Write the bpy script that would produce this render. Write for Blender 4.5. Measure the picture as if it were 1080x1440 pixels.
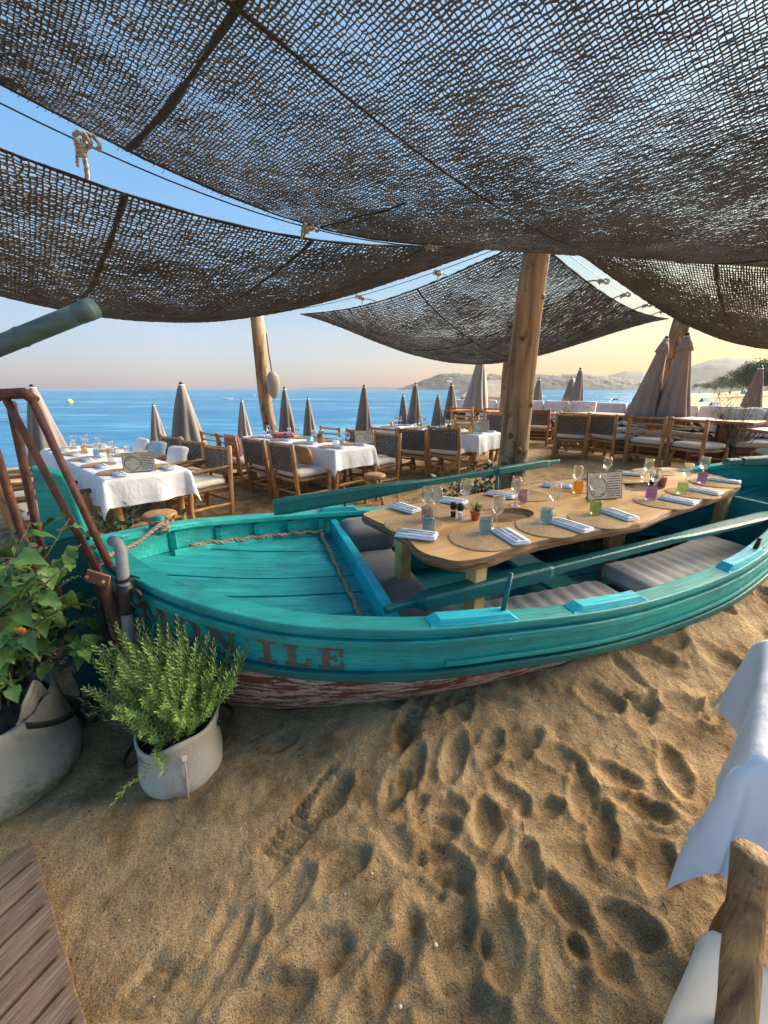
import bpy, bmesh, math, random
import numpy as np
from mathutils import Vector, Matrix, noise as mnoise

for o in list(bpy.data.objects): bpy.data.objects.remove(o)
scene = bpy.context.scene
COL = scene.collection
PI = math.pi
rad = math.radians
random.seed(7)
RNG = np.random.default_rng(7)

# ------------------------------------------------------------------ camera
CAM_H = 1.6
FPX = 560.0                       # focal length in pixels of the 1080 x 1440 photograph
PITCH = math.atan(174 / FPX)
cam_d = bpy.data.cameras.new('camera')
cam = bpy.data.objects.new('camera', cam_d); COL.objects.link(cam)
cam.location = (0, 0, CAM_H)
cam.rotation_euler = (PI / 2 - PITCH, 0, 0)
cam_d.sensor_fit = 'VERTICAL'; cam_d.sensor_height = 24.0
cam_d.lens = 24.0 * FPX / 1440.0
cam_d.clip_start = 0.02; cam_d.clip_end = 20000
scene.camera = cam
scene.render.resolution_x = 768; scene.render.resolution_y = 1024

# ------------------------------------------------------------------ sky, sun, exposure
SUN_AZ, SUN_EL = 64.0, 27.0       # degrees to the right of straight ahead / above the horizon
HOR_TINT = (0.70, 0.31, 0.42, 1); SUN_TINT = (2.1, 1.15, 0.05, 1); AIR_TINT = (0.78, 1.20, 1.28, 1); HIGH_TINT = (1.55, 1.38, 1.18, 1)
world = bpy.data.worlds.new('World'); scene.world = world; world.use_nodes = True
wn = world.node_tree.nodes; wl = world.node_tree.links
sky = wn.new('ShaderNodeTexSky'); sky.sky_type = 'NISHITA'; sky.sun_disc = False
sky.sun_elevation = rad(SUN_EL); sky.sun_rotation = rad(SUN_AZ)
sky.altitude = 0; sky.air_density = 1.0; sky.dust_density = 1.5; sky.ozone_density = 3.0
bg = wn['Background']; bg.inputs['Strength'].default_value = 0.066
# soften the range of the sky as hazy evening air does, warm it round the low sun and along the horizon
SKY_GAMMA, SKY_SAT = 0.50, 1.9
def wm(op, a, b=None, c=None, clamp=False):
    n = wn.new('ShaderNodeMath'); n.operation = op; n.use_clamp = clamp
    for i, q in enumerate((a, b, c)):
        if q is None: continue
        if isinstance(q, (int, float)): n.inputs[i].default_value = q
        else: wl.new(q, n.inputs[i])
    return n.outputs[0]
gm = wn.new('ShaderNodeGamma'); gm.inputs[1].default_value = SKY_GAMMA; wl.new(sky.outputs[0], gm.inputs[0])
hs = wn.new('ShaderNodeHueSaturation'); hs.inputs['Saturation'].default_value = SKY_SAT; wl.new(gm.outputs[0], hs.inputs['Color'])
tcw = wn.new('ShaderNodeTexCoord'); sep = wn.new('ShaderNodeSeparateXYZ'); wl.new(tcw.outputs['Generated'], sep.inputs[0])
dotn = wn.new('ShaderNodeVectorMath'); dotn.operation = 'DOT_PRODUCT'; wl.new(tcw.outputs['Generated'], dotn.inputs[0]); dotn.inputs[1].default_value = (math.sin(rad(SUN_AZ)), math.cos(rad(SUN_AZ)), 0.05)
low = wm('POWER', wm('SUBTRACT', 1.0, wm('ABSOLUTE', sep.outputs['Z']), clamp=True), 3.0)
glow = wm('MULTIPLY', wm('POWER', wm('MAXIMUM', dotn.outputs['Value'], 0.0), 1.7), low)
t1 = wn.new('ShaderNodeMixRGB'); t1.blend_type = 'MULTIPLY'; wl.new(wm('MULTIPLY', low, 0.8), t1.inputs[0]); wl.new(hs.outputs[0], t1.inputs[1]); t1.inputs[2].default_value = HOR_TINT
t2 = wn.new('ShaderNodeMixRGB'); t2.blend_type = 'MULTIPLY'; wl.new(wm('MULTIPLY', glow, 1.0, clamp=True), t2.inputs[0]); wl.new(t1.outputs[0], t2.inputs[1]); t2.inputs[2].default_value = SUN_TINT
# faint streaks of cloud
cm = wn.new('ShaderNodeMapping'); cm.inputs['Scale'].default_value = (2.0, 2.0, 9.0); wl.new(tcw.outputs['Generated'], cm.inputs[0])
cn = wn.new('ShaderNodeTexNoise'); cn.inputs['Scale'].default_value = 1.6; cn.inputs['Detail'].default_value = 5; wl.new(cm.outputs[0], cn.inputs['Vector'])
cr = wn.new('ShaderNodeValToRGB'); cr.color_ramp.elements[0].position = .48; cr.color_ramp.elements[1].position = .75; wl.new(cn.outputs['Fac'], cr.inputs[0])
t3 = wn.new('ShaderNodeMixRGB'); wl.new(wm('MULTIPLY', wm('MULTIPLY', cr.outputs[0], low), 0.35), t3.inputs[0]); wl.new(t2.outputs[0], t3.inputs[1]); t3.blend_type = 'MULTIPLY'; t3.inputs[2].default_value = (1.0, .86, .8, 1)
t4 = wn.new('ShaderNodeMixRGB'); t4.blend_type = 'MULTIPLY'; wl.new(t3.outputs[0], t4.inputs[1])
hi = wn.new('ShaderNodeMapRange'); hi.interpolation_type = 'SMOOTHSTEP'; hi.inputs[1].default_value = .3; hi.inputs[2].default_value = .8; hi.inputs[3].default_value = 1.0; hi.inputs[4].default_value = 0.0; wl.new(sep.outputs['Z'], hi.inputs[0])
tm = wn.new('ShaderNodeMixRGB'); wl.new(hi.outputs[0], tm.inputs[0]); tm.inputs[1].default_value = HIGH_TINT; tm.inputs[2].default_value = AIR_TINT; wl.new(tm.outputs[0], t4.inputs[2]); t4.inputs[0].default_value = 1.0
wl.new(t4.outputs[0], bg.inputs['Color'])
sun_d = bpy.data.lights.new('sun', 'SUN'); sun = bpy.data.objects.new('sun', sun_d); COL.objects.link(sun)
sun_d.energy = 3.6; sun_d.angle = rad(48); sun_d.color = (1.0, 0.85, 0.66)
sd = Vector((math.sin(rad(SUN_AZ)) * math.cos(rad(SUN_EL)), math.cos(rad(SUN_AZ)) * math.cos(rad(SUN_EL)), math.sin(rad(SUN_EL))))
sun.rotation_euler = sd.to_track_quat('Z', 'Y').to_euler()
scene.view_settings.view_transform = 'Standard'; scene.view_settings.look = 'None'
scene.view_settings.gamma = 1.0; scene.view_settings.use_curve_mapping = False
scene.view_settings.exposure = 2.75

# ------------------------------------------------------------------ helpers
def at(u, v, z):
    """world point at height z that stands at photograph pixel (u, v)"""
    a = (u - 540) / FPX; b = (720 - v) / FPX
    c, s = math.cos(PITCH), math.sin(PITCH)
    f = c + s * b; w = -s + c * b
    t = (z - CAM_H) / w
    return Vector((a * t, f * t, z))
def atd(u, v, y):
    a = (u - 540) / FPX; b = (720 - v) / FPX
    c, s = math.cos(PITCH), math.sin(PITCH)
    t = y / (c + s * b)
    return Vector((a * t, y, CAM_H + (-s + c * b) * t))

def tag(o, label=None, cat=None, group=None, kind=None):
    if label: o['label'] = label
    if cat: o['category'] = cat
    if group: o['group'] = group
    if kind: o['kind'] = kind
    return o
def thing(name, label, cat, loc=(0, 0, 0), rz=0.0, group=None):
    o = bpy.data.objects.new(name, None); COL.objects.link(o)
    o.empty_display_size = 0.1
    o.location = loc; o.rotation_euler = (0, 0, rz)
    return tag(o, label, cat, group)
def kids(o): return [c for c in ALLKIDS.get(o.name, [])]
ALLKIDS = {}
def copy_tree(o, parent=None, loc=None, rz=None, label=None, group=None):
    c = o.copy(); COL.objects.link(c)
    if parent is not None:
        c.parent = parent; ALLKIDS.setdefault(parent.name, []).append(c)
    if loc is not None: c.location = loc
    if rz is not None: c.rotation_euler = (0, 0, rz)
    if label: c['label'] = label
    if group: c['group'] = group
    for ch in kids(o): copy_tree(ch, c)
    return c

class MB:
    def __init__(s): s.v = []; s.f = []
    def add(s, vs, fs):
        n = len(s.v); s.v += [tuple(p) for p in vs]; s.f += [tuple(i + n for i in f) for f in fs]; return s
    def box(s, c, size, rot=None, taper=1.0):
        hx, hy, hz = size[0] / 2, size[1] / 2, size[2] / 2
        vs = [Vector((x * hx * (taper if z > 0 else 1), y * hy * (taper if z > 0 else 1), z * hz)) for z in (-1, 1) for y in (-1, 1) for x in (-1, 1)]
        if rot is not None:
            m = rot if isinstance(rot, Matrix) else Matrix.Rotation(rot, 3, 'Z')
            vs = [m @ p for p in vs]
        c = Vector(c)
        return s.add([p + c for p in vs], [(0, 2, 3, 1), (4, 5, 7, 6), (0, 1, 5, 4), (2, 6, 7, 3), (0, 4, 6, 2), (1, 3, 7, 5)])
    def rbox(s, c, size, r, n=6, rz=0.0, puff=0.0, rot=None, wob=0.0):
        """rounded, optionally puffed box"""
        h = Vector(size) / 2; r = min(r, min(h) * 0.999)
        m = rot if rot is not None else Matrix.Rotation(rz, 3, 'Z'); c = Vector(c)
        vs = []; fs = []; idx = {}
        def vert(i, j, k):
            key = (i, j, k)
            if key in idx: return idx[key]
            p = Vector(((i / n * 2 - 1) * h.x, (j / n * 2 - 1) * h.y, (k / n * 2 - 1) * h.z))
            # push grid lines toward the rounded rim
            q = Vector([math.copysign(abs(p[a] / h[a]) ** 0.7 * h[a], p[a]) if h[a] > 0 else 0 for a in range(3)])
            inner = Vector([max(-(h[a] - r), min(h[a] - r, q[a])) for a in range(3)])
            d = q - inner
            if d.length > 1e-9: q = inner + d.normalized() * r
            if puff:
                fx = math.cos(p.x / h.x * PI / 2 * 0.96); fy = math.cos(p.y / h.y * PI / 2 * 0.96)
                q.z += puff * fx * fy * (p.z / h.z)
            if wob:
                q += wob * Vector(mnoise.noise_vector(q * 9 + c * 3.1))
            idx[key] = len(vs); vs.append(m @ q + c); return idx[key]
        for a in range(n):
            for b in range(n):
                fs.append((vert(a, b, 0), vert(a, b + 1, 0), vert(a + 1, b + 1, 0), vert(a + 1, b, 0)))
                fs.append((vert(a, b, n), vert(a + 1, b, n), vert(a + 1, b + 1, n), vert(a, b + 1, n)))
                fs.append((vert(a, 0, b), vert(a + 1, 0, b), vert(a + 1, 0, b + 1), vert(a, 0, b + 1)))
                fs.append((vert(a, n, b), vert(a, n, b + 1), vert(a + 1, n, b + 1), vert(a + 1, n, b)))
                fs.append((vert(0, a, b), vert(0, a, b + 1), vert(0, a + 1, b + 1), vert(0, a + 1, b)))
                fs.append((vert(n, a, b), vert(n, a + 1, b), vert(n, a + 1, b + 1), vert(n, a, b + 1)))
        return s.add(vs, fs)
    def tube(s, pts, r, n=8, caps=True, flat=1.0, up=None):
        pts = [Vector(p) for p in pts]; m = len(pts)
        rs = r if isinstance(r, (list, tuple)) else [r] * m
        vs = []; fs = []
        prev = None
        for i, p in enumerate(pts):
            t = (pts[min(i + 1, m - 1)] - pts[max(i - 1, 0)]).normalized()
            if prev is None:
                a = Vector(up) if up is not None else (Vector((0, 0, 1)) if abs(t.z) < 0.9 else Vector((1, 0, 0)))
                x = (a - t * a.dot(t)).normalized()
            else:
                x = (prev - t * prev.dot(t)).normalized()
            prev = x; y = t.cross(x)
            for k in range(n):
                an = 2 * PI * k / n
                vs.append(p + (x * math.cos(an) * flat + y * math.sin(an)) * rs[i])
        for i in range(m - 1):
            for k in range(n):
                fs.append((i * n + k, i * n + (k + 1) % n, (i + 1) * n + (k + 1) % n, (i + 1) * n + k))
        if caps:
            fs.append(tuple(range(n - 1, -1, -1))); fs.append(tuple((m - 1) * n + k for k in range(n)))
        return s.add(vs, fs)
    def log(s, a, b, r0, r1=None, n=9, seg=7, wob=0.012, seed=0, jit=0.1):
        """crooked, uneven round timber from a to b"""
        a = Vector(a); b = Vector(b); r1 = r0 if r1 is None else r1
        rnd = random.Random(seed * 7919 + 13); L = (b - a).length
        ph = [rnd.uniform(0, 6.28) for _ in range(4)]
        pts = []; rs = []
        for i in range(seg + 1):
            t = i / seg; p = a.lerp(b, t); w = math.sin(PI * t)
            p = p + Vector((math.sin(t * 5 + ph[0]), math.sin(t * 6 + ph[1]), 0)) * wob * w
            pts.append(p); rs.append((r0 + (r1 - r0) * t) * (1 + jit * math.sin(t * 9 + ph[2]) * 0.6 + rnd.uniform(-jit, jit) * 0.5))
        # softened ends
        d0 = (pts[1] - pts[0]).normalized(); d1 = (pts[-1] - pts[-2]).normalized()
        pts = [pts[0]] + [pts[0] + d0 * r0 * 0.25] + pts[1:-1] + [pts[-1] - d1 * r1 * 0.3, pts[-1]]
        rs = [rs[0] * 0.85, rs[0]] + rs[1:-1] + [rs[-1], rs[-1] * 0.8]
        return s.tube(pts, rs, n)
    def rope(s, pts, r, pitch=None, n=5, strands=3):
        """three-strand twisted rope"""
        pts = [Vector(p) for p in pts]; pitch = pitch or r * 7
        L = [0]
        for i in range(len(pts) - 1): L.append(L[-1] + (pts[i + 1] - pts[i]).length)
        N = max(4, int(L[-1] / (pitch / 6)))
        res = []; j = 0
        for i in range(N + 1):
            d = L[-1] * i / N
            while j < len(L) - 2 and L[j + 1] < d: j += 1
            res.append(pts[j].lerp(pts[j + 1], (d - L[j]) / max(1e-9, L[j + 1] - L[j])))
        for k in range(strands):
            out = []
            for i, p in enumerate(res):
                t = (res[min(i + 1, N)] - res[max(i - 1, 0)]).normalized()
                a = Vector((0, 0, 1)) if abs(t.z) < 0.9 else Vector((1, 0, 0))
                x = (a - t * a.dot(t)).normalized(); y = t.cross(x)
                an = 2 * PI * (k / strands + L[-1] * i / N / pitch)
                out.append(p + (x * math.cos(an) + y * math.sin(an)) * r * 0.52)
            s.tube(out, r * 0.55, n)
        return s
    def lathe(s, prof, c=(0, 0, 0), n=20, star=None):
        """prof = [(radius, z)...]; star(angle, i) scales the radius"""
        c = Vector(c); vs = []; fs = []
        for i, (r, z) in enumerate(prof):
            for k in range(n):
                an = 2 * PI * k / n; q = r * (star(an, i) if star else 1)
                vs.append(c + Vector((q * math.cos(an), q * math.sin(an), z)))
        for i in range(len(prof) - 1):
            for k in range(n):
                fs.append((i * n + k, i * n + (k + 1) % n, (i + 1) * n + (k + 1) % n, (i + 1) * n + k))
        if prof[0][0] > 1e-6: fs.append(tuple(range(n - 1, -1, -1)))
        if prof[-1][0] > 1e-6: fs.append(tuple((len(prof) - 1) * n + k for k in range(n)))
        return s.add(vs, fs)
    def grid(s, fn, nu, nv, flip=False):
        vs = [fn(i / nu, j / nv) for j in range(nv + 1) for i in range(nu + 1)]
        fs = []
        for j in range(nv):
            for i in range(nu):
                a = j * (nu + 1) + i
                q = (a, a + 1, a + nu + 2, a + nu + 1)
                fs.append(q[::-1] if flip else q)
        return s.add(vs, fs)
    def prism(s, poly, z0, z1, fn=None):
        n = len(poly)
        vs = [Vector((x, y, z0)) for x, y in poly] + [Vector((x, y, z1)) for x, y in poly]
        if fn: vs = [fn(p) for p in vs]
        fs = [tuple(range(n - 1, -1, -1)), tuple(range(n, 2 * n))] + [(i, (i + 1) % n, n + (i + 1) % n, n + i) for i in range(n)]
        return s.add(vs, fs)
    def build(s, name, m, parent=None, origin=None, smooth=False, bevel=0.0):
        me = bpy.data.meshes.new(name)
        vs = s.v
        if origin is not None:
            ox, oy, oz = origin; vs = [(x - ox, y - oy, z - oz) for x, y, z in vs]
        me.from_pydata(vs, [], s.f); me.update()
        if m is not None: me.materials.append(m)
        if smooth:
            me.shade_smooth()
        o = bpy.data.objects.new(name, me); COL.objects.link(o)
        if parent is not None:
            o.parent = parent; ALLKIDS.setdefault(parent.name, []).append(o)
        elif origin is not None: o.location = origin
        if bevel:
            b = o.modifiers.new('bevel', 'BEVEL'); b.width = bevel; b.segments = 2; b.limit_method = 'ANGLE'; b.angle_limit = rad(40)
        return o

# ------------------------------------------------------------------ numpy noise
def vnoise(x, y, seed=0):
    xi = np.floor(x).astype(np.int64); yi = np.floor(y).astype(np.int64)
    fx = x - xi; fy = y - yi
    fx = fx * fx * (3 - 2 * fx); fy = fy * fy * (3 - 2 * fy)
    def h(a, b):
        n = (a * 374761393 + b * 668265263 + seed * 1274126177) & 0x7fffffff
        n = ((n ^ (n >> 13)) * 1274126177) & 0x7fffffff
        return ((n ^ (n >> 16)) & 0xffff) / 65535.0
    return (h(xi, yi) * (1 - fx) + h(xi + 1, yi) * fx) * (1 - fy) + (h(xi, yi + 1) * (1 - fx) + h(xi + 1, yi + 1) * fx) * fy
def fbm(x, y, oct=4, seed=0):
    v = 0; a = 0.5; f = 1
    for i in range(oct):
        v = v + a * (vnoise(x * f, y * f, seed + i * 17) - 0.5) * 2; a *= 0.5; f *= 2.03
    return v
def sstep(a, b, x):
    t = np.clip((x - a) / (b - a), 0, 1); return t * t * (3 - 2 * t)

# ------------------------------------------------------------------ materials
MATS = {}
def nodes(name):
    m = bpy.data.materials.new(name); m.use_nodes = True
    MATS[name] = m
    nt = m.node_tree; b = nt.nodes['Principled BSDF']
    return m, nt, nt.nodes, nt.links, b
def rgba(c): return (c[0], c[1], c[2], 1)
def ramp(N, stops):
    r = N.new('ShaderNodeValToRGB'); e = r.color_ramp.elements
    while len(e) < len(stops): e.new(0.5)
    for i, (p, c) in enumerate(stops):
        e[i].position = p; e[i].color = rgba(c) if not isinstance(c, (int, float)) else (c, c, c, 1)
    return r
def mat(name, c1, c2=None, rough=0.6, scale=(4, 4, 4), detail=5, bump=0.0, bscale=(40, 40, 40), metallic=0.0, spec=0.5,
        lo=0.35, hi=0.68, rand=0.0, dirt=None, dscale=3.0, dlo=0.55, dhi=0.7, trans=0.0, ior=1.45, coat=0.0, distort=0.0, sheen=0.0, roughvar=0.0, subs=0.0, rot=0.0, chips=None, cscale=30.0, clo=0.66, chi=0.68):
    m, nt, N, L, b = nodes(name)
    b.inputs['Roughness'].default_value = rough; b.inputs['Metallic'].default_value = metallic
    b.inputs['Specular IOR Level'].default_value = spec
    b.inputs['Transmission Weight'].default_value = trans; b.inputs['IOR'].default_value = ior
    b.inputs['Coat Weight'].default_value = coat
    b.inputs['Sheen Weight'].default_value = sheen
    tc = N.new('ShaderNodeTexCoord'); mp = N.new('ShaderNodeMapping'); L.new(tc.outputs['Object'], mp.inputs[0])
    mp.inputs['Scale'].default_value = scale
    if rot:
        m0 = N.new('ShaderNodeMapping'); m0.inputs['Rotation'].default_value = (0, 0, -rot); L.new(tc.outputs['Object'], m0.inputs[0]); L.new(m0.outputs[0], mp.inputs[0])
    col = None
    no = N.new('ShaderNodeTexNoise'); no.inputs['Scale'].default_value = 1; no.inputs['Detail'].default_value = detail
    no.inputs['Distortion'].default_value = distort
    L.new(mp.outputs[0], no.inputs['Vector'])
    r = ramp(N, [(lo, c1), (hi, c2 if c2 else c1)]); L.new(no.outputs['Fac'], r.inputs[0]); col = r.outputs[0]
    if dirt:
        dn = N.new('ShaderNodeTexNoise'); dn.inputs['Scale'].default_value = dscale; dn.inputs['Detail'].default_value = 8; dn.inputs['Roughness'].default_value = 0.68
        L.new(tc.outputs['Object'], dn.inputs['Vector'])
        dr = ramp(N, [(dlo, 0.0), (dhi, 1.0)]); L.new(dn.outputs['Fac'], dr.inputs[0])
        mx = N.new('ShaderNodeMixRGB'); L.new(dr.outputs[0], mx.inputs[0]); L.new(col, mx.inputs[1]); mx.inputs[2].default_value = rgba(dirt); col = mx.outputs[0]
    if chips:
        cn = N.new('ShaderNodeTexNoise'); cn.inputs['Scale'].default_value = cscale; cn.inputs['Detail'].default_value = 7; cn.inputs['Roughness'].default_value = 0.62; L.new(tc.outputs['Object'], cn.inputs['Vector'])
        cr_ = ramp(N, [(clo, 0.0), (chi, 1.0)]); L.new(cn.outputs['Fac'], cr_.inputs[0])
        mc = N.new('ShaderNodeMixRGB'); L.new(cr_.outputs[0], mc.inputs[0]); L.new(col, mc.inputs[1]); mc.inputs[2].default_value = rgba(chips); col = mc.outputs[0]
    if rand:
        oi = N.new('ShaderNodeObjectInfo'); hs = N.new('ShaderNodeHueSaturation')
        ma = N.new('ShaderNodeMapRange'); ma.inputs[3].default_value = 1 - rand; ma.inputs[4].default_value = 1 + rand
        L.new(oi.outputs['Random'], ma.inputs[0]); L.new(ma.outputs[0], hs.inputs['Value']); L.new(col, hs.inputs['Color']); col = hs.outputs[0]
    L.new(col, b.inputs['Base Color'])
    if roughvar:
        mr = N.new('ShaderNodeMapRange'); mr.inputs[3].default_value = rough - roughvar; mr.inputs[4].default_value = rough + roughvar
        L.new(no.outputs['Fac'], mr.inputs[0]); L.new(mr.outputs[0], b.inputs['Roughness'])
    if bump:
        m2 = N.new('ShaderNodeMapping'); L.new(m0.outputs[0] if rot else tc.outputs['Object'], m2.inputs[0]); m2.inputs['Scale'].default_value = bscale
        n2 = N.new('ShaderNodeTexNoise'); n2.inputs['Scale'].default_value = 1; n2.inputs['Detail'].default_value = 6; L.new(m2.outputs[0], n2.inputs['Vector'])
        bp = N.new('ShaderNodeBump'); bp.inputs['Strength'].default_value = bump; bp.inputs['Distance'].default_value = 0.01
        L.new(n2.outputs['Fac'], bp.inputs['Height']); L.new(bp.outputs[0], b.inputs['Normal'])
    if subs:
        b.inputs['Subsurface Weight'].default_value = subs; b.inputs['Subsurface Radius'].default_value = (0.02, 0.02, 0.02)
    return m

M_TEAL = mat('teal_paint', (0.010, 0.25, 0.24), (0.018, 0.35, 0.32), 0.5, (2, 14, 14), detail=8, bump=0.6, bscale=(6, 60, 60), dirt=(0.03, 0.13, 0.13), dscale=5, dlo=0.52, dhi=0.8, roughvar=0.15, rot=rad(17.8), chips=(0.30, 0.40, 0.36), cscale=22, clo=.685, chi=.70)
M_AQUA = mat('aqua_paint', (0.014, 0.42, 0.40), (0.035, 0.56, 0.50), 0.5, (2, 14, 14), detail=8, bump=0.6, bscale=(6, 60, 60), dirt=(0.03, 0.22, 0.21), dscale=4.5, dlo=0.5, dhi=0.8, roughvar=0.12, rot=rad(17.8), chips=(0.35, 0.45, 0.40), cscale=25, clo=.69, chi=.71)
M_CYAN = mat('bright_cyan_paint', (0.01, 0.42, 0.55), (0.025, 0.54, 0.62), 0.45, (2, 14, 14), detail=8, bump=0.5, bscale=(6, 70, 70), dirt=(0.015, 0.24, 0.28), dscale=6, dlo=0.55, dhi=0.8, rot=rad(17.8), chips=(0.30, 0.42, 0.42), cscale=26, clo=.69, chi=.71)
M_DECK = mat('foredeck_paint', (0.010, 0.29, 0.325), (0.03, 0.46, 0.46), 0.55, (2.5, 30, 10), detail=8, bump=0.8, bscale=(6, 110, 30), dirt=(0.008, 0.14, 0.19), dscale=4, dlo=0.48, dhi=0.78, roughvar=0.15, rot=rad(17.8), chips=(0.10, 0.075, 0.05), cscale=14, clo=.70, chi=.72)
M_STRAKE = mat('strake_paint', (0.012, 0.32, 0.31), (0.024, 0.43, 0.40), 0.5, (1.6, 18, 18), detail=8, bump=0.7, bscale=(5, 70, 70), dirt=(0.02, 0.13, 0.14), dscale=4, dlo=0.5, dhi=0.8, roughvar=0.12, rot=rad(17.8), chips=(0.22, 0.26, 0.23), cscale=18, clo=.685, chi=.70)
M_OAR = mat('oar_paint', (0.003, 0.095, 0.10), (0.006, 0.15, 0.145), 0.45, (3, 3, 3), bump=0.3, bscale=(60, 60, 60), dirt=(0.10, 0.20, 0.16), dscale=16, dlo=0.66, dhi=0.74)
M_LETTER = mat('letter_paint', (0.11, 0.085, 0.07), (0.17, 0.13, 0.10), 0.6, (20, 20, 20), dirt=(0.02, 0.16, 0.17), dscale=30, dlo=0.66, dhi=0.7)
M_INNER = mat('inner_hull_paint', (0.008, 0.20, 0.235), (0.016, 0.29, 0.31), 0.5, (2, 2, 5), bump=0.2, dirt=(0.02, 0.06, 0.07), dscale=5)
M_TABLEW = mat('slab_wood', (0.68, 0.42, 0.175), (0.44, 0.23, 0.085), 0.45, (1.3, 9, 6), bump=0.12, bscale=(8, 90, 30), dirt=(0.72, 0.49, 0.25), dscale=2.2, dlo=0.5, dhi=0.7, spec=0.3, distort=0.6)
M_BARK = mat('slab_edge_wood', (0.10, 0.05, 0.025), (0.30, 0.16, 0.07), 0.6, (5, 5, 60), bump=0.6, bscale=(20, 20, 140))
M_LOG = mat('honey_log_wood', (0.49, 0.265, 0.105), (0.30, 0.145, 0.055), 0.55, (16, 16, 3), bump=0.3, bscale=(90, 90, 8), dirt=(0.10, 0.05, 0.025), dscale=7, dlo=0.6, dhi=0.72, rand=0.18)
M_LOG2 = mat('dark_log_wood', (0.20, 0.10, 0.045), (0.10, 0.05, 0.025), 0.6, (16, 16, 3), bump=0.3, bscale=(90, 90, 8), rand=0.2)
M_POST = mat('post_wood', (0.40, 0.26, 0.145), (0.19, 0.105, 0.055), 0.75, (14, 14, 1.1), detail=9, bump=1.0, bscale=(60, 60, 3.0), dirt=(0.06, 0.035, 0.022), dscale=6, dlo=0.54, dhi=0.66, distort=0.5, lo=.4, hi=.62)
M_WEAVE = mat('woven_band', (0.10, 0.08, 0.066), (0.185, 0.15, 0.125), 0.75, (30, 30, 30), bump=0.3, bscale=(200, 200, 30))
M_CUSH = mat('cream_cushion', (0.62, 0.57, 0.50), (0.70, 0.66, 0.60), 0.9, (6, 6, 6), bump=0.25, bscale=(16, 16, 16), sheen=0.2, rand=0.05)
M_BCUSH = mat('pale_back_cushion', (0.58, 0.59, 0.62), (0.66, 0.66, 0.68), 0.9, (4, 4, 4), bump=0.2, bscale=(14, 14, 14), sheen=0.2, rand=0.05)
M_BLUEP = mat('faded_blue_fabric', (0.26, 0.36, 0.46), (0.34, 0.44, 0.54), 0.9, (6, 6, 6), bump=0.25, bscale=(18, 18, 18))
M_TANP = mat('tan_fabric', (0.36, 0.20, 0.09), (0.45, 0.27, 0.13), 0.9, (6, 6, 6), bump=0.25, bscale=(18, 18, 18))
M_REDS = mat('rose_fabric', (0.42, 0.10, 0.14), (0.52, 0.24, 0.26), 0.9, (3, 3, 40), bump=0.2)
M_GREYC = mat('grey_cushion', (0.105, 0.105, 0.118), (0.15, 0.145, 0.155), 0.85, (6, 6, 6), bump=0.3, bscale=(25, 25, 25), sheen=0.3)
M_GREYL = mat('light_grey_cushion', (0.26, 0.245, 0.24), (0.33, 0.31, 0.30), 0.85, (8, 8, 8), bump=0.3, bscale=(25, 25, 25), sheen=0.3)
M_CLOTH = mat('white_tablecloth', (0.76, 0.78, 0.83), (0.82, 0.835, 0.87), 0.9, (5, 5, 5), bump=0.8, bscale=(16, 16, 16), sheen=0.15)
M_MATJ = mat('jute', (0.50, 0.34, 0.18), (0.34, 0.21, 0.10), 0.9, (90, 90, 90), bump=0.5, bscale=(120, 120, 120))
M_NAPK = mat('napkin', (0.62, 0.70, 0.80), (0.70, 0.76, 0.84), 0.85, (20, 20, 20), bump=0.3, bscale=(60, 60, 60))
M_STEEL = mat('steel', (0.55, 0.55, 0.56), None, 0.25, metallic=1.0)
M_BLACK = mat('black_plastic', (0.012, 0.012, 0.013), (0.02, 0.02, 0.02), 0.45)
M_TERRA = mat('terracotta', (0.42, 0.12, 0.055), (0.5, 0.17, 0.08), 0.7, (20, 20, 20), bump=0.2)
M_SOIL = mat('soil', (0.03, 0.022, 0.016), (0.07, 0.05, 0.035), 0.95, (40, 40, 40), bump=0.8, bscale=(90, 90, 90))
M_UMB = mat('taupe_canvas', (0.125, 0.115, 0.113), (0.17, 0.158, 0.152), 0.9, (3, 3, 1), bump=0.15, bscale=(30, 30, 6), rand=0.12)
M_UMB2 = mat('mauve_canvas', (0.29, 0.24, 0.215), (0.35, 0.295, 0.265), 0.9, (3, 3, 1), bump=0.15, bscale=(30, 30, 6))
M_UMB3 = mat('grey_canvas', (0.30, 0.30, 0.30), (0.38, 0.37, 0.36), 0.9, (3, 3, 1), bump=0.15)
M_ROPE = mat('rope_fibre', (0.36, 0.30, 0.22), (0.22, 0.17, 0.12), 0.9, (50, 50, 50), bump=0.4, bscale=(150, 150, 150))
M_ROPED = mat('dark_rope_fibre', (0.022, 0.021, 0.021), (0.045, 0.042, 0.04), 0.9, (50, 50, 50), bump=0.4, bscale=(150, 150, 150))
M_RUST = mat('rusted_steel', (0.085, 0.035, 0.026), (0.17, 0.07, 0.045), 0.75, (14, 14, 14), bump=0.5, bscale=(60, 60, 60), dirt=(0.30, 0.13, 0.07), dscale=9, dlo=0.58, dhi=0.72, metallic=0.15)
M_RUSTC = mat('rust_clamp', (0.32, 0.15, 0.09), (0.42, 0.24, 0.15), 0.7, (20, 20, 20), bump=0.3)
M_PIPE = mat('grey_pipe', (0.17, 0.175, 0.19), (0.26, 0.265, 0.28), 0.5, (8, 8, 3), bump=0.2, dirt=(0.10, 0.09, 0.085), dscale=8, dlo=0.6, dhi=0.7)
M_BAMB = mat('blue_grey_bamboo', (0.055, 0.11, 0.125), (0.10, 0.165, 0.18), 0.55, (3, 20, 20), bump=0.2, bscale=(6, 60, 60))
M_POT = mat('felt_pot', (0.52, 0.45, 0.35), (0.60, 0.53, 0.43), 0.95, (5, 5, 5), bump=0.3, bscale=(120, 120, 120), dirt=(0.27, 0.20, 0.13), dscale=4, dlo=0.55, dhi=0.8)
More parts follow.
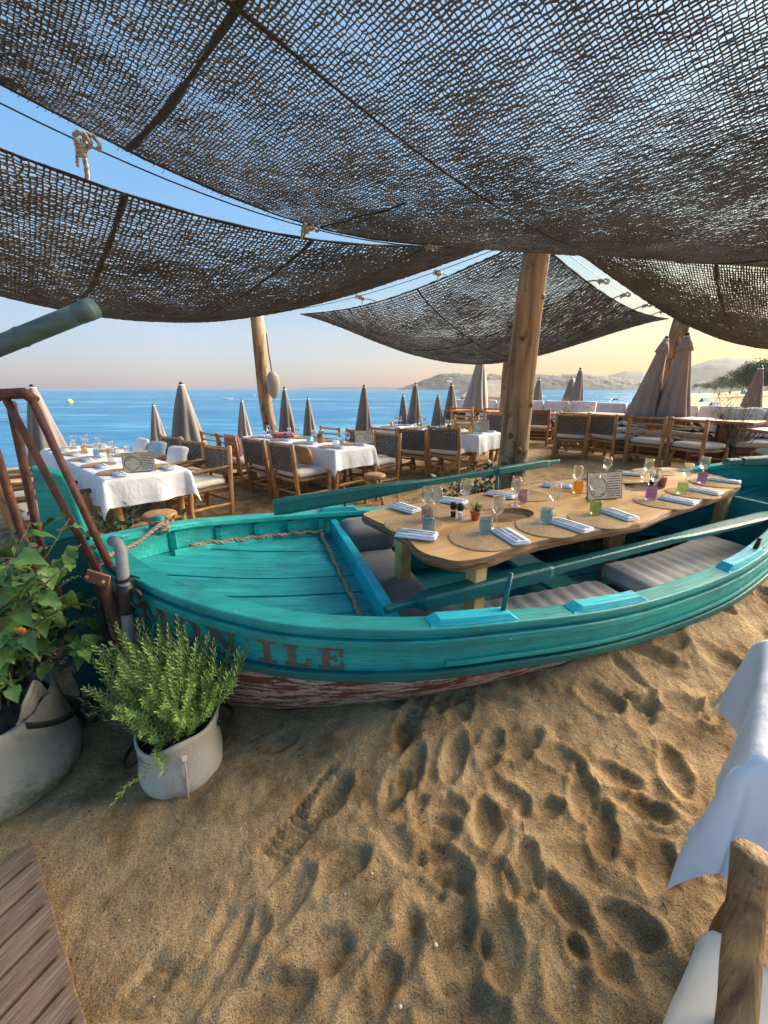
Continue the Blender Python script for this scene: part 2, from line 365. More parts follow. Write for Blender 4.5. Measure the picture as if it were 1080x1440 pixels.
M_POTD = mat('mossy_felt_pot', (0.33, 0.31, 0.25), (0.40, 0.37, 0.30), 0.95, (5, 5, 5), bump=0.4, bscale=(90, 90, 90), dirt=(0.10, 0.12, 0.05), dscale=5, dlo=0.5, dhi=0.68)
M_TAG = mat('white_label', (0.75, 0.75, 0.75), None, 0.7)
M_ROSE = mat('rosemary_leaf', (0.16, 0.28, 0.05), (0.32, 0.46, 0.12), 0.5, (14, 14, 14), spec=0.4)
M_LEAF = mat('broad_leaf', (0.07, 0.15, 0.03), (0.14, 0.25, 0.06), 0.45, (14, 14, 14), bump=0.25, bscale=(60, 60, 60), rand=0.35, dirt=(0.14, 0.19, 0.05), dscale=9, dlo=0.6, dhi=0.8)
M_LEAF2 = mat('shrub_leaf', (0.045, 0.085, 0.03), (0.09, 0.15, 0.05), 0.5, (14, 14, 14), rand=0.2)
M_LEAFY = mat('yellowing_leaf', (0.35, 0.33, 0.05), (0.22, 0.27, 0.05), 0.5, (14, 14, 14))
M_STEM = mat('plant_stem', (0.12, 0.10, 0.05), (0.2, 0.17, 0.09), 0.7)
M_FLOW = mat('orange_petal', (0.65, 0.22, 0.02), (0.7, 0.32, 0.04), 0.6)
M_DRY = mat('dry_twig', (0.23, 0.19, 0.15), (0.34, 0.29, 0.24), 0.85)
M_PLANK = mat('deck_plank', (0.36, 0.235, 0.155), (0.17, 0.10, 0.066), 0.8, (3.0, 26, 10), detail=8, lo=.38, hi=.62, distort=.9, bump=1.0, bscale=(5, 130, 20), rand=0.22, dirt=(0.27, 0.20, 0.13), dscale=7, dlo=0.55, dhi=0.75)
M_BENCHW = mat('bench_brown_wood', (0.13, 0.055, 0.03), (0.20, 0.09, 0.045), 0.6, (3, 3, 25), bump=0.2)
M_TABLEB = mat('bar_table_wood', (0.36, 0.19, 0.09), (0.27, 0.13, 0.06), 0.5, (3, 20, 8), bump=0.2)
M_FLOG = mat('foreground_log', (0.42, 0.24, 0.10), (0.085, 0.045, 0.025), 0.6, (22, 22, 2.0), detail=9, lo=.36, hi=.66, bump=0.9, bscale=(110, 110, 7), dirt=(0.02, 0.014, 0.012), dscale=9, dlo=0.56, dhi=0.66, distort=.6)
M_GRIT = mat('shell_grit', (0.60, 0.54, 0.45), None, 0.8)
M_TIE = mat('weathered_rope', (0.42, 0.40, 0.38), (0.28, 0.265, 0.25), 0.9, (50, 50, 50), bump=0.4, bscale=(150, 150, 150))
M_WIRE = mat('steel_cable', (0.05, 0.05, 0.055), None, 0.5, metallic=0.6)
M_CORK = mat('float_cork', (0.32, 0.27, 0.22), (0.42, 0.37, 0.31), 0.9, (9, 9, 30), bump=0.4, bscale=(20, 20, 60))
M_GOLDN = mat('gold_net_float', (0.28, 0.17, 0.05), (0.38, 0.24, 0.09), 0.8, (30, 30, 30), bump=0.5)
M_WHITE = mat('white_paint', (0.7, 0.7, 0.68), None, 0.6)
M_SKIN = mat('skin', (0.42, 0.24, 0.17), None, 0.6)
M_DARKC = mat('dark_swimwear', (0.04, 0.05, 0.09), None, 0.8)
M_BEACHB = mat('blue_beach_fabric', (0.03, 0.16, 0.5), (0.04, 0.2, 0.55), 0.7)
M_TURQ = mat('turquoise_fabric', (0.08, 0.42, 0.5), None, 0.7)
M_YELB = mat('yellow_buoy', (0.75, 0.55, 0.05), None, 0.5)
M_HOUSE = mat('house_wall', (0.62, 0.54, 0.45), (0.66, 0.6, 0.52), 0.8, rand=0.15)
M_ROOF = mat('house_roof', (0.36, 0.15, 0.09), None, 0.8)
def glass(name, col, rough=0.02):
    """thin table glass: tinted see-through walls with a glossy skin"""
    m, nt, N, L, b = nodes(name)
    b.inputs['Base Color'].default_value = rgba(col); b.inputs['Roughness'].default_value = rough
    b.inputs['Transmission Weight'].default_value = 1.0; b.inputs['IOR'].default_value = 1.45
    tr = N.new('ShaderNodeBsdfTransparent'); tr.inputs['Color'].default_value = rgba(col)
    mx = N.new('ShaderNodeMixShader'); mx.inputs[0].default_value = 0.62
    L.new(b.outputs[0], mx.inputs[1]); L.new(tr.outputs[0], mx.inputs[2]); L.new(mx.outputs[0], N['Material Output'].inputs['Surface'])
    return m
G_CLEAR = glass('clear_glass', (0.96, 0.98, 0.98)); G_BLUE = glass('blue_glass', (0.62, 0.82, 0.98)); G_GREEN = glass('green_glass', (0.66, 0.80, 0.64))
G_LGREEN = glass('light_green_glass', (0.80, 0.94, 0.74)); G_PURP = glass('purple_glass', (0.70, 0.60, 0.90)); G_AMB = glass('amber_glass', (0.96, 0.76, 0.38))
G_VIOL = glass('violet_glass', (0.78, 0.72, 0.82))

# hull below the rubbing strake: red antifouling peeling to white primer and bare wood
def peeling():
    m, nt, N, L, b = nodes('peeling_antifouling')
    tc = N.new('ShaderNodeTexCoord')
    mp = N.new('ShaderNodeMapping'); mp.inputs['Scale'].default_value = (1.6, 1.6, 11); mp.inputs['Rotation'].default_value = (0, 0, rad(-18)); L.new(tc.outputs['Object'], mp.inputs[0])
    n1 = N.new('ShaderNodeTexNoise'); n1.inputs['Scale'].default_value = 3.4; n1.inputs['Detail'].default_value = 12; n1.inputs['Roughness'].default_value = 0.66; n1.inputs['Distortion'].default_value = 0.5; L.new(mp.outputs[0], n1.inputs['Vector'])
    n2 = N.new('ShaderNodeTexNoise'); n2.inputs['Scale'].default_value = 5; n2.inputs['Detail'].default_value = 9; n2.inputs['Roughness'].default_value = 0.7; L.new(mp.outputs[0], n2.inputs['Vector'])
    r1 = ramp(N, [(0.42, (0.20, 0.045, 0.03)), (0.485, (0.13, 0.035, 0.025)), (0.50, (0.50, 0.45, 0.38)), (0.62, (0.36, 0.30, 0.24))]); L.new(n1.outputs['Fac'], r1.inputs[0])
    r2 = ramp(N, [(0.54, 0.0), (0.60, 1.0)]); L.new(n2.outputs['Fac'], r2.inputs[0])
    mx = N.new('ShaderNodeMixRGB'); L.new(r2.outputs[0], mx.inputs[0]); L.new(r1.outputs[0], mx.inputs[1]); mx.inputs[2].default_value = (0.11, 0.07, 0.045, 1)
    L.new(mx.outputs[0], b.inputs['Base Color']); b.inputs['Roughness'].default_value = 0.8
    bp = N.new('ShaderNodeBump'); bp.inputs['Strength'].default_value = 0.7; bp.inputs['Distance'].default_value = 0.006
    ad = N.new('ShaderNodeMath'); L.new(r1.outputs[0], ad.inputs[0]); L.new(n2.outputs['Fac'], ad.inputs[1]); L.new(ad.outputs[0], bp.inputs['Height']); L.new(bp.outputs[0], b.inputs['Normal'])
    return m
M_PEEL = peeling()
def sand_mat():
    m, nt, N, L, b = nodes('beach_sand')
    tc = N.new('ShaderNodeTexCoord')
    def nz(sc, det, rg=0.55):
        n = N.new('ShaderNodeTexNoise'); n.inputs['Scale'].default_value = sc; n.inputs['Detail'].default_value = det; n.inputs['Roughness'].default_value = rg
        L.new(tc.outputs['Object'], n.inputs['Vector']); return n
    a = nz(3.2, 6); g = nz(260, 3, 0.7); k = nz(75, 2)
    r1 = ramp(N, [(0.3, (0.37, 0.25, 0.13)), (0.7, (0.53, 0.375, 0.205))]); L.new(a.outputs['Fac'], r1.inputs[0])
    r2 = ramp(N, [(0.33, (0.16, 0.14, 0.13)), (0.5, (0.95, 0.95, 0.95)), (0.70, (1.5, 1.45, 1.4))]); L.new(g.outputs['Fac'], r2.inputs[0])
    mx = N.new('ShaderNodeMixRGB'); mx.blend_type = 'MULTIPLY'; mx.inputs[0].default_value = 0.85; L.new(r1.outputs[0], mx.inputs[1]); L.new(r2.outputs[0], mx.inputs[2])
    r3 = ramp(N, [(0.69, 0.0), (0.72, 1.0)]); L.new(k.outputs['Fac'], r3.inputs[0])
    m2 = N.new('ShaderNodeMixRGB'); L.new(r3.outputs[0], m2.inputs[0]); L.new(mx.outputs[0], m2.inputs[1]); m2.inputs[2].default_value = (0.10, 0.065, 0.04, 1)
    pz = nz(5.5, 5, 0.6); r4 = ramp(N, [(0.46, 0.0), (0.64, 0.8)]); L.new(pz.outputs['Fac'], r4.inputs[0])
    m3 = N.new('ShaderNodeMixRGB'); m3.blend_type = 'MULTIPLY'; L.new(r4.outputs[0], m3.inputs[0]); L.new(m2.outputs[0], m3.inputs[1]); m3.inputs[2].default_value = (0.50, 0.44, 0.38, 1)
    L.new(m3.outputs[0], b.inputs['Base Color']); b.inputs['Roughness'].default_value = 0.95; b.inputs['Specular IOR Level'].default_value = 0.2
    b1 = N.new('ShaderNodeBump'); b1.inputs['Strength'].default_value = 0.6; b1.inputs['Distance'].default_value = 0.006; L.new(g.outputs['Fac'], b1.inputs['Height'])
    md = nz(26, 7, 0.65)
    b2 = N.new('ShaderNodeBump'); b2.inputs['Strength'].default_value = 1.0; b2.inputs['Distance'].default_value = 0.03; L.new(md.outputs['Fac'], b2.inputs['Height']); L.new(b1.outputs[0], b2.inputs['Normal'])
    L.new(b2.outputs[0], b.inputs['Normal'])
    return m
M_SAND = sand_mat()
def sea_mat():
    m, nt, N, L, b = nodes('sea_water')
    tc = N.new('ShaderNodeTexCoord')
    mp = N.new('ShaderNodeMapping'); mp.inputs['Scale'].default_value = (0.28, 1.0, 1); L.new(tc.outputs['Object'], mp.inputs[0])
    def nz(sc, det):
        n = N.new('ShaderNodeTexNoise'); n.inputs['Scale'].default_value = sc; n.inputs['Detail'].default_value = det; L.new(mp.outputs[0], n.inputs['Vector']); return n
    w1 = nz(0.55, 4); w2 = nz(2.2, 3); w3 = nz(0.06, 4)
    r = ramp(N, [(0.26, (0.012, 0.075, 0.18)), (0.5, (0.022, 0.125, 0.245)), (0.74, (0.06, 0.21, 0.32))])
    ad = N.new('ShaderNodeMath'); ad.operation = 'ADD'; L.new(w3.outputs['Fac'], ad.inputs[0])
    sc = N.new('ShaderNodeMath'); sc.operation = 'MULTIPLY_ADD'; sc.inputs[1].default_value = 1.0; sc.inputs[2].default_value = -0.5; L.new(w1.outputs['Fac'], sc.inputs[0]); L.new(sc.outputs[0], ad.inputs[1])
    L.new(ad.outputs[0], r.inputs[0])
    df = N.new('ShaderNodeBsdfDiffuse'); L.new(r.outputs[0], df.inputs['Color']); gl = N.new('ShaderNodeBsdfGlossy'); gl.inputs['Roughness'].default_value = 0.12; gl.inputs['Color'].default_value = (0.75, 0.9, 1.0, 1)
    mx = N.new('ShaderNodeMixShader'); mx.inputs[0].default_value = 0.36; L.new(df.outputs[0], mx.inputs[1]); L.new(gl.outputs[0], mx.inputs[2]); L.new(mx.outputs[0], N['Material Output'].inputs['Surface'])
    b1 = N.new('ShaderNodeBump'); b1.inputs['Strength'].default_value = 1.0; b1.inputs['Distance'].default_value = 0.5; L.new(w1.outputs['Fac'], b1.inputs['Height'])
    b2 = N.new('ShaderNodeBump'); b2.inputs['Strength'].default_value = 0.8; b2.inputs['Distance'].default_value = 0.12; L.new(w2.outputs['Fac'], b2.inputs['Height']); L.new(b1.outputs[0], b2.inputs['Normal'])
    L.new(b2.outputs[0], df.inputs['Normal']); L.new(b2.outputs[0], gl.inputs['Normal'])
    return m
M_SEA = sea_mat()
def net_mat(name, c1, c2):
    m, nt, N, L, b = nodes(name)
    tc = N.new('ShaderNodeTexCoord'); n = N.new('ShaderNodeTexNoise'); n.inputs['Scale'].default_value = 2.5; n.inputs['Detail'].default_value = 9; n.inputs['Roughness'].default_value = 0.7; L.new(tc.outputs['Object'], n.inputs['Vector'])
    r = ramp(N, [(0.35, c1), (0.65, c2)]); L.new(n.outputs['Fac'], r.inputs[0]); L.new(r.outputs[0], b.inputs['Base Color'])
    b.inputs['Roughness'].default_value = 0.9; b.inputs['Specular IOR Level'].default_value = 0.2
    tr = N.new('ShaderNodeBsdfTranslucent'); L.new(r.outputs[0], tr.inputs['Color'])
    mx = N.new('ShaderNodeMixShader'); mx.inputs[0].default_value = 0.2
    L.new(b.outputs[0], mx.inputs[1]); L.new(tr.outputs[0], mx.inputs[2]); L.new(mx.outputs[0], N['Material Output'].inputs['Surface'])
    return m
M_NET = net_mat('crochet_net', (0.095, 0.098, 0.11), (0.17, 0.173, 0.187))
def menu_mat():
    """printed card: ring drawing on the left, lines of type on the right"""
    m, nt, N, L, b = nodes('menu_print')
    tc = N.new('ShaderNodeTexCoord'); sp = N.new('ShaderNodeSeparateXYZ'); L.new(tc.outputs['Generated'], sp.inputs[0])
    def M(op, a, c=None, d=None):
        n = N.new('ShaderNodeMath'); n.operation = op
        for i, q in enumerate((a, c, d)):
            if q is None: continue
            if isinstance(q, (int, float)): n.inputs[i].default_value = q
            else: L.new(q, n.inputs[i])
        return n.outputs[0]
    x, y = sp.outputs['X'], sp.outputs['Z']
    dx = M('MULTIPLY', M('SUBTRACT', x, 0.3), 1.45); dy = M('SUBTRACT', y, 0.45)
    d = M('SQRT', M('ADD', M('MULTIPLY', dx, dx), M('MULTIPLY', dy, dy)))
    ring = M('LESS_THAN', M('ABSOLUTE', M('SUBTRACT', d, 0.36)), 0.016)
    no = N.new('ShaderNodeTexNoise'); no.inputs['Scale'].default_value = 5; no.inputs['Detail'].default_value = 5; L.new(tc.outputs['Generated'], no.inputs['Vector'])
    coast = M('MULTIPLY', M('LESS_THAN', M('ABSOLUTE', M('SUBTRACT', no.outputs['Fac'], 0.5)), 0.012), M('LESS_THAN', d, 0.35))
    rows = M('LESS_THAN', M('FRACT', M('MULTIPLY', y, 11.0)), 0.42)
    wv = N.new('ShaderNodeTexNoise'); wv.inputs['Scale'].default_value = 30; wv.inputs['Detail'].default_value = 1
    mp = N.new('ShaderNodeMapping'); mp.inputs['Scale'].default_value = (1, 0, 0.37); L.new(tc.outputs['Generated'], mp.inputs[0]); L.new(mp.outputs[0], wv.inputs['Vector'])
    words = M('GREATER_THAN', wv.outputs['Fac'], 0.42)
    inx = M('MULTIPLY', M('GREATER_THAN', x, 0.56), M('LESS_THAN', x, 0.94)); iny = M('MULTIPLY', M('GREATER_THAN', y, 0.08), M('LESS_THAN', y, 0.93))
    txt = M('MULTIPLY', M('MULTIPLY', rows, words), M('MULTIPLY', inx, iny))
    rim = M('MAXIMUM', M('GREATER_THAN', M('ABSOLUTE', M('SUBTRACT', x, 0.5)), 0.485), M('GREATER_THAN', M('ABSOLUTE', M('SUBTRACT', y, 0.5)), 0.475))
    ink = M('MINIMUM', M('ADD', M('ADD', ring, coast), M('ADD', txt, rim)), 1.0)
    mx = N.new('ShaderNodeMixRGB'); L.new(ink, mx.inputs[0]); mx.inputs[1].default_value = (0.55, 0.49, 0.38, 1); mx.inputs[2].default_value = (0.06, 0.05, 0.045, 1)
    L.new(mx.outputs[0], b.inputs['Base Color']); b.inputs['Roughness'].default_value = 0.7
    return m
M_MENU = menu_mat()
M_HILL = mat('wooded_hill', (0.012, 0.02, 0.014), (0.04, 0.05, 0.03), 0.9, (0.03, 0.03, 0.03), detail=8, bump=1.0, bscale=(0.1, 0.1, 0.1))
M_TREE = mat('pine_crown', (0.03, 0.06, 0.018), (0.07, 0.11, 0.03), 0.8, (0.6, 0.6, 0.6), detail=6)
M_TRUNK = mat('tree_trunk', (0.10, 0.07, 0.05), (0.16, 0.11, 0.08), 0.9)

# ================================================================== boat geometry functions
BA = rad(17.77); BOW = Vector((-1.503, 1.882)); BL = 5.25
BAX = Vector((math.cos(BA), math.sin(BA))); BNX = Vector((math.sin(BA), -math.cos(BA)))   # along, toward the camera side
TK = np.array([0, .06, .14, .25, .4, .55, .7, .85, .94, 1.0]); HB = np.array([0.012, .40, .69, .875, .93, .895, .82, .58, .30, .02])
TZ = np.array([0, .15, .35, .55, .75, 1.0]); ZG = np.array([.83, .665, .565, .505, .63, .98])
def herm(t, k, v):
    t = min(max(t, 0), 1); m = np.gradient(v, k); i = int(min(max(np.searchsorted(k, t) - 1, 0), len(k) - 2))
    h = k[i + 1] - k[i]; x = (t - k[i]) / h
    return float((2*x**3 - 3*x**2 + 1) * v[i] + (x**3 - 2*x**2 + x) * h * m[i] + (-2*x**3 + 3*x**2) * v[i+1] + (x**3 - x**2) * h * m[i+1])
def hbf(t): return max(0.004, herm(t, TK, HB))
def zgf(t): return herm(t, TZ, ZG)
KEEL = -0.22
def bp(al, pe, z):           # boat coordinates -> world
    p = BOW + BAX * al + BNX * pe
    return Vector((p.x, p.y, z))
def sect(t, d, off=0.0):     # half breadth at depth d below the gunwale
    D = zgf(t) - KEEL; q = min(max(d / D, 0), 1)
    return max(0.0, (hbf(t)) * max(0.0, 1 - q ** 2.3) ** 0.6 - off)
def hullpt(t, d, side, off=0.0):
    return bp(t * BL, side * sect(t, d, off), zgf(t) - d)

# ================================================================== the setting
SEA_Z = -1.25
def shore(x): return 14.0 + 1.25 * np.maximum(x, 0)
def ground_np(x, y):
    base = 0.25 * sstep(0.3, 2.4, x) * sstep(0.9, 2.2, y)
    s = y - shore(x)
    zb = SEA_Z - np.where(s < 0, 0.04 * s, 0.16 * s)
    zb = np.clip(zb, -6, 0.2)
    w = 1 - sstep(0.0, 1.0, (np.hypot(np.where(x < 0, x * 0.75, x * 0.9), np.maximum(y, 0)) - np.where(x < 0, 10.0, 10.0 + 2.6 * np.clip(x / 2.0, 0, 1))) / 4.0)
    return w * base + (1 - w) * zb
def G(x, y): return float(ground_np(np.array([x]), np.array([y]))[0])

def graded(lo, hi, step, far_lo, far_hi, g=1.18):
    mid = list(np.arange(lo, hi + 1e-6, step)); a = []; b = []
    d = step; x = lo
    while x > far_lo: d *= g; x -= d; a.append(x)
    d = step; x = hi
    while x < far_hi: d *= g; x += d; b.append(x)
    return np.array(a[::-1] + mid + b)
XS = graded(-1.9, 3.4, 0.0135, -800, 1500); YS = graded(0.25, 2.9, 0.0135, -60, 1500)
X, Y = np.meshgrid(XS, YS)
Z = ground_np(X, Y)
near = 1 - sstep(9, 13, np.hypot(X, Y))
h = 0.040 * fbm(X * 1.1, Y * 1.1, 3, 3) + 0.022 * fbm(X * 4.2 + 3, Y * 4.2, 4, 5)
h = h - 0.02 * np.abs(fbm(X * 2.4, Y * 2.4, 3, 9))
# footprints: the clearest ones where the photograph shows them, more at random
prints = []
for (u, v, dp, an) in [(735,1045,.055,20),(860,1085,.045,-20),(640,1062,.05,60),(578,1080,.05,70),(612,1160,.055,20),(682,1150,.055,80),(556,1102,.04,65),
        (622,1205,.05,-30),(480,1215,.05,30),(735,1215,.06,60),(850,1160,.05,60),(905,1125,.05,-30),(962,1005,.045,-10),(985,905,.04,-20),(930,945,.04,10),
        (1000,955,.04,-25),(560,1335,.05,60),(645,1335,.05,30),(700,1240,.045,70),(820,1110,.04,60),(405,1250,.04,50),(470,1105,.04,60),(842,1000,.045,-20),
        (785,1062,.04,-30),(705,1315,.05,80),(800,1355,.05,60),(880,1290,.05,-20),(590,1255,.05,40),(450,1330,.04,20),(330,1330,.035,70),(650,1000,.035,60),
        (760,960,.035,-20),(880,920,.04,20),(560,1180,.04,-40),(930,1210,.05,40),(760,1130,.045,20),(520,1400,.045,50),(650,1420,.05,0),(250,1400,.03,40),
        (400,1030,.035,40),(900,1010,.04,40),(720,1110,.04,-50),(380,1390,.04,10),(950,1080,.045,70),(690,1050,.04,50),(640,1270,.04,80),(1010,1010,.04,30)]:
    p = at(u, v, 0.04); prints.append((p.x, p.y, dp * 0.46, rad(an) , 0.098, 0.048))
for i in range(620):
    x, y = RNG.uniform(-3, 6.5), RNG.uniform(0.3, 8.0)
    if y < 3 and -1.2 < x < 2.4 and RNG.random() < 0.25: continue
    if x < -0.35 and y < 1.9: continue
    prints.append((x, y, RNG.uniform(.008, .026), RNG.uniform(0, PI), RNG.uniform(.05, .13), RNG.uniform(.03, .06)))
for (px, py, dp, an, ln, wd) in prints:
    i0, i1 = np.searchsorted(XS, [px - .5, px + .5]); j0, j1 = np.searchsorted(YS, [py - .5, py + .5])
    if i1 - i0 < 2 or j1 - j0 < 2: continue
    xx = X[j0:j1, i0:i1] - px; yy = Y[j0:j1, i0:i1] - py
    a = xx * math.cos(an) + yy * math.sin(an); b = -xx * math.sin(an) + yy * math.cos(an)
    wv = 0.55 * fbm(X[j0:j1, i0:i1] * 11, Y[j0:j1, i0:i1] * 11, 3, 31)
    r = np.sqrt((a / ln) ** 2 + (b / wd) ** 2) + wv
    sl = 1 + 0.5 * np.clip(a / ln, -1, 1)
    h[j0:j1, i0:i1] += -dp * sl * np.exp(-np.maximum(r, 0) ** 6 * 0.7) + 0.55 * dp * np.exp(-((r - 1.28) ** 2) / 0.045)
# ribbed shoe-sole prints
for (u0, v0, u1, v1, w, amp) in [(378, 1205, 478, 1085, .062, .013), (170, 1440, 235, 1345, .05, .011), (560, 1050, 600, 985, .045, .011), (300, 1350, 335, 1270, .05, .007), (610, 1010, 650, 985, .04, .006)]:
    p, q = at(u0, v0, 0.02), at(u1, v1, 0.02); d = (q - p); Ls = d.length; d.normalize()
    xx = X - p.x; yy = Y - p.y
    l = xx * d.x + yy * d.y; b = -xx * d.y + yy * d.x
    mk = sstep(-0.02, 0.02, l) * (1 - sstep(Ls - 0.02, Ls + 0.02, l)) * (1 - sstep(w * 0.8, w * 1.15, np.abs(b)))
    h += mk * (amp * np.sin(l * 2 * PI / 0.033 + 1.2 * np.sin(b * 40)) - 0.018)
# coarse crumbs of sand
h += 0.010 * np.maximum(0, fbm(X * 17, Y * 17, 3, 77)) + 0.0045 * fbm(X * 34, Y * 34, 2, 81)
Z = Z + h * near
# a bank of sand rising to the right of the rosemary pot
pb = at(345, 1000, 0.0); Z += 0.05 * np.exp(-(((X - pb.x) / .3) ** 2 + ((Y - pb.y) / .22) ** 2))
# no sand inside the boat
al = (X - BOW.x) * BAX.x + (Y - BOW.y) * BAX.y; pe = (X - BOW.x) * BNX.x + (Y - BOW.y) * BNX.y
tt = np.linspace(0, 1, 101); sb = np.array([sect(t, max(0.02, zgf(t) - 0.12)) for t in tt])
hbx = np.interp(al / BL, tt, sb)
dist_h = np.abs(pe) - hbx
Z += (0.10 + 0.05 * sstep(1.6, 2.6, al) * (1 - sstep(3.6, 5.0, al))) * np.exp(-(dist_h / .28) ** 2) * ((al > 0.7) & (al < 6.2) & (pe > 0)) * sstep(.7, 1.5, al)
inside = (al > 0.1) & (al < BL - 0.1) & (np.abs(pe) < hbx - 0.10)
Z = np.where(inside, np.minimum(Z, -0.06), Z)
# flat bed under the deck boards
dk0 = at(50, 1190, 0.0)
n_x, n_y = len(XS), len(YS)
verts = np.stack([X, Y, Z], -1).reshape(-1, 3)
I = np.arange(n_x * n_y).reshape(n_y, n_x)
quads = np.stack([I[:-1, :-1], I[:-1, 1:], I[1:, 1:], I[1:, :-1]], -1).reshape(-1, 4)
def np_mesh(name, verts, quads, m, smooth=True):
    me = bpy.data.meshes.new(name)
    me.vertices.add(len(verts)); me.vertices.foreach_set('co', np.ascontiguousarray(verts, np.float32).ravel())
    k = quads.shape[1]
    me.loops.add(len(quads) * k); me.loops.foreach_set('vertex_index', np.ascontiguousarray(quads, np.int32).ravel())
    me.polygons.add(len(quads)); me.polygons.foreach_set('loop_start', np.arange(0, len(quads) * k, k, dtype=np.int32))
    me.polygons.foreach_set('use_smooth', np.full(len(quads), smooth, dtype=bool))
    me.update(calc_edges=True); me.materials.append(m)
    return me
sand = bpy.data.objects.new('sand', np_mesh('sand', verts, quads, M_SAND)); COL.objects.link(sand); tag(sand, kind='structure')
def sand_z(x, y):
    i = int(np.clip(np.searchsorted(XS, x), 1, n_x - 1)); j = int(np.clip(np.searchsorted(YS, y), 1, n_y - 1))
    return float(Z[j, i])

# sea: one sheet, waves as real swell near the shore
sx = graded(-40, 60, 0.5, -900, 1900, 1.1); sy = graded(13, 50, 0.3, 12, 1700, 1.1)
SX, SY = np.meshgrid(sx, sy)
amp = 0.10 * np.exp(-np.maximum(SY - 30, 0) / 60)
SZ = SEA_Z + amp * (fbm(SX * 0.12, SY * 0.55, 3, 41) + 0.4 * np.sin(SY * 0.9 + 1.5 * fbm(SX * 0.05, SY * 0.05, 2, 4)))
I = np.arange(len(sx) * len(sy)).reshape(len(sy), len(sx))
sea = bpy.data.objects.new('sea', np_mesh('sea', np.stack([SX, SY, SZ], -1).reshape(-1, 3), np.stack([I[:-1, :-1], I[:-1, 1:], I[1:, 1:], I[1:, :-1]], -1).reshape(-1, 4), M_SEA))
COL.objects.link(sea); tag(sea, kind='structure')

# hills across the bay
def ridge(name, prof, dist, depth, back, rough, seed, lump=3.0):
    us = np.array([p[0] for p in prof], float); vs = np.array([p[1] for p in prof], float)
    n = 260; uu = np.linspace(us[0], us[-1], n); vv = np.interp(uu, us, vs)
    rows = 26; V = []
    for j in range(rows):
        f = j / (rows - 1)
        if f < 0.7: g = f / 0.7; dy = -depth * (1 - g); hh = math.sin(g * PI / 2) ** 0.9
        else: g = (f - 0.7) / 0.3; dy = back * g; hh = math.cos(g * PI / 2)
        for i in range(n):
            p = atd(uu[i], vv[i], dist)
            yy = dist + dy; x = p.x * (yy / dist)
            zz = SEA_Z - 1 + (p.z - SEA_Z + 1) * hh
            nz = mnoise.fractal(Vector((x / rough, yy / rough, seed)), 1.0, 2.0, 5) + 0.5 * mnoise.fractal(Vector((x / rough * 5, yy / rough * 5, seed)), 1.0, 2.0, 3)
            zz += nz * lump * min(1, hh * 2) * min(1.0, max(0.0, (p.z - SEA_Z) / 8))
            V.append((x, yy, zz))
    m = MB(); fs = []
    for j in range(rows - 1):
        for i in range(n - 1):
            a = j * n + i; fs.append((a, a + 1, a + n + 1, a + n))
    m.v = V; m.f = fs
    return tag(m.build(name, M_HILL, smooth=True), kind='structure')
ridge('headland', [(560, 546.5), (583, 541), (600, 533), (622, 526), (645, 525), (668, 528), (700, 528), (735, 526), (770, 528), (810, 526), (850, 530), (900, 535), (950, 539), (985, 543)], 900, 120, 160, 22, 3.1, 3.4)
ridge('rounded_hill', [(800, 545), (835, 537), (858, 527), (880, 521.5), (905, 522), (930, 528), (965, 538), (1000, 545)], 1500, 300, 300, 90, 7.7, 2.0)
ridge('tall_hill', [(915, 545), (945, 530), (975, 514), (1000, 506), (1025, 503), (1055, 505), (1090, 512), (1140, 520), (1230, 530), (1400, 545)], 1300, 300, 300, 90, 1.9, 2.5)
ridge('wooded_spur', [(940, 546), (965, 543), (990, 537), (1015, 529), (1040, 519), (1070, 513), (1120, 512), (1200, 512), (1350, 520), (1500, 535)], 330, 90, 60, 11, 5.4, 2.2)
ridge('far_coast', [(420, 546), (450, 544.6), (480, 544.2), (520, 544.6), (560, 545), (600, 546)], 1650, 80, 80, 90, 9.1, 0.5)

# houses scattered over the headland
hm = MB().box((0, 0, 3), (9, 8, 6)).build('house_probe', M_HOUSE); hme = hm.data; bpy.data.objects.remove(hm)
rm = MB().add([(-5, -4.5, 6.01), (5, -4.5, 6.01), (5, 4.5, 6.01), (-5, 4.5, 6.01), (-5, 0, 8.5), (5, 0, 8.5)], [(0, 1, 5, 4), (2, 3, 4, 5), (0, 4, 3), (1, 2, 5), (0, 3, 2, 1)]).build('roof_probe', M_ROOF); rme = rm.data; bpy.data.objects.remove(rm)
for i in range(26):
    u = random.uniform(618, 960); v = random.uniform(535, 543)
    p = atd(u, v, 830 + random.uniform(-20, 30))
    t = thing('house', 'pale house with tiled roof, a speck on the hazy headland across the bay', 'house', (p.x, p.y, p.z - 4), random.uniform(0, 3), 'houses on the headland')
    for nm, me in (('wall', hme), ('roof', rme)):
        o = bpy.data.objects.new(nm, me); COL.objects.link(o); o.parent = t

# the air of the bay
hz = MB().box((550, 875, 118), (3100, 2150, 250)).build('haze', None); tag(hz, kind='stuff')
hzm, nt, N, L, b = nodes('haze_air'); N.remove(b)
pv = N.new('ShaderNodeVolumePrincipled'); pv.inputs['Color'].default_value = (0.56, 0.56, 0.62, 1); pv.inputs['Density'].default_value = 0.00022; pv.inputs['Anisotropy'].default_value = 0.0
L.new(pv.outputs[0], N['Material Output'].inputs['Volume']); hz.data.materials.append(hzm)

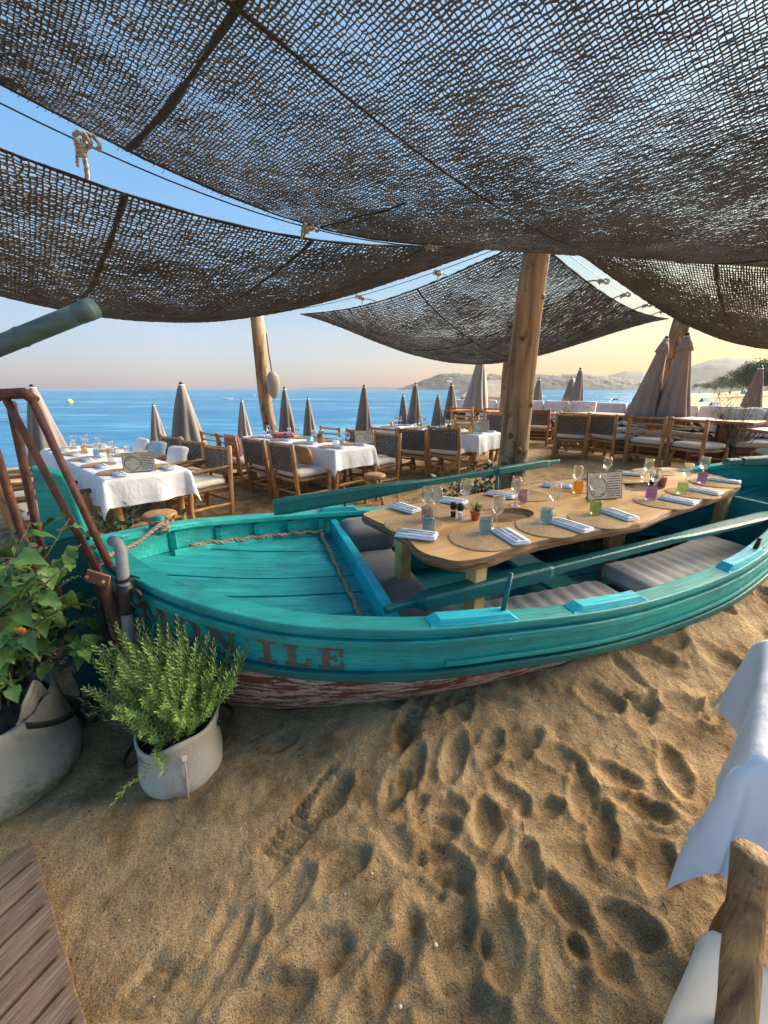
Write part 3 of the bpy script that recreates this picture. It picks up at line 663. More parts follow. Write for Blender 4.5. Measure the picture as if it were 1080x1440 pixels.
# ================================================================== the boat
BO = (BOW.x, BOW.y, 0.0)
boat = thing('fishing_boat', 'old turquoise wooden fishing boat lettered MON ILE, half sunk in the sand', 'boat', BO)
def bpart(mb, name, m, parent=boat, smooth=False, bevel=0.0, label=None):
    o = mb.build(name, m, parent, origin=BO, smooth=smooth, bevel=bevel)
    if label: o['label'] = label
    return o
NT = 72
def tcurve(i, n=NT): return 0.5 - 0.5 * math.cos(PI * i / n)
RUB = 0.21
def shell(d0f, d1f, nd, off, flipnear):
    m = MB()
    for side in (1, -1):
        m.grid(lambda a, b, side=side: hullpt(tcurve(a * NT), d0f(tcurve(a * NT)) * (1 - b) + d1f(tcurve(a * NT)) * b, side, off), NT, nd, flip=((side > 0) == flipnear))
    return m
rub = lambda t: RUB
keel = lambda t: zgf(t) - KEEL
TOPS = bpart(shell(lambda t: 0.0, rub, 4, 0, True), 'topside', M_STRAKE, smooth=True)
bpart(shell(rub, keel, 12, 0, True), 'hull_bottom', M_PEEL, smooth=True, label='red hull bottom with peeling antifouling paint')
bpart(shell(lambda t: 0.0, lambda t: max(0.3, zgf(t) - 0.02), 8, 0.03, False), 'inner_planking', M_AQUA, smooth=True)
def rail(side, t0, t1, d, out0, out1, h0, h1, n=70):
    """rail of rectangular section that follows the sheer"""
    m = MB(); vs = []; fs = []
    for i in range(n + 1):
        t = t0 + (t1 - t0) * i / n
        hb = sect(t, d)
        # local outward normal in plan
        e = 0.01; hb2 = sect(min(1, t + e), d); hb1 = sect(max(0, t - e), d)
        sl = (hb2 - hb1) / (BL * (min(1, t + e) - max(0, t - e)))
        nx = Vector((-sl, 1)).normalized()
        z = zgf(t) - d
        for (o, hh) in ((out0, h0), (out1, h0), (out1, h1), (out0, h1)):
            pe = max(0.0, hb + o * nx.y); vs.append(bp(t * BL + o * nx.x * (1 if hb > 0.05 else 0.2), side * pe, z + hh))
    for i in range(n):
        for k in range(4):
            q = (i * 4 + k, i * 4 + (k + 1) % 4, (i + 1) * 4 + (k + 1) % 4, (i + 1) * 4 + k)
            fs.append(q if side < 0 else q[::-1])
    fs += [(0, 1, 2, 3), (n * 4 + 3, n * 4 + 2, n * 4 + 1, n * 4)]
    return m.add(vs, fs)
GUN = {}
for side in (1, -1):
    GUN[side] = bpart(rail(side, 0.0, 0.995, 0.0, -0.085, 0.022, 0.004, 0.042), 'gunwale', M_TEAL if side > 0 else M_AQUA, bevel=0.008)
    bpart(rail(side, 0.0, 0.995, 0.035, -0.002, 0.026, -0.02, 0.018), 'fender_strip', M_TEAL, parent=GUN[side], bevel=0.006)
    bpart(rail(side, 0.004, 0.995, RUB, 0.002, 0.034, -0.022, 0.020), 'rubbing_strake', M_OAR, bevel=0.008)
    bpart(rail(side, 0.30, 0.97, RUB - 0.055, 0.001, 0.02, -0.012, 0.010), 'lower_moulding', M_TEAL, bevel=0.004)
# ribs along the inside
for side in (1, -1):
    for k in range(19):
        t = 0.06 + k * 0.047
        m = MB(); n = 6; vs = []
        for i in range(n + 1):
            d = 0.012 + (zgf(t) - 0.05) * i / n * 0.93
            for (da, dd) in ((-0.019, 0.029), (0.019, 0.029), (0.019, 0.062), (-0.019, 0.062)):
                vs.append(bp(t * BL + da, side * max(0.0, sect(t, d, dd)), zgf(t) - d))
        fs = [(i * 4 + k2, i * 4 + (k2 + 1) % 4, (i + 1) * 4 + (k2 + 1) % 4, (i + 1) * 4 + k2) for i in range(n) for k2 in range(4)] + [(0, 1, 2, 3)]
        bpart(m.add(vs, fs), 'rib', M_AQUA)
    bpart(rail(side, 0.05, 0.97, 0.15, -0.085, -0.061, -0.03, 0.03), 'riser', M_AQUA, bevel=0.004)
# foredeck planks
DKD = 0.135; T_TH = 0.262
edges = [-0.88, -0.66, -0.44, -0.22, 0.0, 0.22, 0.44, 0.66, 0.88]
for k in range(8):
    a, b_ = edges[k] + 0.007, edges[k + 1] - 0.007
    m = MB(); n = 22; vs = []; fs = []
    t0 = 0.03
    for i in range(n + 1):
        t = t0 + (T_TH - t0) * i / n; w = sect(t, DKD, 0.035)
        lo, hi = max(a, -w), min(b_, w)
        if lo > hi: lo = hi = (w if a > 0 else -w)
        z = zgf(t) - DKD - 0.012 * ((lo + hi) / 2) ** 2
        for (pe_, zz) in ((lo, z), (hi, z), (hi, z - 0.025), (lo, z - 0.025)): vs.append(bp(t * BL, pe_, zz + 0.003 * math.sin(k * 2.3)))
    for i in range(n):
        for q in range(4): fs.append((i * 4 + q, (i + 1) * 4 + q, (i + 1) * 4 + (q + 1) % 4, i * 4 + (q + 1) % 4))
    fs += [(0, 1, 2, 3), (n * 4 + 3, n * 4 + 2, n * 4 + 1, n * 4)]
    o = bpart(m.add(vs, fs), 'deck_plank', M_DECK)
# coaming beam closing the foredeck
w = sect(T_TH, 0.1, 0.05)
m = MB(); n = 12; vs = []; fs = []
for i in range(n + 1):
    pe_ = -w + 2 * w * i / n; z = zgf(T_TH)
    cr = 0.02 * (1 - (pe_ / w) ** 2)
    for (da, zz) in ((0.0, -0.25), (0.055, -0.25), (0.055, -0.02 + cr), (0.0, -0.02 + cr)): vs.append(bp(T_TH * BL + da, pe_, z + zz))
for i in range(n):
    for q in range(4): fs.append((i * 4 + q, (i + 1) * 4 + q, (i + 1) * 4 + (q + 1) % 4, i * 4 + (q + 1) % 4))
bpart(m.add(vs, fs), 'foredeck_coaming', M_CYAN, bevel=0.008)
# stem and its tall head
m = MB(); st = [(-0.045, -0.12), (-0.175, -0.05), (-0.16, 0.30), (-0.13, 0.62), (-0.155, 0.86), (0.0, 0.90), (0.03, 0.84), (0.03, 0.3), (0.02, -0.12)]
m.prism(st, -0.032, 0.032, fn=lambda p: bp(p.x - 0.02, p.z, p.y)); bpart(m, 'stem', M_OAR, bevel=0.008)
m = MB(); st = [(-0.15, 0.865), (-0.12, 1.26), (-0.06, 1.235), (0.0, 1.205), (0.02, 1.14), (0.035, 0.91), (0.012, 0.905)]
m.prism(st, -0.034, 0.034, fn=lambda p: bp(p.x - 0.02, p.z, p.y)); bpart(m, 'stem_head', M_TEAL, bevel=0.012)
# sternpost and after deck
m = MB(); st = [(BL - 0.04, 0.0), (BL + 0.05, 0.0), (BL + 0.09, 1.14), (BL - 0.03, 1.16)]
m.prism(st, -0.032, 0.032, fn=lambda p: bp(p.x, p.z, p.y)); bpart(m, 'sternpost', M_TEAL, bevel=0.008)
for k in range(4):
    m = MB(); n = 14; vs = []; fs = []; t0, t1 = 0.86, 0.985; a, b_ = -0.6 + k * 0.3 + 0.004, -0.3 + k * 0.3 - 0.004
    for i in range(n + 1):
        t = t0 + (t1 - t0) * i / n; wq = sect(t, 0.14, 0.035); lo, hi = max(a, -wq), min(b_, wq)
        if lo > hi: lo = hi = (wq if a > 0 else -wq)
        z = zgf(t0) - 0.12 + (zgf(t) - zgf(t0)) * 0.6
        for (pe_, zz) in ((lo, z), (hi, z), (hi, z - 0.025), (lo, z - 0.025)): vs.append(bp(t * BL, pe_, zz))
    for i in range(n):
        for q in range(4): fs.append((i * 4 + q, (i + 1) * 4 + q, (i + 1) * 4 + (q + 1) % 4, i * 4 + (q + 1) % 4))
    fs += [(0, 1, 2, 3), (n * 4 + 3, n * 4 + 2, n * 4 + 1, n * 4)]
    bpart(m.add(vs, fs), 'after_deck_plank', M_CUSH if False else M_DECK)
wq = sect(0.86, 0.1, 0.04)
bpart(MB().add([bp(0.86 * BL + da, sgn * wq * k, zgf(0.86) + zz) for da in (-0.03, 0.0) for sgn, k in ((-1, 1), (1, 1)) for zz in (-0.45, 0.0)],
               [(0, 1, 3, 2), (4, 6, 7, 5), (1, 5, 7, 3), (0, 2, 6, 4), (0, 4, 5, 1), (2, 3, 7, 6)]), 'after_bulkhead', M_INNER)
# floor boards
for k in range(7):
    a = -0.6 + k * 0.172
    m = MB(); t0, t1 = T_TH + 0.01, 0.855; n = 16; vs = []; fs = []
    for i in range(n + 1):
        t = t0 + (t1 - t0) * i / n; wq = sect(t, zgf(t) - 0.12, 0.06)
        lo, hi = max(a, -wq), min(a + 0.164, wq)
        if lo > hi: lo = hi = (wq if a > 0 else -wq)
        for (pe_, zz) in ((lo, .13), (hi, .13), (hi, .105), (lo, .105)): vs.append(bp(t * BL, pe_, zz + 0.003 * (k % 3)))
    for i in range(n):
        for q in range(4): fs.append((i * 4 + q, (i + 1) * 4 + q, (i + 1) * 4 + (q + 1) % 4, i * 4 + (q + 1) % 4))
    bpart(m.add(vs, fs), 'floor_board', M_INNER)
# side benches and the cross bench behind the foredeck
SEAT = 0.36
def bench(t0, t1, side, wd, z):
    m = MB(); n = 14; vs = []; fs = []
    for i in range(n + 1):
        t = t0 + (t1 - t0) * i / n; w1 = sect(t, zgf(t) - z, 0.07); w0 = max(0.05, w1 - wd)
        for (pe_, zz) in ((w0, z), (w1, z), (w1, z - 0.03), (w0, z - 0.03)): vs.append(bp(t * BL, side * pe_, zz))
    for i in range(n):
        for q in range(4): fs.append((i * 4 + q, (i + 1) * 4 + q, (i + 1) * 4 + (q + 1) % 4, i * 4 + (q + 1) % 4))
    fs += [(0, 1, 2, 3), (n * 4 + 3, n * 4 + 2, n * 4 + 1, n * 4)]
    return m.add(vs, fs)
for side in (1, -1): bpart(bench(0.30, 0.85, side, 0.36, SEAT), 'side_bench', M_INNER)
m = MB(); m.add([bp(T_TH * BL + 0.06 + da, pe_, zz) for da in (0, 0.34) for pe_ in (-0.75, 0.75) for zz in (SEAT - 0.02, SEAT + 0.006)],
                [(0, 1, 3, 2), (4, 6, 7, 5), (1, 5, 7, 3), (0, 2, 6, 4), (0, 4, 5, 1), (2, 3, 7, 6)]); bpart(m, 'thwart', M_INNER)
m = MB(); m.add([bp(0.52 * BL + da, pe_, zz) for da in (0, 0.24) for pe_ in (-0.5, 0.52) for zz in (0.235, 0.27)],
                [(0, 1, 3, 2), (4, 6, 7, 5), (1, 5, 7, 3), (0, 2, 6, 4), (0, 4, 5, 1), (2, 3, 7, 6)]); bpart(m, 'thwart', M_TEAL, bevel=0.005)
# oarlock blocks and thole pins
def block(side, t0, t1):
    m = MB(); n = 10; vs = []; fs = []
    for i in range(n + 1):
        t = t0 + (t1 - t0) * i / n; e = min(i, n - i); hh = 0.075 if e > 0 else 0.046
        w1 = hbf(t) + 0.012; w0 = hbf(t) - 0.072
        for (pe_, zz) in ((w0, 0.0425), (w1, 0.0425), (w1 - 0.01, hh), (w0 + 0.012, hh)): vs.append(bp(t * BL, side * pe_, zgf(t) + zz))
    for i in range(n):
        for q in range(4):
            f = (i * 4 + q, i * 4 + (q + 1) % 4, (i + 1) * 4 + (q + 1) % 4, (i + 1) * 4 + q); fs.append(f if side < 0 else f[::-1])
    fs += [(0, 1, 2, 3), (n * 4 + 3, n * 4 + 2, n * 4 + 1, n * 4)]
    return m.add(vs, fs)
for (side, t0, t1) in ((1, .285, .365), (1, .425, .52), (1, .645, .72), (-1, .245, .31), (-1, .53, .61)):
    bpart(block(side, t0, t1), 'oarlock_block', M_CYAN, parent=GUN[side], bevel=0.005)
def pin(t, side, pe_off, hgt, lean, r=0.012):
    b0 = bp(t * BL, side * (hbf(t) + pe_off), zgf(t) - 0.02); b1 = b0 + Vector((lean[0], lean[1], hgt))
    return MB().tube([b0, b0.lerp(b1, .5), b1], [r, r, r * 0.9], 8)
bpart(pin(.352, 1, -.03, .27, (.035, .02)), 'thole_pin', M_OAR, parent=GUN[1], smooth=True)
bpart(pin(.565, -1, -.03, .33, (-.01, .0)), 'thole_pin', M_OAR, parent=GUN[-1], smooth=True)
bpart(pin(.29, -1, -.03, .26, (-.01, 0)), 'thole_pin', M_OAR, parent=GUN[-1], smooth=True)
bpart(pin(.70, 1, -.03, .16, (.06, .02), 0.014), 'thole_pin', M_BLACK, parent=GUN[1], smooth=True)
p = bp(0.055 * BL, -0.20, zgf(.055) + 0.03); bpart(MB().lathe([(0.028, 0), (0.03, .05), (0.034, .09), (0.03, .105), (0.0, .11)], p, 10), 'mooring_post', M_TEAL, smooth=True)

# lettering along the topside
LET = {
 'I': (0.62, [(.19, .14, .43, .86), (0, 0, .62, .14), (0, .86, .62, 1)], []),
 'L': (0.88, [(.13, .15, .37, .86), (0, .86, .5, 1), (0, 0, .88, .15), (.72, .15, .88, .4)], []),
 'E': (0.90, [(.13, .14, .37, .86), (0, .86, .86, 1), (0, 0, .9, .14), (.37, .44, .56, .57), (.56, .34, .64, .67), (.72, .62, .86, .86), (.75, .14, .9, .38)], []),
 'M': (1.25, [(.10, .13, .24, .87), (.9, .13, 1.13, .87), (0, 0, .36, .13), (.78, 0, 1.25, .13)], [((0, 1), (.40, 1), (.40, .87), (0, .87)), ((.9, 1), (1.25, 1), (1.25, .87), (.9, .87)), ((.24, .87), (.40, .87), (.66, .22), (.56, .05)), ((.56, .05), (.66, .22), (.9, .87), (.8, .87))]),
 'N': (1.05, [(.10, .13, .24, .87), (.80, .2, .93, .87), (0, 0, .36, .13), (.66, .87, 1.05, 1)], [((0, 1), (.36, 1), (.36, .87), (0, .87)), ((.22, .87), (.40, .87), (.93, .2), (.93, 0)), ((.93, 0), (.80, 0), (.22, .62), (.22, .87))]),
}
def letter(ch, t0, hgt, dtop):
    m = MB()
    wd = 0
    def put(x, y, k):
        t = t0 + x * hgt / BL; d = dtop + (1 - y) * hgt
        p = hullpt(t, d, 1); hb_ = sect(t, d)
        nrm = Vector((BNX.x, BNX.y, 0)) - Vector((BAX.x, BAX.y, 0)) * ((sect(t + .01, d) - sect(t - .01, d)) / (.02 * BL))
        return p + nrm.normalized() * (0.004 + 0.0004 * k)
    if ch == 'O':
        n = 28; vs = []; fs = []
        for i in range(n):
            a = 2 * PI * i / n
            vs.append(put(.52 + .5 * math.cos(a), .5 + .52 * math.sin(a), 0)); vs.append(put(.52 + .22 * math.cos(a), .5 + .38 * math.sin(a), 0))
        for i in range(n):
            j = (i + 1) % n; fs.append((2 * i, 2 * j, 2 * j + 1, 2 * i + 1))
        return m.add(vs, fs), 1.05
    wd, rects, polys = LET[ch]
    k = 0
    for (x0, y0, x1, y1) in rects:
        k += 1; m.grid(lambda a, b, k=k: put(x0 + (x1 - x0) * a, y0 + (y1 - y0) * b, k), 3, 3)
    for q in polys:
        k += 1
        m.grid(lambda a, b, k=k: put((q[0][0] * (1 - a) + q[1][0] * a) * (1 - b) + (q[3][0] * (1 - a) + q[2][0] * a) * b, (q[0][1] * (1 - a) + q[1][1] * a) * (1 - b) + (q[3][1] * (1 - a) + q[2][1] * a) * b, k), 3, 6)
    return m, wd
for word, t0, hh in (('MON', .054, .112), ('ILE', .150, .117)):
    t = t0
    for ch in word:
        m, wd = letter(ch, t, hh, 0.066); t += (wd + (.2 if word == 'MON' else .28)) * hh / BL
        bpart(m, 'letter_' + ch.lower(), M_LETTER, parent=TOPS)

# ================================================================== oars, cushions, ropes on the boat
def oar(name, label, A, B, prof, loc):
    """prof: list of (fraction, half width, half height)"""
    t = thing(name, label, 'oar', loc)
    A, B = Vector(A), Vector(B); d = (B - A).normalized(); x = d.cross(Vector((0, 0, 1))).normalized(); y = x.cross(d)
    def piece(f0, f1, pr, nm, m, octa):
        mb = MB(); vs = []; fs = []
        for (f, w, h) in pr:
            c = A.lerp(B, f)
            ring = [(1, .6), (.6, 1), (-.6, 1), (-1, .6), (-1, -.6), (-.6, -1), (.6, -1), (1, -.6)] if octa else [(1, .75), (.75, 1), (-.75, 1), (-1, .75), (-1, -.75), (-.75, -1), (.75, -1), (1, -.75)]
            for (a, b) in ring: vs.append(c + x * a * w + y * b * h)
        n = len(pr)
        for i in range(n - 1):
            for k in range(8): fs.append((i * 8 + k, i * 8 + (k + 1) % 8, (i + 1) * 8 + (k + 1) % 8, (i + 1) * 8 + k))
        fs += [tuple(range(7, -1, -1)), tuple((n - 1) * 8 + k for k in range(8))]
        mb.add(vs, fs).build(nm, m, t, origin=loc)
    piece(0, 1, prof['grip'], 'grip', M_OAR, True); piece(0, 1, prof['loom'], 'loom', M_OAR, False); piece(0, 1, prof['blade'], 'blade', M_OAR, True)
    return t
a0 = at(541, 858, 0.63); b0 = at(1092, 722, 0.72)
oar('oar', 'worn teal oar with squared loom resting along the near gunwale', a0, b0,
    {'grip': [(0, .016, .016), (.004, .018, .018), (.045, .018, .018), (.055, .024, .022)],
     'loom': [(.05, .026, .022), (.062, .045, .036), (.30, .047, .04), (.312, .030, .026), (.62, .026, .024)],
     'blade': [(.62, .027, .024), (.68, .042, .02), (.8, .055, .017), (.97, .06, .014), (1, .055, .01)]}, tuple(a0))
a1 = at(786, 648, 0.86); b1 = at(385, 714, 0.80)
oar('oar', 'dark teal oar lying across the far gunwale in front of the trunk post', a1, b1,
    {'grip': [(0, .014, .014), (.004, .017, .017), (.05, .017, .017), (.06, .024, .022)],
     'loom': [(.055, .026, .022), (.075, .040, .034), (.30, .042, .036), (.32, .028, .026), (.55, .026, .024)],
     'blade': [(.55, .027, .024), (.62, .030, .04), (.72, .018, .055), (.97, .016, .062), (1, .012, .055)]}, tuple(a1))
# a third oar or tiller lying on the stern
a2 = at(1019, 650, 1.0); b2 = a2 + Vector((1.5, .15, .03))
oar('tiller', 'teal tiller bar lying across the stern', a2, b2, {'grip': [(0, .02, .02), (.01, .03, .03), (.1, .03, .03)], 'loom': [(.1, .035, .035), (.5, .045, .045), (.8, .045, .05)], 'blade': [(.8, .045, .05), (.97, .05, .05), (1, .03, .04)]}, tuple(a2))

def boat_cushion(t0, t1, side, wd, z, th, m, label, group='cushions on the boat benches', pleat=True):
    mb = MB(); n = 46; nw = 12
    def fn(a, b):
        t = t0 + (t1 - t0) * a; w1 = sect(t, zgf(t) - z, 0.075); w0 = max(0.04, w1 - wd)
        e = min(a, 1 - a) * (t1 - t0) * BL; edge = 1 - max(0, 1 - e / 0.05) ** 2
        ang = b * 2 * PI
        ca, sa = math.cos(ang), math.sin(ang)
        sq = lambda q: math.copysign(abs(q) ** 0.38, q)
        pe_ = (w0 + w1) / 2 + (w1 - w0) / 2 * sq(ca) * (0.6 + 0.4 * edge)
        zz = z + th / 2 + th / 2 * sq(sa) * edge
        if pleat and sa > 0: zz += 0.006 * math.sin(a * (t1 - t0) * BL * 60 + 2 * math.sin(b * 9)) * edge * sa
        return bp(t * BL, side * pe_, zz)
    mb.grid(fn, n, nw * 2, flip=(side > 0))
    mb.f.append(tuple(j * (n + 1) for j in range(nw * 2))); mb.f.append(tuple(j * (n + 1) + n for j in range(nw * 2))[::-1])
    c = bp((t0 + t1) / 2 * BL, side * 0.5, z)
    o = mb.build('bench_cushion', m, origin=tuple(c), smooth=True); tag(o, label, 'cushion', group)
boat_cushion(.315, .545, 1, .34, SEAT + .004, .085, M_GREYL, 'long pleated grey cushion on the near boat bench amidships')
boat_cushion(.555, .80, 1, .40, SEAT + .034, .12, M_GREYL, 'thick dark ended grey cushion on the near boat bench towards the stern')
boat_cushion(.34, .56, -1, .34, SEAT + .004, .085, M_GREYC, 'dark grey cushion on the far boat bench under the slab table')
m = MB(); c = bp(T_TH * BL + 0.235, 0.04, SEAT + 0.055); m.rbox(c, (0.31, 1.42, 0.085), 0.035, 10, BA, 0.012)
tag(m.build('bench_cushion', M_GREYC, origin=tuple(c), smooth=True), 'narrow dark grey cushion just behind the blue foredeck coaming', 'cushion', 'cushions on the boat benches')
m = MB(); c = bp(T_TH * BL + 0.235, -0.52, SEAT + 0.18); m.rbox(c, (0.36, 0.36, 0.16), 0.04, 8, BA, 0.012)
tag(m.build('bench_cushion', M_GREYC, origin=tuple(c), smooth=True), 'boxy charcoal cushion in the far front corner of the boat', 'cushion', 'cushions on the boat benches')

# ropes
def deckz(t): return zgf(t) - DKD
pts = []
for i in range(26):
    t = .075 + (.25 - .075) * i / 25; pts.append(bp(t * BL, -sect(t, DKD, .085) + .012 * math.sin(i * 1.7), deckz(t) + .028 + .006 * math.sin(i * 2.1)))
for i in range(22):
    f = i / 21; w = sect(.256, DKD, .08); pts.append(bp((.256 - .004) * BL - .03 + .006 * math.sin(i * 2.2), -w + 2 * w * f, deckz(.256) + .022 + .005 * math.sin(i * 1.4)))
tag(MB().rope(pts, .017).build('rope', M_ROPE, origin=tuple(pts[0]), smooth=True), 'long natural rope laid round the edge of the blue foredeck', 'rope')
pm = bp(0.055 * BL, -0.20, zgf(.055) + 0.075); pts = []
for k in range(3):
    for i in range(14):
        a = i / 14 * 2 * PI; pts.append(Vector((pm.x + .042 * math.cos(a), pm.y + .042 * math.sin(a), pm.z + .024 * k - .03 + .02 * i / 14)))
q = at(150, 783, .86)
pts += [pm.lerp(q, .5) + Vector((0, 0, -.02)), q, q + Vector((-.05, -.03, -.05)), q + Vector((-.09, .02, .03)), q + Vector((-.04, .03, .05))]
tag(MB().rope(pts, .013).build('rope', M_ROPE, origin=tuple(pm), smooth=True), 'short mooring rope looped round the post at the bow', 'rope')

# ================================================================== slab table in the boat
TZT = 0.85
TL = [at(u, v, TZT) for u, v in [(510, 722), (560, 712), (640, 699), (730, 684), (800, 674), (860, 664), (915, 659), (940, 657), (990, 664), (1030, 675), (1042, 682), (1020, 692), (980, 706), (940, 719), (910, 732), (880, 739), (830, 747), (770, 758), (720, 772), (680, 784), (645, 789), (620, 785), (590, 775), (565, 752), (540, 738)]]
def smooth_poly(P, n=5):
    out = []; N_ = len(P)
    for i in range(N_):
        p0, p1, p2, p3 = P[i - 1], P[i], P[(i + 1) % N_], P[(i + 2) % N_]
        for k in range(n):
            t = k / n
            out.append(0.5 * ((2 * p1) + (-p0 + p2) * t + (2 * p0 - 5 * p1 + 4 * p2 - p3) * t * t + (-p0 + 3 * p1 - 3 * p2 + p3) * t ** 3))
    return out
poly = smooth_poly(TL); poly = [p + 0.008 * Vector((mnoise.noise(p * 9), mnoise.noise(p * 9 + Vector((5, 0, 0))), 0)) for p in poly]
ctr = sum(TL, Vector()) / len(TL)
TO = (ctr.x, ctr.y, 0.13)
TAN = rad(30)
slabt = thing('slab_table', 'long live edge wooden slab table set inside the boat', 'table', TO)
area = sum(poly[i].x * poly[(i + 1) % len(poly)].y - poly[(i + 1) % len(poly)].x * poly[i].y for i in range(len(poly)))
if area < 0: poly = poly[::-1]
me = bpy.data.meshes.new('table_top'); n = len(poly); vs = []; fs = []
def inset(p, k, z): d = (Vector((ctr.x, ctr.y, p.z)) - p); d.z = 0; q = p + d.normalized() * k; return Vector((q.x, q.y, z))
layers = [(0.006, TZT), (0.0, TZT - 0.008), (-.006, TZT - .03), (0.012, TZT - .058), (.03, TZT - .062)]
for (k, z) in layers:
    for i, p in enumerate(poly): vs.append(inset(p, k + (0.006 * mnoise.noise(p * 30) if 0 < z < TZT - .02 else 0), z) - Vector(TO))
for L_ in range(len(layers) - 1):
    for i in range(n): fs.append((L_ * n + (i + 1) % n, L_ * n + i, (L_ + 1) * n + i, (L_ + 1) * n + (i + 1) % n))
fs.append(tuple(range(n))); fs.append(tuple((len(layers) - 1) * n + i for i in range(n - 1, -1, -1)))
# rotate texture space: build in a frame aligned with the grain
Rz = Matrix.Rotation(-TAN, 3, 'Z')
me.from_pydata([Rz @ v for v in vs], [], fs); me.update()
me.materials.append(M_TABLEW); me.materials.append(M_BARK)
for pl in me.polygons: pl.material_index = 0 if abs(pl.normal.z) > 0.75 and pl.center.z > TZT - .13 - .02 else 1
top = bpy.data.objects.new('table_top', me); COL.objects.link(top); top.parent = slabt; top.rotation_euler = (0, 0, TAN)
# two carved basins, cut with real ellipsoids
cut = MB()
for (u, v, rx, ry) in ((711, 724, .22, .125), (903, 684, .24, .13)):
    c = Rz @ (at(u, v, TZT) - Vector(TO)); c.z = TZT - .13
    prof = [(0, -.045), (.5, -.043), (.8, -.03), (.97, 0.0), (1.02, .06), (0, .06)]
    k = len(cut.v); cut.lathe(prof, (0, 0, 0), 32)
    cut.v[k:] = [(x * rx + c.x, y * ry + c.y, z + c.z) for x, y, z in cut.v[k:]]
co = cut.build('basin_cutter', M_BARK)
bm_ = bmesh.new(); bm_.from_mesh(co.data); bmesh.ops.remove_doubles(bm_, verts=bm_.verts, dist=1e-5); bmesh.ops.recalc_face_normals(bm_, faces=bm_.faces); bm_.to_mesh(co.data); bm_.free()
bm_ = bmesh.new(); bm_.from_mesh(me); bmesh.ops.recalc_face_normals(bm_, faces=bm_.faces); bm_.to_mesh(me); bm_.free()
co.parent = slabt; co.rotation_euler = (0, 0, TAN)
md = top.modifiers.new('basins', 'BOOLEAN'); md.operation = 'DIFFERENCE'; md.object = co; md.solver = 'EXACT'
bpy.context.view_layer.update()
nm = bpy.data.meshes.new_from_object(top.evaluated_get(bpy.context.evaluated_depsgraph_get()))
top.modifiers.clear(); top.data = nm; bpy.data.objects.remove(co)
for (u, v) in ((556, 745), (641, 800), (1026, 694), (925, 672)):
    p = at(u, v, TZT - .06); q = Vector((p.x, p.y, .13)); dd = (Vector((ctr.x, ctr.y, 0)) - Vector((p.x, p.y, 0))).normalized() * (.17 if u == 641 else .05)
    MB().box(((p.x + dd.x), (p.y + dd.y), (TZT - .065 + .13) / 2), (.075, .075, TZT - .065 - .13), TAN).build('leg', M_TABLEW, slabt, origin=TO, bevel=.006)
# carved middle trestle with rounded cut-outs
c0 = at(868, 762, .45); tr = MB()
def tpl(x, z): return Vector((c0.x, c0.y, 0)) + Vector((math.cos(TAN) * x, math.sin(TAN) * x, z))
tn = Vector((-math.sin(TAN), math.cos(TAN), 0))
outl = [(-.11, .133), (.11, .133), (.10, .24), (.055, .30), (.055, .36), (.11, .44), (.12, .55), (.10, TZT - .07), (-.10, TZT - .07), (-.12, .55), (-.11, .44), (-.055, .36), (-.055, .30), (-.10, .24)]
tr.prism([(x, z) for x, z in outl], 0, .05, fn=lambda p: tpl(p.x, p.y) + tn * p.z); tr.build('trestle', M_LOG, slabt, origin=TO, bevel=.006)

# ------------------------------------------------------------------ tableware prototypes
def wine_glass():
    t = thing('wine_glass', '', 'glass')
    pr = [(.032, 0), (.033, .002), (.010, .006), (.0045, .014), (.004, .06), (.006, .082), (.018, .092), (.031, .112), (.036, .135), (.034, .165), (.029, .195), (.0275, .195), (.0325, .165), (.0345, .135), (.0295, .113), (.017, .0945), (.0, .0905)]
    MB().lathe(pr[:6], n=18).build('stem', G_CLEAR, t, smooth=True); MB().lathe([(0.0, .0822)] + pr[5:], n=22).build('bowl', G_CLEAR, t, smooth=True)
    return t
def tumbler(gm):
    return MB().lathe([(0, 0), (.030, 0), (.032, .004), (.0345, .085), (.0335, .0855), (.030, .016), (0, .014)], n=22).build('tumbler', gm, smooth=True)
def placemat():
    m = MB(); prof = [(0.0, .006)]
    for k in range(1, 23): prof += [(.0075 * k - .004, .0068), (.0075 * k, .0060)]
    prof += [(.17, .004), (.169, .0)]
    return m.lathe(prof, n=40, star=lambda a, i: 1 + .006 * math.sin(5 * a) + .004 * math.sin(31 * a)).build('placemat', M_MATJ, smooth=False)
def napkin():
    t = thing('napkin_setting', '', 'napkin')
    m = MB(); m.rbox((0, 0, .007), (.10, .215, .012), .005, 6, wob=.003); m.rbox((.006, -.004, .0165), (.088, .20, .007), .003, 5, wob=.002)
    m.build('napkin', M_NAPK, t, smooth=True)
    f = MB(); f.tube([(-.015, -.09, .022), (-.015, .02, .023), (-.015, .05, .024)], [.0045, .003, .006], 6, flat=.5); f.box((-.019, .075, .024), (.0025, .05, .002)); f.box((-.015, .075, .024), (.0025, .05, .002)); f.box((-.011, .075, .024), (.0025, .05, .002))
    f.build('fork', M_STEEL, t)
    k = MB(); k.tube([(.016, -.095, .022), (.016, .0, .023), (.016, .03, .024), (.016, .10, .023)], [.005, .005, .007, .003], 6, flat=.4); k.build('knife', M_STEEL, t)
    return t
P_WINE = wine_glass(); P_NAP = napkin(); P_MAT = placemat()
P_T = {k: tumbler(g) for k, g in (('blue', G_BLUE), ('green', G_GREEN), ('light green', G_LGREEN), ('purple', G_PURP), ('clear', G_CLEAR), ('amber', G_AMB), ('violet', G_VIOL))}
USED = set()
def place(proto, loc, rz, label, group, cat=None):
    if proto.name not in USED:
        USED.add(proto.name); o = proto; o.location = loc; o.rotation_euler = (0, 0, rz)
    else: o = copy_tree(proto, loc=loc, rz=rz)
    tag(o, label, cat, group); return o
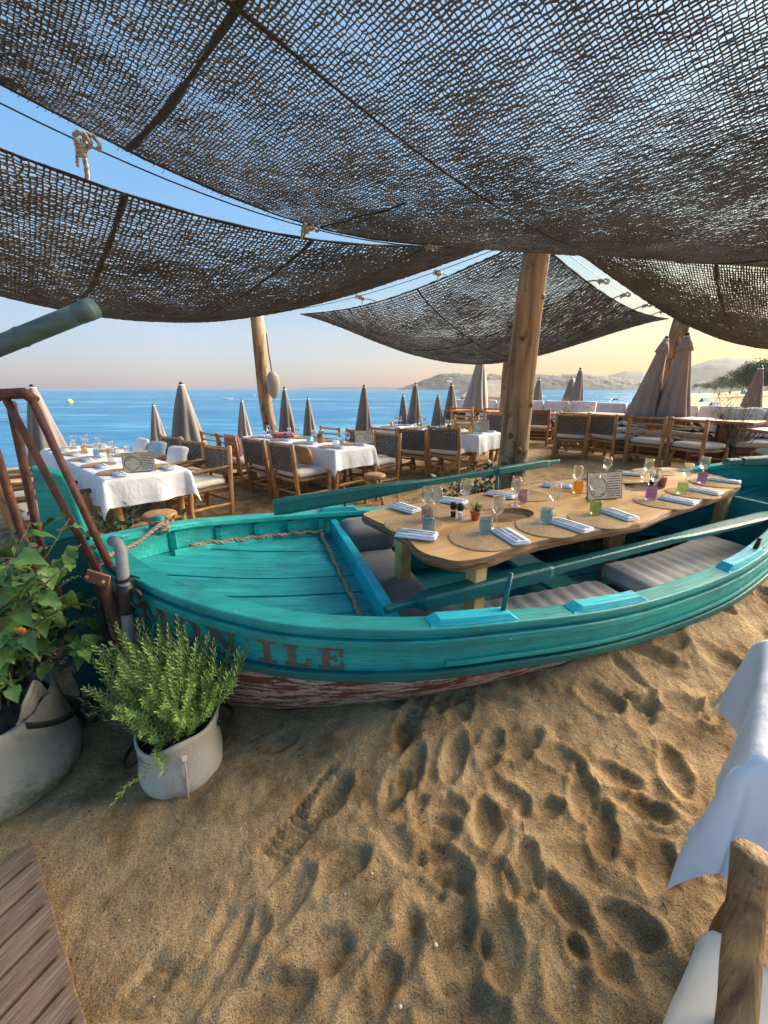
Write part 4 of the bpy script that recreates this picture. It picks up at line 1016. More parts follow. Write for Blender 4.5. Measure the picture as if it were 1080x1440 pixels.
ORD = ['first', 'second', 'third', 'fourth', 'fifth', 'sixth', 'seventh', 'eighth']
BT = TZT + .001
nearm = [(582, 738), (677, 758), (768, 742), (841, 731), (930, 707), (973, 694), (1004, 680)]
nearn = [(586, 754, 70), (717, 756, -40), (803, 741, -38), (869, 725, -34), (953, 705, -28), (990, 692, -26), (1018, 677, -22)]
farm_ = [(606, 718), (668, 707), (738, 697), (806, 686), (868, 674), (918, 664)]
farn = [(569, 716, -62), (634, 706, -62), (704, 697, -60), (783, 684, -55), (840, 674, -55), (886, 667, -50)]
for i, (u, v) in enumerate(nearm): place(P_MAT, at(u, v, BT), i, f'round jute placemat, {ORD[i]} from the bow on the near side of the boat table', 'placemats on the boat table', 'placemat')
for i, (u, v) in enumerate(farm_): place(P_MAT, at(u, v, BT), i, f'round jute placemat, {ORD[i]} from the bow on the far side of the boat table', 'placemats on the boat table', 'placemat')
for i, (u, v, a) in enumerate(nearn): place(P_NAP, at(u, v, BT + .008), rad((a + 60 if i else 65) + (7, -4, 9, -8, 3, -6, 5)[i]), f'napkin with cutlery, {ORD[i]} from the bow on the near side of the boat table', 'napkins on the boat table')
for i, (u, v, a) in enumerate(farn): place(P_NAP, at(u, v, BT + .008), rad(a + 110 + (-6, 8, -3, 10, -9, 4)[i]), f'napkin with cutlery, {ORD[i]} from the bow on the far side of the boat table', 'napkins on the boat table')
W = [(698, 744, 'beside the blue tumbler and terracotta pot'), (600, 729, 'left of two close together near the bow end'), (613, 728, 'right of two close together near the bow end'), (653, 715, 'behind the pepper mills'),
     (724, 711, 'next to the violet tumbler'), (777, 723, 'alone in the middle of the table'), (832, 706, 'in front of the menu card'), (809, 690, 'behind the orange tumbler'), (851, 674, 'behind the menu card'), (918, 694, 'behind the purple tumbler'),
     (908, 678, 'beside the dark shakers'), (962, 686, 'behind the light green tumbler'), (986, 674, 'rising over the purple tumbler at the stern end')]
for (u, v, d) in W: place(P_WINE, at(u, v, BT + .004), 0, f'wine glass on the boat table, {d}', 'wine glasses on the boat table')
TB = [(602, 747, 'blue', 'on the mat nearest the bow'), (682, 750, 'blue', 'in front of the terracotta pot'), (767, 735, 'blue', 'on the third near mat'), (836, 723, 'green', 'in front of the menu card'),
      (914, 703, 'purple', 'on the fifth near mat'), (958, 694, 'light green', 'on the sixth near mat'), (986, 679, 'purple', 'at the stern end'), (734, 706, 'violet', 'on a far mat before the trunk post'), (812, 693, 'amber', 'left of the menu card'),
      (600, 733, 'violet', 'behind the first blue tumbler'), (907, 672, 'clear', 'on a far mat near the stern')]
for (u, v, k, d) in TB: place(P_T[k], at(u, v, BT + .006), 0, f'{k} glass tumbler {d} of the boat table', 'tumblers on the boat table', 'tumbler')
def shaker(u, v, label, z=BT):
    p = at(u, v, z); t = thing('pepper_mill', label, 'shaker', p, 0, 'pepper and salt mills')
    MB().lathe([(.019, 0), (.019, .05), (.017, .055)], n=14).build('jar', G_CLEAR, t, smooth=True); MB().lathe([(.0, .004), (.0155, .004), (.0155, .04), (0, .04)], n=12).build('contents', M_SOIL if 'pepper' in label else M_TAG, t, smooth=True)
    MB().lathe([(.02, .056), (.02, .09), (.017, .096), (0, .097)], n=14).build('cap', M_BLACK, t, smooth=True)
shaker(637, 728, 'small pepper mill with black cap left of the salt mill'); shaker(646.5, 730, 'small salt mill with black cap left of the succulent'); shaker(916, 682, 'pepper mill with black cap near the stern end of the boat table'); shaker(922, 683, 'salt mill with black cap near the stern end of the boat table')
def small_pot(p, label, s=1.0, seed=1):
    t = thing('potted_succulent', label, 'potted plant', p)
    MB().lathe([(.021 * s, 0), (.03 * s, .045 * s), (.033 * s, .046 * s), (.034 * s, .058 * s), (.029 * s, .058 * s), (.027 * s, .05 * s), (0, .049 * s)], n=18).build('pot', M_TERRA, t, smooth=True)
    r = random.Random(seed)
    for k in range(16):
        a = r.uniform(0, 6.28); e = r.uniform(.1, 1.3); L_ = r.uniform(.02, .05) * s; d = Vector((math.cos(a) * math.cos(e), math.sin(a) * math.cos(e), math.sin(e)))
        b = Vector((0, 0, .052 * s)) + Vector((d.x, d.y, 0)) * .008 + Vector((0, 0, r.uniform(0, .035) * s))
        MB().tube([b, b + d * L_ * .5, b + d * L_], [.004 * s, .009 * s, .002 * s], 6, flat=.5).build('leaf', M_LEAF, t, smooth=True)
    return t
small_pot(at(668, 731, BT), 'succulent in a terracotta pot near the bow end of the boat table')
m = MB().lathe([(.026, 0), (.03, .07), (.031, .075), (0, .075)], n=16).build('candle_cup', M_TERRA, smooth=True); m.location = at(930, 684, BT); tag(m, 'dark red candle cup by the shakers on the boat table', 'candle')
def menu(p, rz, label, s=1.0):
    t = thing('menu_card', label, 'menu', p, rz, 'menu cards on the tables')
    o = MB().box((0, 0, .10 * s), (.28 * s, .006, .19 * s)).build('card', M_MENU, t); o.rotation_euler = (rad(-12), 0, 0)
    MB().box((0, .035 * s, .006), (.2 * s, .07 * s, .012)).build('stand', M_LOG2, t)
    return t
menu(at(850, 703, BT), rad(12), 'printed menu card standing on the boat table', 1.0)

# ================================================================== bow clutter: rusty tubes, pipe, spar
hinge = atd(8, 560, 1.74); br = atd(140, 808, 1.60); low = atd(176, 905, 1.56)
TRI = (br.x, br.y, 0)
tri = thing('rusty_tripod', 'rusty steel tube frame leaning against the bow, clamped with a plate', 'frame', (low.x, low.y, 0))
TO2 = (low.x, low.y, 0)
o1 = Vector((.042, .005, .012)); up1 = Vector((.088, .02, .012))
MB().tube([hinge, hinge.lerp(br, .5), br], .0150, 10).build('tube', M_RUST, tri, origin=TO2, smooth=True)
MB().tube([hinge + up1, (hinge + up1).lerp(br + o1 + Vector((.01, 0, .02)), .5), br + o1 + Vector((.01, 0, .02))], .0150, 10).build('tube', M_RUST, tri, origin=TO2, smooth=True)
e1 = atd(52, 745, 2.0); e2 = atd(36, 770, 2.1); MB().tube([hinge + Vector((-.01, .03, -.02)), e1, Vector((e1.x + .05, e1.y, .02))], .019, 10).build('tube', M_RUST, tri, origin=TO2, smooth=True)
h2 = atd(-20, 590, 1.9); MB().tube([h2, e2, Vector((e2.x + .06, e2.y, .02))], .02, 10).build('tube', M_RUST, tri, origin=TO2, smooth=True)
MB().tube([hinge + Vector((-.05, .01, .0)), hinge + Vector((-.02, 0, .016)), hinge + Vector((.07, .015, .02)), hinge + Vector((.105, .02, -.012))], [.018, .022, .024, .022], 10).build('hinge_cap', M_RUST, tri, origin=TO2, smooth=True)
MB().tube([br + Vector((.005, 0, -.01)), br.lerp(low, .5), low, Vector((low.x + .03, low.y - .01, .02))], [.029, .027, .026, .026], 10).build('lower_tube', M_RUST, tri, origin=TO2, smooth=True)
pl = MB().box(br + Vector((.012, -.028, -.005)), (.10, .012, .06), Matrix.Rotation(rad(20), 3, 'Y')).build('clamp_plate', M_RUSTC, tri, origin=TO2, bevel=.004)
for dx in (-.025, .04):
    MB().tube([br + Vector((dx, -.03, -dx * .35)), br + Vector((dx, -.052, -dx * .35))], .008, 6).build('bolt', M_RUSTC, pl, origin=TO2)
p0 = atd(170, 772, 1.53); p1 = atd(185, 935, 1.50); PO = (p1.x, p1.y, 0)
pipe = thing('grey_pipe', 'grey metal pipe with black clamp standing at the bow', 'pipe', PO)
MB().tube([Vector((p1.x + .02, p1.y, 0.0)), p1, p1.lerp(p0, .5), p0, p0 + Vector((-.02, .015, .018)), p0 + Vector((-.055, .04, .022))], .023, 12).build('tube', M_PIPE, pipe, origin=PO, smooth=True)
cl = p1.lerp(p0, .6); dz = (p0 - p1).normalized()
MB().tube([cl - dz * .07, cl - dz * .06, cl - dz * .02, cl + dz * .03, cl + dz * .06], [.031, .035, .028, .036, .030], 14).build('clamp', M_BLACK, pipe, origin=PO, smooth=True)
ring = [cl + Vector((.045, -.005, .0)) + Vector((.028 * math.cos(a), .0, .04 * math.sin(a))) for a in np.linspace(0, 2 * PI, 16)]
MB().tube(ring, .009, 7).build('clamp_handle', M_BLACK, pipe, origin=PO, smooth=True)
wr = [cl + dz * .075 + Vector((.029 * math.cos(a), .029 * math.sin(a), .0035 * a / 3)) for a in np.linspace(0, 14, 50)] + [cl + dz * .09 + Vector((.08, -.02, .01))]
MB().tube(wr, .004, 5).build('tie_wire', M_BLACK, pipe, origin=PO, smooth=True)
# hanging dark rope from the clamp to the sand
q0 = br + Vector((.0, -.03, -.05)); q3 = at(88, 978, .01); pts = [q0.lerp(Vector((q0.x - .02, q0.y - .02, .25)), f) for f in np.linspace(0, 1, 8)]
last = pts[-1]; pts += [last.lerp(q3, f) + Vector((0, 0, -.05 * math.sin(PI * f))) for f in np.linspace(.15, 1, 8)]
tag(MB().rope(pts, .011).build('rope', M_ROPED, origin=tuple(pts[-1]), smooth=True), 'dark rope hanging from the rusty frame down to the sand', 'rope')
# bamboo spar slanting up from the left
s1 = atd(126, 435, 1.9); s0 = atd(0, 486, 1.9); sdv = (s0 - s1); gz0 = s1 + sdv * ((s1.z + .05) / -sdv.z)
SO = (gz0.x, gz0.y, 0)
spar = thing('bamboo_spar', 'blue grey bamboo spar slanting up from the left', 'pole', SO)
L_ = (gz0 - s1).length; pts = []; rs = []
for i in range(30):
    f = i / 29; pts.append(s1.lerp(gz0, f)); rs.append(.040)
MB().tube(pts, rs, 18).build('pole', M_BAMB, spar, origin=SO, smooth=True)
dv = (gz0 - s1).normalized()
for k, f in enumerate((.0, .33, .9, 1.5, 2.1, 2.8, 3.6)):
    c = s1 + dv * (f + .012); MB().tube([c - dv * .012, c - dv * .006, c + dv * .006, c + dv * .012], [.0405, .043, .043, .0405], 18, caps=False).build('node_ring', M_BAMB, spar, origin=SO, smooth=True)
MB().tube([s1 - dv * .02, s1 + dv * .055], [.0422, .0415], 18).build('end_cap', M_BAMB, spar, origin=SO, smooth=True)

# dark cloth scrap on the sand behind the pots
c = at(112, 1000, .03); m = MB()
m.grid(lambda a, b: c + Vector(((a - .5) * .30, (b - .5) * .12 + .03 * math.sin(a * 5), .035 * math.sin(a * 7 + b * 3) * math.sin(PI * b) + .015)), 16, 8)
tag(m.build('cloth_scrap', M_BLACK, origin=tuple(c), smooth=True), 'black cloth scrap lying on the sand between the two pots', 'cloth')

# ================================================================== pots and plants
def felt_pot(name, label, loc, r, hgt, m, tilt, squash, seed, sag=0.0):
    t = thing(name, label, 'plant pot', loc)
    rnd = random.Random(seed); ph = rnd.uniform(0, 6)
    def star(a, i): return 1 + squash * math.cos(2 * a + ph) + .025 * math.sin(3 * a + i * .25 + ph) + .012 * math.sin(7 * a + i * .8)
    prof = []
    for i in range(15):
        f = i / 14; rr = r * (0.90 + .12 * math.sin(f * PI * .62) + .05 * math.sin(f * 7)) * (1 - sag * f * f)
        prof.append((rr * (0.86 if i == 0 else .97 if i == 1 else 1), hgt * f + (0 if i else -.01)))
    mb = MB(); prof2 = prof + [(prof[-1][0] - .006, hgt + .003), (prof[-1][0] - .012, hgt), (prof[-1][0] - .016, hgt - .07)]
    mb.lathe(prof2, n=48, star=star); mb.f.pop()
    mb.v = [(x + tilt[0] * z, y + tilt[1] * z, z + .03 * (x / r) * (z / hgt) * tilt[2] + .012 * math.sin(4 * math.atan2(y, x)) * (z / hgt) ** 3) for x, y, z in mb.v]
    mb.build('fabric_body', m, t, smooth=True)
    s = MB().lathe([(0, hgt - .05), (r * .5, hgt - .045), (prof[-1][0] - .014, hgt - .06)], n=30, star=star)
    s.v = [(x + tilt[0] * z, y + tilt[1] * z, z + .03 * (x / r) * (z / hgt) * tilt[2]) for x, y, z in s.v]; s.build('soil', M_SOIL, t, smooth=True)
    return t
rp = at(247, 1090, 0.0); RP = (rp.x, rp.y + .06, sand_z(rp.x, rp.y + .06) - .02)
pot = felt_pot('grow_bag', 'cream felt grow bag leaning in the sand, holding the rosemary', RP, .172, .27, M_POT, (.05, .05, 1.6), .03, 3)
def strap(parent, a, rr, z, drop, tilt, w=.028):
    m = MB(); n = 14
    def fn(u, v):
        an = a + (u - .5) * 1.0; q = rr + .012 + .045 * math.sin(PI * u)
        z_ = z - drop * math.sin(PI * u) + (v - .5) * w
        return Vector((q * math.cos(an) + tilt[0] * z_, q * math.sin(an) + tilt[1] * z_, z_ + .03 * (q * math.cos(an) / rr) * tilt[2] * .7))
    m.grid(fn, n, 2); o = m.build('handle', M_BLACK, parent, smooth=True); sm = o.modifiers.new('thick', 'SOLIDIFY'); sm.thickness = .004
strap(pot, rad(205), .165, .225, .05, (.05, .05, 1.6)); strap(pot, rad(25), .165, .225, .05, (.05, .05, 1.6))
la = rad(-58); MB().box((.178 * math.cos(la) + .05 * .2, .178 * math.sin(la) + .05 * .2, .225), (.018, .004, .026), la + PI / 2).build('care_label', M_TAG, pot)
la2 = rad(-58); MB().tube([(.18 * math.cos(la2) + .05 * z, .18 * math.sin(la2) + .05 * z, z) for z in (.01, .08, .15, .21)], .0035, 5).build('seam', M_POT, pot, smooth=True)
# rosemary
rz_ = thing('rosemary', 'bushy rosemary with needle leaves growing in the cream felt bag', 'plant', (RP[0], RP[1], RP[2] + .22))
rnd = random.Random(5); stem = MB(); need = MB()
for k in range(230):
    a = rnd.uniform(0, 2 * PI); sp = rnd.random() ** .7
    b = Vector((.10 * sp * math.cos(a), .10 * sp * math.sin(a), 0))
    lean = .06 + .44 * sp; L_ = rnd.uniform(.28, .60) * (1 - .22 * sp)
    d = Vector((math.cos(a) * lean + rnd.uniform(-.17, .17) + .10, math.sin(a) * lean + rnd.uniform(-.17, .17) - .05, 1)).normalized()
    if k % 29 == 0: d = Vector((math.cos(a + 2) * 1.2 - .5, -.6 + .4 * math.sin(a), .25)).normalized(); L_ *= .8
    pts = [b + d * L_ * f + Vector((0, 0, .10 * f * f * (1 - d.z))) + (.05 * rnd.random() + .01) * Vector((math.sin(3 * f + a), math.cos(4 * f + a), 0)) * f for f in np.linspace(0, 1, 7)]
    stem.tube(pts, [.0028, .0026, .0024, .002, .0018, .0014, .001], 4, caps=False)
    nn = int(L_ * 190)
    for i in range(nn):
        f = .18 + .82 * i / nn; j = min(5, int(f * 6)); p = pts[j].lerp(pts[j + 1], f * 6 - j); td = (pts[j + 1] - pts[j]).normalized()
        an = i * 2.4 + a; x = td.cross(Vector((.3, .2, 1))).normalized(); y = td.cross(x)
        o_ = (x * math.cos(an) + y * math.sin(an)); dd = (o_ * rnd.uniform(.55, 1.0) + td * (.45 + .5 * f) + Vector((rnd.uniform(-.2, .2), rnd.uniform(-.2, .2), rnd.uniform(-.15, .15)))).normalized(); ln = rnd.uniform(.016, .036) * (1 - .4 * (f > .93))
        w_ = dd.cross(td).normalized() * .0019
        need.add([p - w_ * .6, p + w_ * .6, p + dd * ln * .6 + w_, p + dd * ln, p + dd * ln * .6 - w_], [(0, 1, 2, 3, 4)])
stem.build('stems', M_STEM, rz_); nd = need.build('needles', M_ROSE, rz_); tag(nd, kind='stuff')

# big mossy pot with broad leaved plant
bpz = Vector((-1.66, 1.32, 0)); BP = (bpz.x, bpz.y, -.02)
pot2 = felt_pot('grow_bag', 'large mossy grey felt grow bag at the left edge by the deck', BP, .31, .39, M_POTD, (.0, .0, -.6), .05, 8, sag=.22)
strap(pot2, rad(8), .30, .40, .07, (0, 0, -.6), .03); strap(pot2, rad(190), .30, .40, .07, (0, 0, -.6), .03)
# collapsed flap of the rim
m = MB(); m.grid(lambda a, b: Vector((.255 + .02 * math.sin(a * 5) + .02 * b, -.03 + (a - .5) * .16, .39 + .13 * b * (math.sin(PI * a) ** .5))), 8, 5); o = m.build('rim_flap', M_POTD, pot2, smooth=True); o.modifiers.new('thick', 'SOLIDIFY').thickness = .006
pln = thing('broad_leaf_plant', 'broad leaved green plant with yellowing leaves in the large mossy bag', 'plant', (BP[0], BP[1], .36))
def leaf_mesh(L_, W_, name, m, fold=.25, curl=.25):
    mb = MB(); n = 7
    def fn(a, b):
        s = (b - .5) * 2; w = W_ * (math.sin(PI * min(1, a * .96 + .04)) ** .75) * (1.15 - .45 * a)
        return Vector((s * w, a * L_, -curl * L_ * a * a + fold * abs(s) * w * .6 + .006 * math.sin(a * 14 + s * 3) * abs(s)))
    mb.grid(fn, n, 4); o = mb.build(name, m, smooth=True); me_ = o.data; bpy.data.objects.remove(o); return me_
LM = [leaf_mesh(.060, .025, 'leaf', M_LEAF, .45, .5), leaf_mesh(.078, .035, 'leaf', M_LEAF, .55, .8), leaf_mesh(.044, .019, 'leaf', M_LEAF, .3, .25)]
LMY = leaf_mesh(.055, .023, 'leaf', M_LEAFY, .3, .5)
rnd = random.Random(11)
BPt = Vector(pln.location)
def add_leaf(parent, base, p, d, me_, roll):
    o = bpy.data.objects.new('leaf', me_); COL.objects.link(o); o.parent = parent
    o.location = p - base; q = d.to_track_quat('Y', 'Z'); o.rotation_mode = 'QUATERNION'; o.rotation_quaternion = q @ Matrix.Rotation(roll, 3, 'Y').to_quaternion()
    s = rnd.uniform(.8, 1.25); o.scale = (s, s, s)
stems = MB()
for k in range(58):
    tgt = Vector((rnd.uniform(-1.95, -1.24), rnd.uniform(1.18, 1.75), rnd.uniform(.48, 1.12)))
    if k < 8: tgt = atd(rnd.uniform(0, 100), rnd.uniform(770, 1000), rnd.uniform(1.25, 1.5))
    b = BPt + Vector((rnd.uniform(-.15, .15), rnd.uniform(-.12, .12), 0))
    mid = b.lerp(tgt, .5) + Vector((0, 0, .1)); pts = [b, b.lerp(mid, .6), mid, mid.lerp(tgt, .6), tgt]
    stems.tube([p - BPt for p in pts], [.006, .005, .0045, .0035, .002], 5)
    for i in range(11):
        f = .25 + .75 * i / 10; j = min(3, int(f * 4)); p = pts[j].lerp(pts[j + 1], f * 4 - j)
        a = rnd.uniform(0, 6.28); d = Vector((math.cos(a), math.sin(a) - .3, rnd.uniform(-.35, .5))).normalized()
        stems.tube([p - BPt, p + d * .02 - BPt], .0015, 4)
        add_leaf(pln, BPt, p + d * .018, d, LMY if (rnd.random() < .015 or (p.z < .55 and rnd.random() < .15)) else rnd.choice(LM), rnd.uniform(-.6, .6))
stems.build('stems', M_STEM, pln, smooth=True)
fl = atd(33, 892, 1.3); m = MB()
for k in range(4): m.tube([fl - BPt, fl - BPt + Vector((.012 * math.cos(k * 1.6), -.005, .012 * math.sin(k * 1.6) + .015)), fl - BPt + Vector((.018 * math.cos(k * 1.6), -.008, .035))], [.002, .011, .001], 6, flat=.4)
m.build('flower', M_FLOW, pln, smooth=True)

# shrubs behind the bow and by the post
def shrub(label, c, rad_, n, m, name='shrub', leafsize=.045, zs=1.0, flowers=0, cat='shrub'):
    t = thing(name, label, cat, c); r = random.Random(hash(label) % 999 if False else len(label) * 31 + int(abs(c[0]) * 100))
    st = MB(); lf = MB()
    for k in range(n):
        a = r.uniform(0, 6.28); e = r.uniform(.2, 1.45); L_ = rad_ * r.uniform(.6, 1.1)
        d = Vector((math.cos(a) * math.cos(e), math.sin(a) * math.cos(e), math.sin(e) * zs))
        tip = d * L_; mid = tip * .5 + Vector((0, 0, .06 * rad_)); pts = [Vector((0, 0, 0)), mid, tip]
        st.tube(pts, [.006, .004, .0015], 4, caps=False)
        for i in range(26):
            f = .25 + .75 * r.random(); p = pts[0].lerp(mid, f * 2) if f < .5 else mid.lerp(tip, f * 2 - 1)
            p = p + Vector((r.uniform(-1, 1), r.uniform(-1, 1), r.uniform(-1, 1))) * .03 * rad_ / .4
            dd = Vector((r.uniform(-1, 1), r.uniform(-1, 1), r.uniform(-.3, 1))).normalized(); sd_ = dd.cross(Vector((r.uniform(-1, 1), r.uniform(-1, 1), 1))).normalized()
            s = leafsize * r.uniform(.6, 1.2)
            lf.add([p, p + dd * s * .45 + sd_ * s * .26, p + dd * s, p + dd * s * .45 - sd_ * s * .26], [(0, 1, 2, 3)])
    st.build('stems', M_STEM, t); tag(lf.build('foliage', m, t), kind='stuff')
    for k in range(flowers):
        a = r.uniform(0, 6.28); p = Vector((math.cos(a) * rad_ * .6, -abs(math.sin(a)) * rad_ * .7, rad_ * r.uniform(.3, .9)))
        f = MB()
        for q in range(6): f.tube([p, p + .018 * Vector((math.cos(q), math.sin(q), .3)), p + .035 * Vector((math.cos(q), math.sin(q), .5))], [.003, .012, .002], 5, flat=.3)
        f.build('flower', M_FLOW, t)
    return t
shrub('leafy green shrub with orange flowers behind the rusty tubes', (-2.28, 2.25, .0), .80, 60, M_LEAF2, leafsize=.06, flowers=5)
shrub('low dark shrub on the sand between the bow and the stem', (-1.88, 2.05, .02), .50, 40, M_LEAF2, leafsize=.05)
shrub('small leafy shrub showing between the bow and the white cloth table', (-1.95, 2.75, .1), .66, 36, M_LEAF2, leafsize=.07)
shrub('round dark green shrub at the foot of the trunk post', (1.78, 4.15, .12), .36, 46, M_LEAF2, leafsize=.06)
shrub('spindly plant leaning beside the trunk post', (1.12, 4.5, .3), .62, 16, M_LEAF2, leafsize=.08)

# ================================================================== deck boards, bottom left
DA = math.atan2(*( (at(65, 1252, .03) - at(0, 1312, .03)).yx ))
dk = thing('boardwalk', 'weathered wooden deck boards at the lower left corner', 'deck', (-1.3, .7, 0))
e0 = at(48, 1190, .035); e1_ = at(122, 1440, .035)
dd = Vector((math.cos(DA), math.sin(DA), 0)); nn_ = Vector((-dd.y, dd.x, 0))
sp = (e0 - e1_).dot(nn_); wbd = .088
er = (e0 - e1_).normalized()
for k in range(-9, int(abs(sp) / wbd) + 1):
    q = e1_ + (e0 - e1_) * (k * wbd / sp)
    sl = (er.dot(dd)) / (er.dot(nn_)); hw = (wbd - .014) / 2; Ln = 1.5; th = .034 + .003 * (k % 3)
    P4 = [(-Ln, -hw), (sl * -hw - .002 * (k % 2), -hw), (sl * hw - .002 * (k % 2), hw), (-Ln, hw)]
    m = MB().prism(P4, -th, 0); o = m.build('plank', M_PLANK, dk, bevel=.003)
    o.location = q + Vector((0, 0, -.002 * (k % 3))) - Vector(dk.location); o.rotation_euler = (0, 0, DA)

# ================================================================== chairs, tables, stools
def weave_panel(w, h, y, z0, nv, nh, tilt=0.0):
    """basket weave of flat bands in the x-z plane"""
    m = MB(); bw = w / nv; bh = h / nh
    def pt(x, z, off): return Vector((x, y + off - tilt * (z - z0), z))
    for i in range(nv):
        x = -w / 2 + (i + .5) * bw
        vs = []; fs = []
        for j in range(nh * 2 + 1):
            z = z0 + h * j / (nh * 2); off = .007 * math.sin(PI * (j / 2 + i)) if j % 2 else 0
            off = .008 * (1 if ((j // 1) % 4 in (0, 1)) != (i % 2 == 0) else -1) if j % 2 else 0
            vs += [pt(x - bw * .44, z, off), pt(x + bw * .44, z, off)]
        fs = [(2 * j, 2 * j + 1, 2 * j + 3, 2 * j + 2) for j in range(nh * 2)]
        m.add(vs, fs)
    for j in range(nh):
        z = z0 + (j + .5) * bh
        vs = []
        for i in range(nv * 2 + 1):
            x = -w / 2 + w * i / (nv * 2)
            off = -.008 * (1 if ((2 * j + 1) % 4 in (0, 1)) != ((i // 2) % 2 == 0) else -1) if i % 2 else 0
            vs += [pt(x, z - bh * .42, off), pt(x, z + bh * .42, off)]
        m.add(vs, [(2 * i, 2 * i + 2, 2 * i + 3, 2 * i + 1) for i in range(nv * 2)])
    return m
def make_chair(arms, ladder=False):
    """faces +y; origin on the ground"""
    t = thing('log_chair', '', 'chair')
    W_, D_ = .56, .54; s = 3 if arms else 11
    for k, sx in enumerate((-1, 1)):
        MB().log((sx * W_ / 2, -D_ / 2 + .0, 0), (sx * W_ / 2, -D_ / 2 - .07, .90), .032, .029, seed=s + k).build('leg', M_LOG, t, smooth=True)
        MB().log((sx * W_ / 2, D_ / 2, 0), (sx * W_ / 2, D_ / 2, .62 if arms else .43), .031, .029, seed=s + 2 + k).build('leg', M_LOG, t, smooth=True)
        MB().log((sx * W_ / 2, -D_ / 2, .15 + .03 * k), (sx * W_ / 2, D_ / 2, .16), .018, seed=s + 5 + k, wob=.015).build('stretcher', M_LOG, t, smooth=True)
        MB().log((sx * W_ / 2, -D_ / 2, .38), (sx * W_ / 2, D_ / 2, .38), .022, seed=s + 7 + k).build('seat_rail', M_LOG2, t, smooth=True)
        if arms: MB().log((sx * W_ / 2, -D_ / 2 - .05, .64), (sx * W_ / 2, D_ / 2 + .05, .62), .024, seed=s + 9 + k).build('armrest', M_LOG2, t, smooth=True)
    for k, (y, z, r) in enumerate(((-D_ / 2, .20, .017), (D_ / 2, .23, .017), (-D_ / 2 - .01, .38, .022), (D_ / 2, .385, .024), (-D_ / 2 - .06, .86, .02))):
        MB().log((-W_ / 2, y, z), (W_ / 2, y, z), r, seed=s + 20 + k, wob=.01).build('crossbar', M_LOG, t, smooth=True)
    MB().box((0, 0, .385), (W_ - .05, D_ - .04, .05)).build('seat_base', M_WEAVE, t, bevel=.01)
    if ladder:
        for z in (.56, .66, .76): MB().log((-W_ / 2, -D_ / 2 - .04 - (z - .5) * .07, z), (W_ / 2, -D_ / 2 - .04 - (z - .5) * .07, z), .014, seed=int(z * 100)).build('back_slat', M_LOG, t, smooth=True)
    else:
        weave_panel(W_ - .03, .34, -D_ / 2 - .038, .50, 9, 9, .075).build('woven_back', M_WEAVE, t, smooth=False)
    MB().rbox((0, .02, .455), (W_ - .03, D_ + .02, .085), .04, 9, 0, .014, wob=.006).build('seat_cushion', M_CUSH, t, smooth=True)
    return t
CH = {'plain': make_chair(False), 'arm': make_chair(True), 'ladder': make_chair(False, True)}
def chair(kind, x, y, face, label, group='rustic log chairs', z=None):
    return place(CH[kind], (x, y, (G(x, y) if z is None else z) - .01), face - PI / 2, label, group)
def pillow(c, size, m, label, rz=0, tilt=.5):
    o = MB().rbox((0, 0, 0), (size, size * .9, .05), .024, 12, 0, .055, wob=.018).build('pillow', m, smooth=True)
    o.location = c; o.rotation_euler = (PI / 2 - tilt, 0, rz); return tag(o, label, 'pillow', 'loose pillows on the chairs')
def make_cloth(hx, hy, drop, seed, name='tablecloth', res=.035):
    """cloth over a table of half size hx, hy; top at z = 0"""
    nx = int((hx + drop) * 2 / res); ny = int((hy + drop) * 2 / res); ph = seed * 1.7
    def fn(a, b):
        x = (a - .5) * 2 * (hx + drop); y = (b - .5) * 2 * (hy + drop)
        dx = max(0, abs(x) - hx); dy = max(0, abs(y) - hy); sx = math.copysign(1, x); sy = math.copysign(1, y)
        bx, by = sx * min(abs(x), hx), sy * min(abs(y), hy)
        if dx == 0 and dy == 0:
            return Vector((x, y, .0015 * mnoise.noise(Vector((x * 5, y * 5, seed)))))
        r = math.hypot(dx, dy); s_ = x if dy > 0 else y
        fold = (.034 * math.sin(s_ * 9.5 + ph) + .024 * math.sin(s_ * 17 + ph * 2) + .03 * mnoise.noise(Vector((s_ * 4, seed, 0)))) * min(1, r / drop) ** 1.2
        if dx > 0 and dy > 0:
            m_ = max(dx, dy); mn = min(dx, dy); out = .03 + .40 * mn
            ang = math.atan2(dy, dx); u = Vector((sx * math.cos(ang), sy * math.sin(ang), 0))
            rr = min(.03, r * .5) + (.16 * m_ + .30 * mn) * .55
            return Vector((bx + u.x * rr, by + u.y * rr, -max(0, math.hypot(dx, dy) * .93 - .005)))
        o_ = min(.012, r * .5) + .05 * r + fold
        o_ = max(.006, o_)
        if dx > 0: return Vector((bx + sx * o_, y, -max(0, r - .004)))
        return Vector((x, by + sy * o_, -max(0, r - .004)))
    m = MB(); m.grid(fn, nx, ny); o = m.build(name, M_CLOTH, smooth=True)
    return o
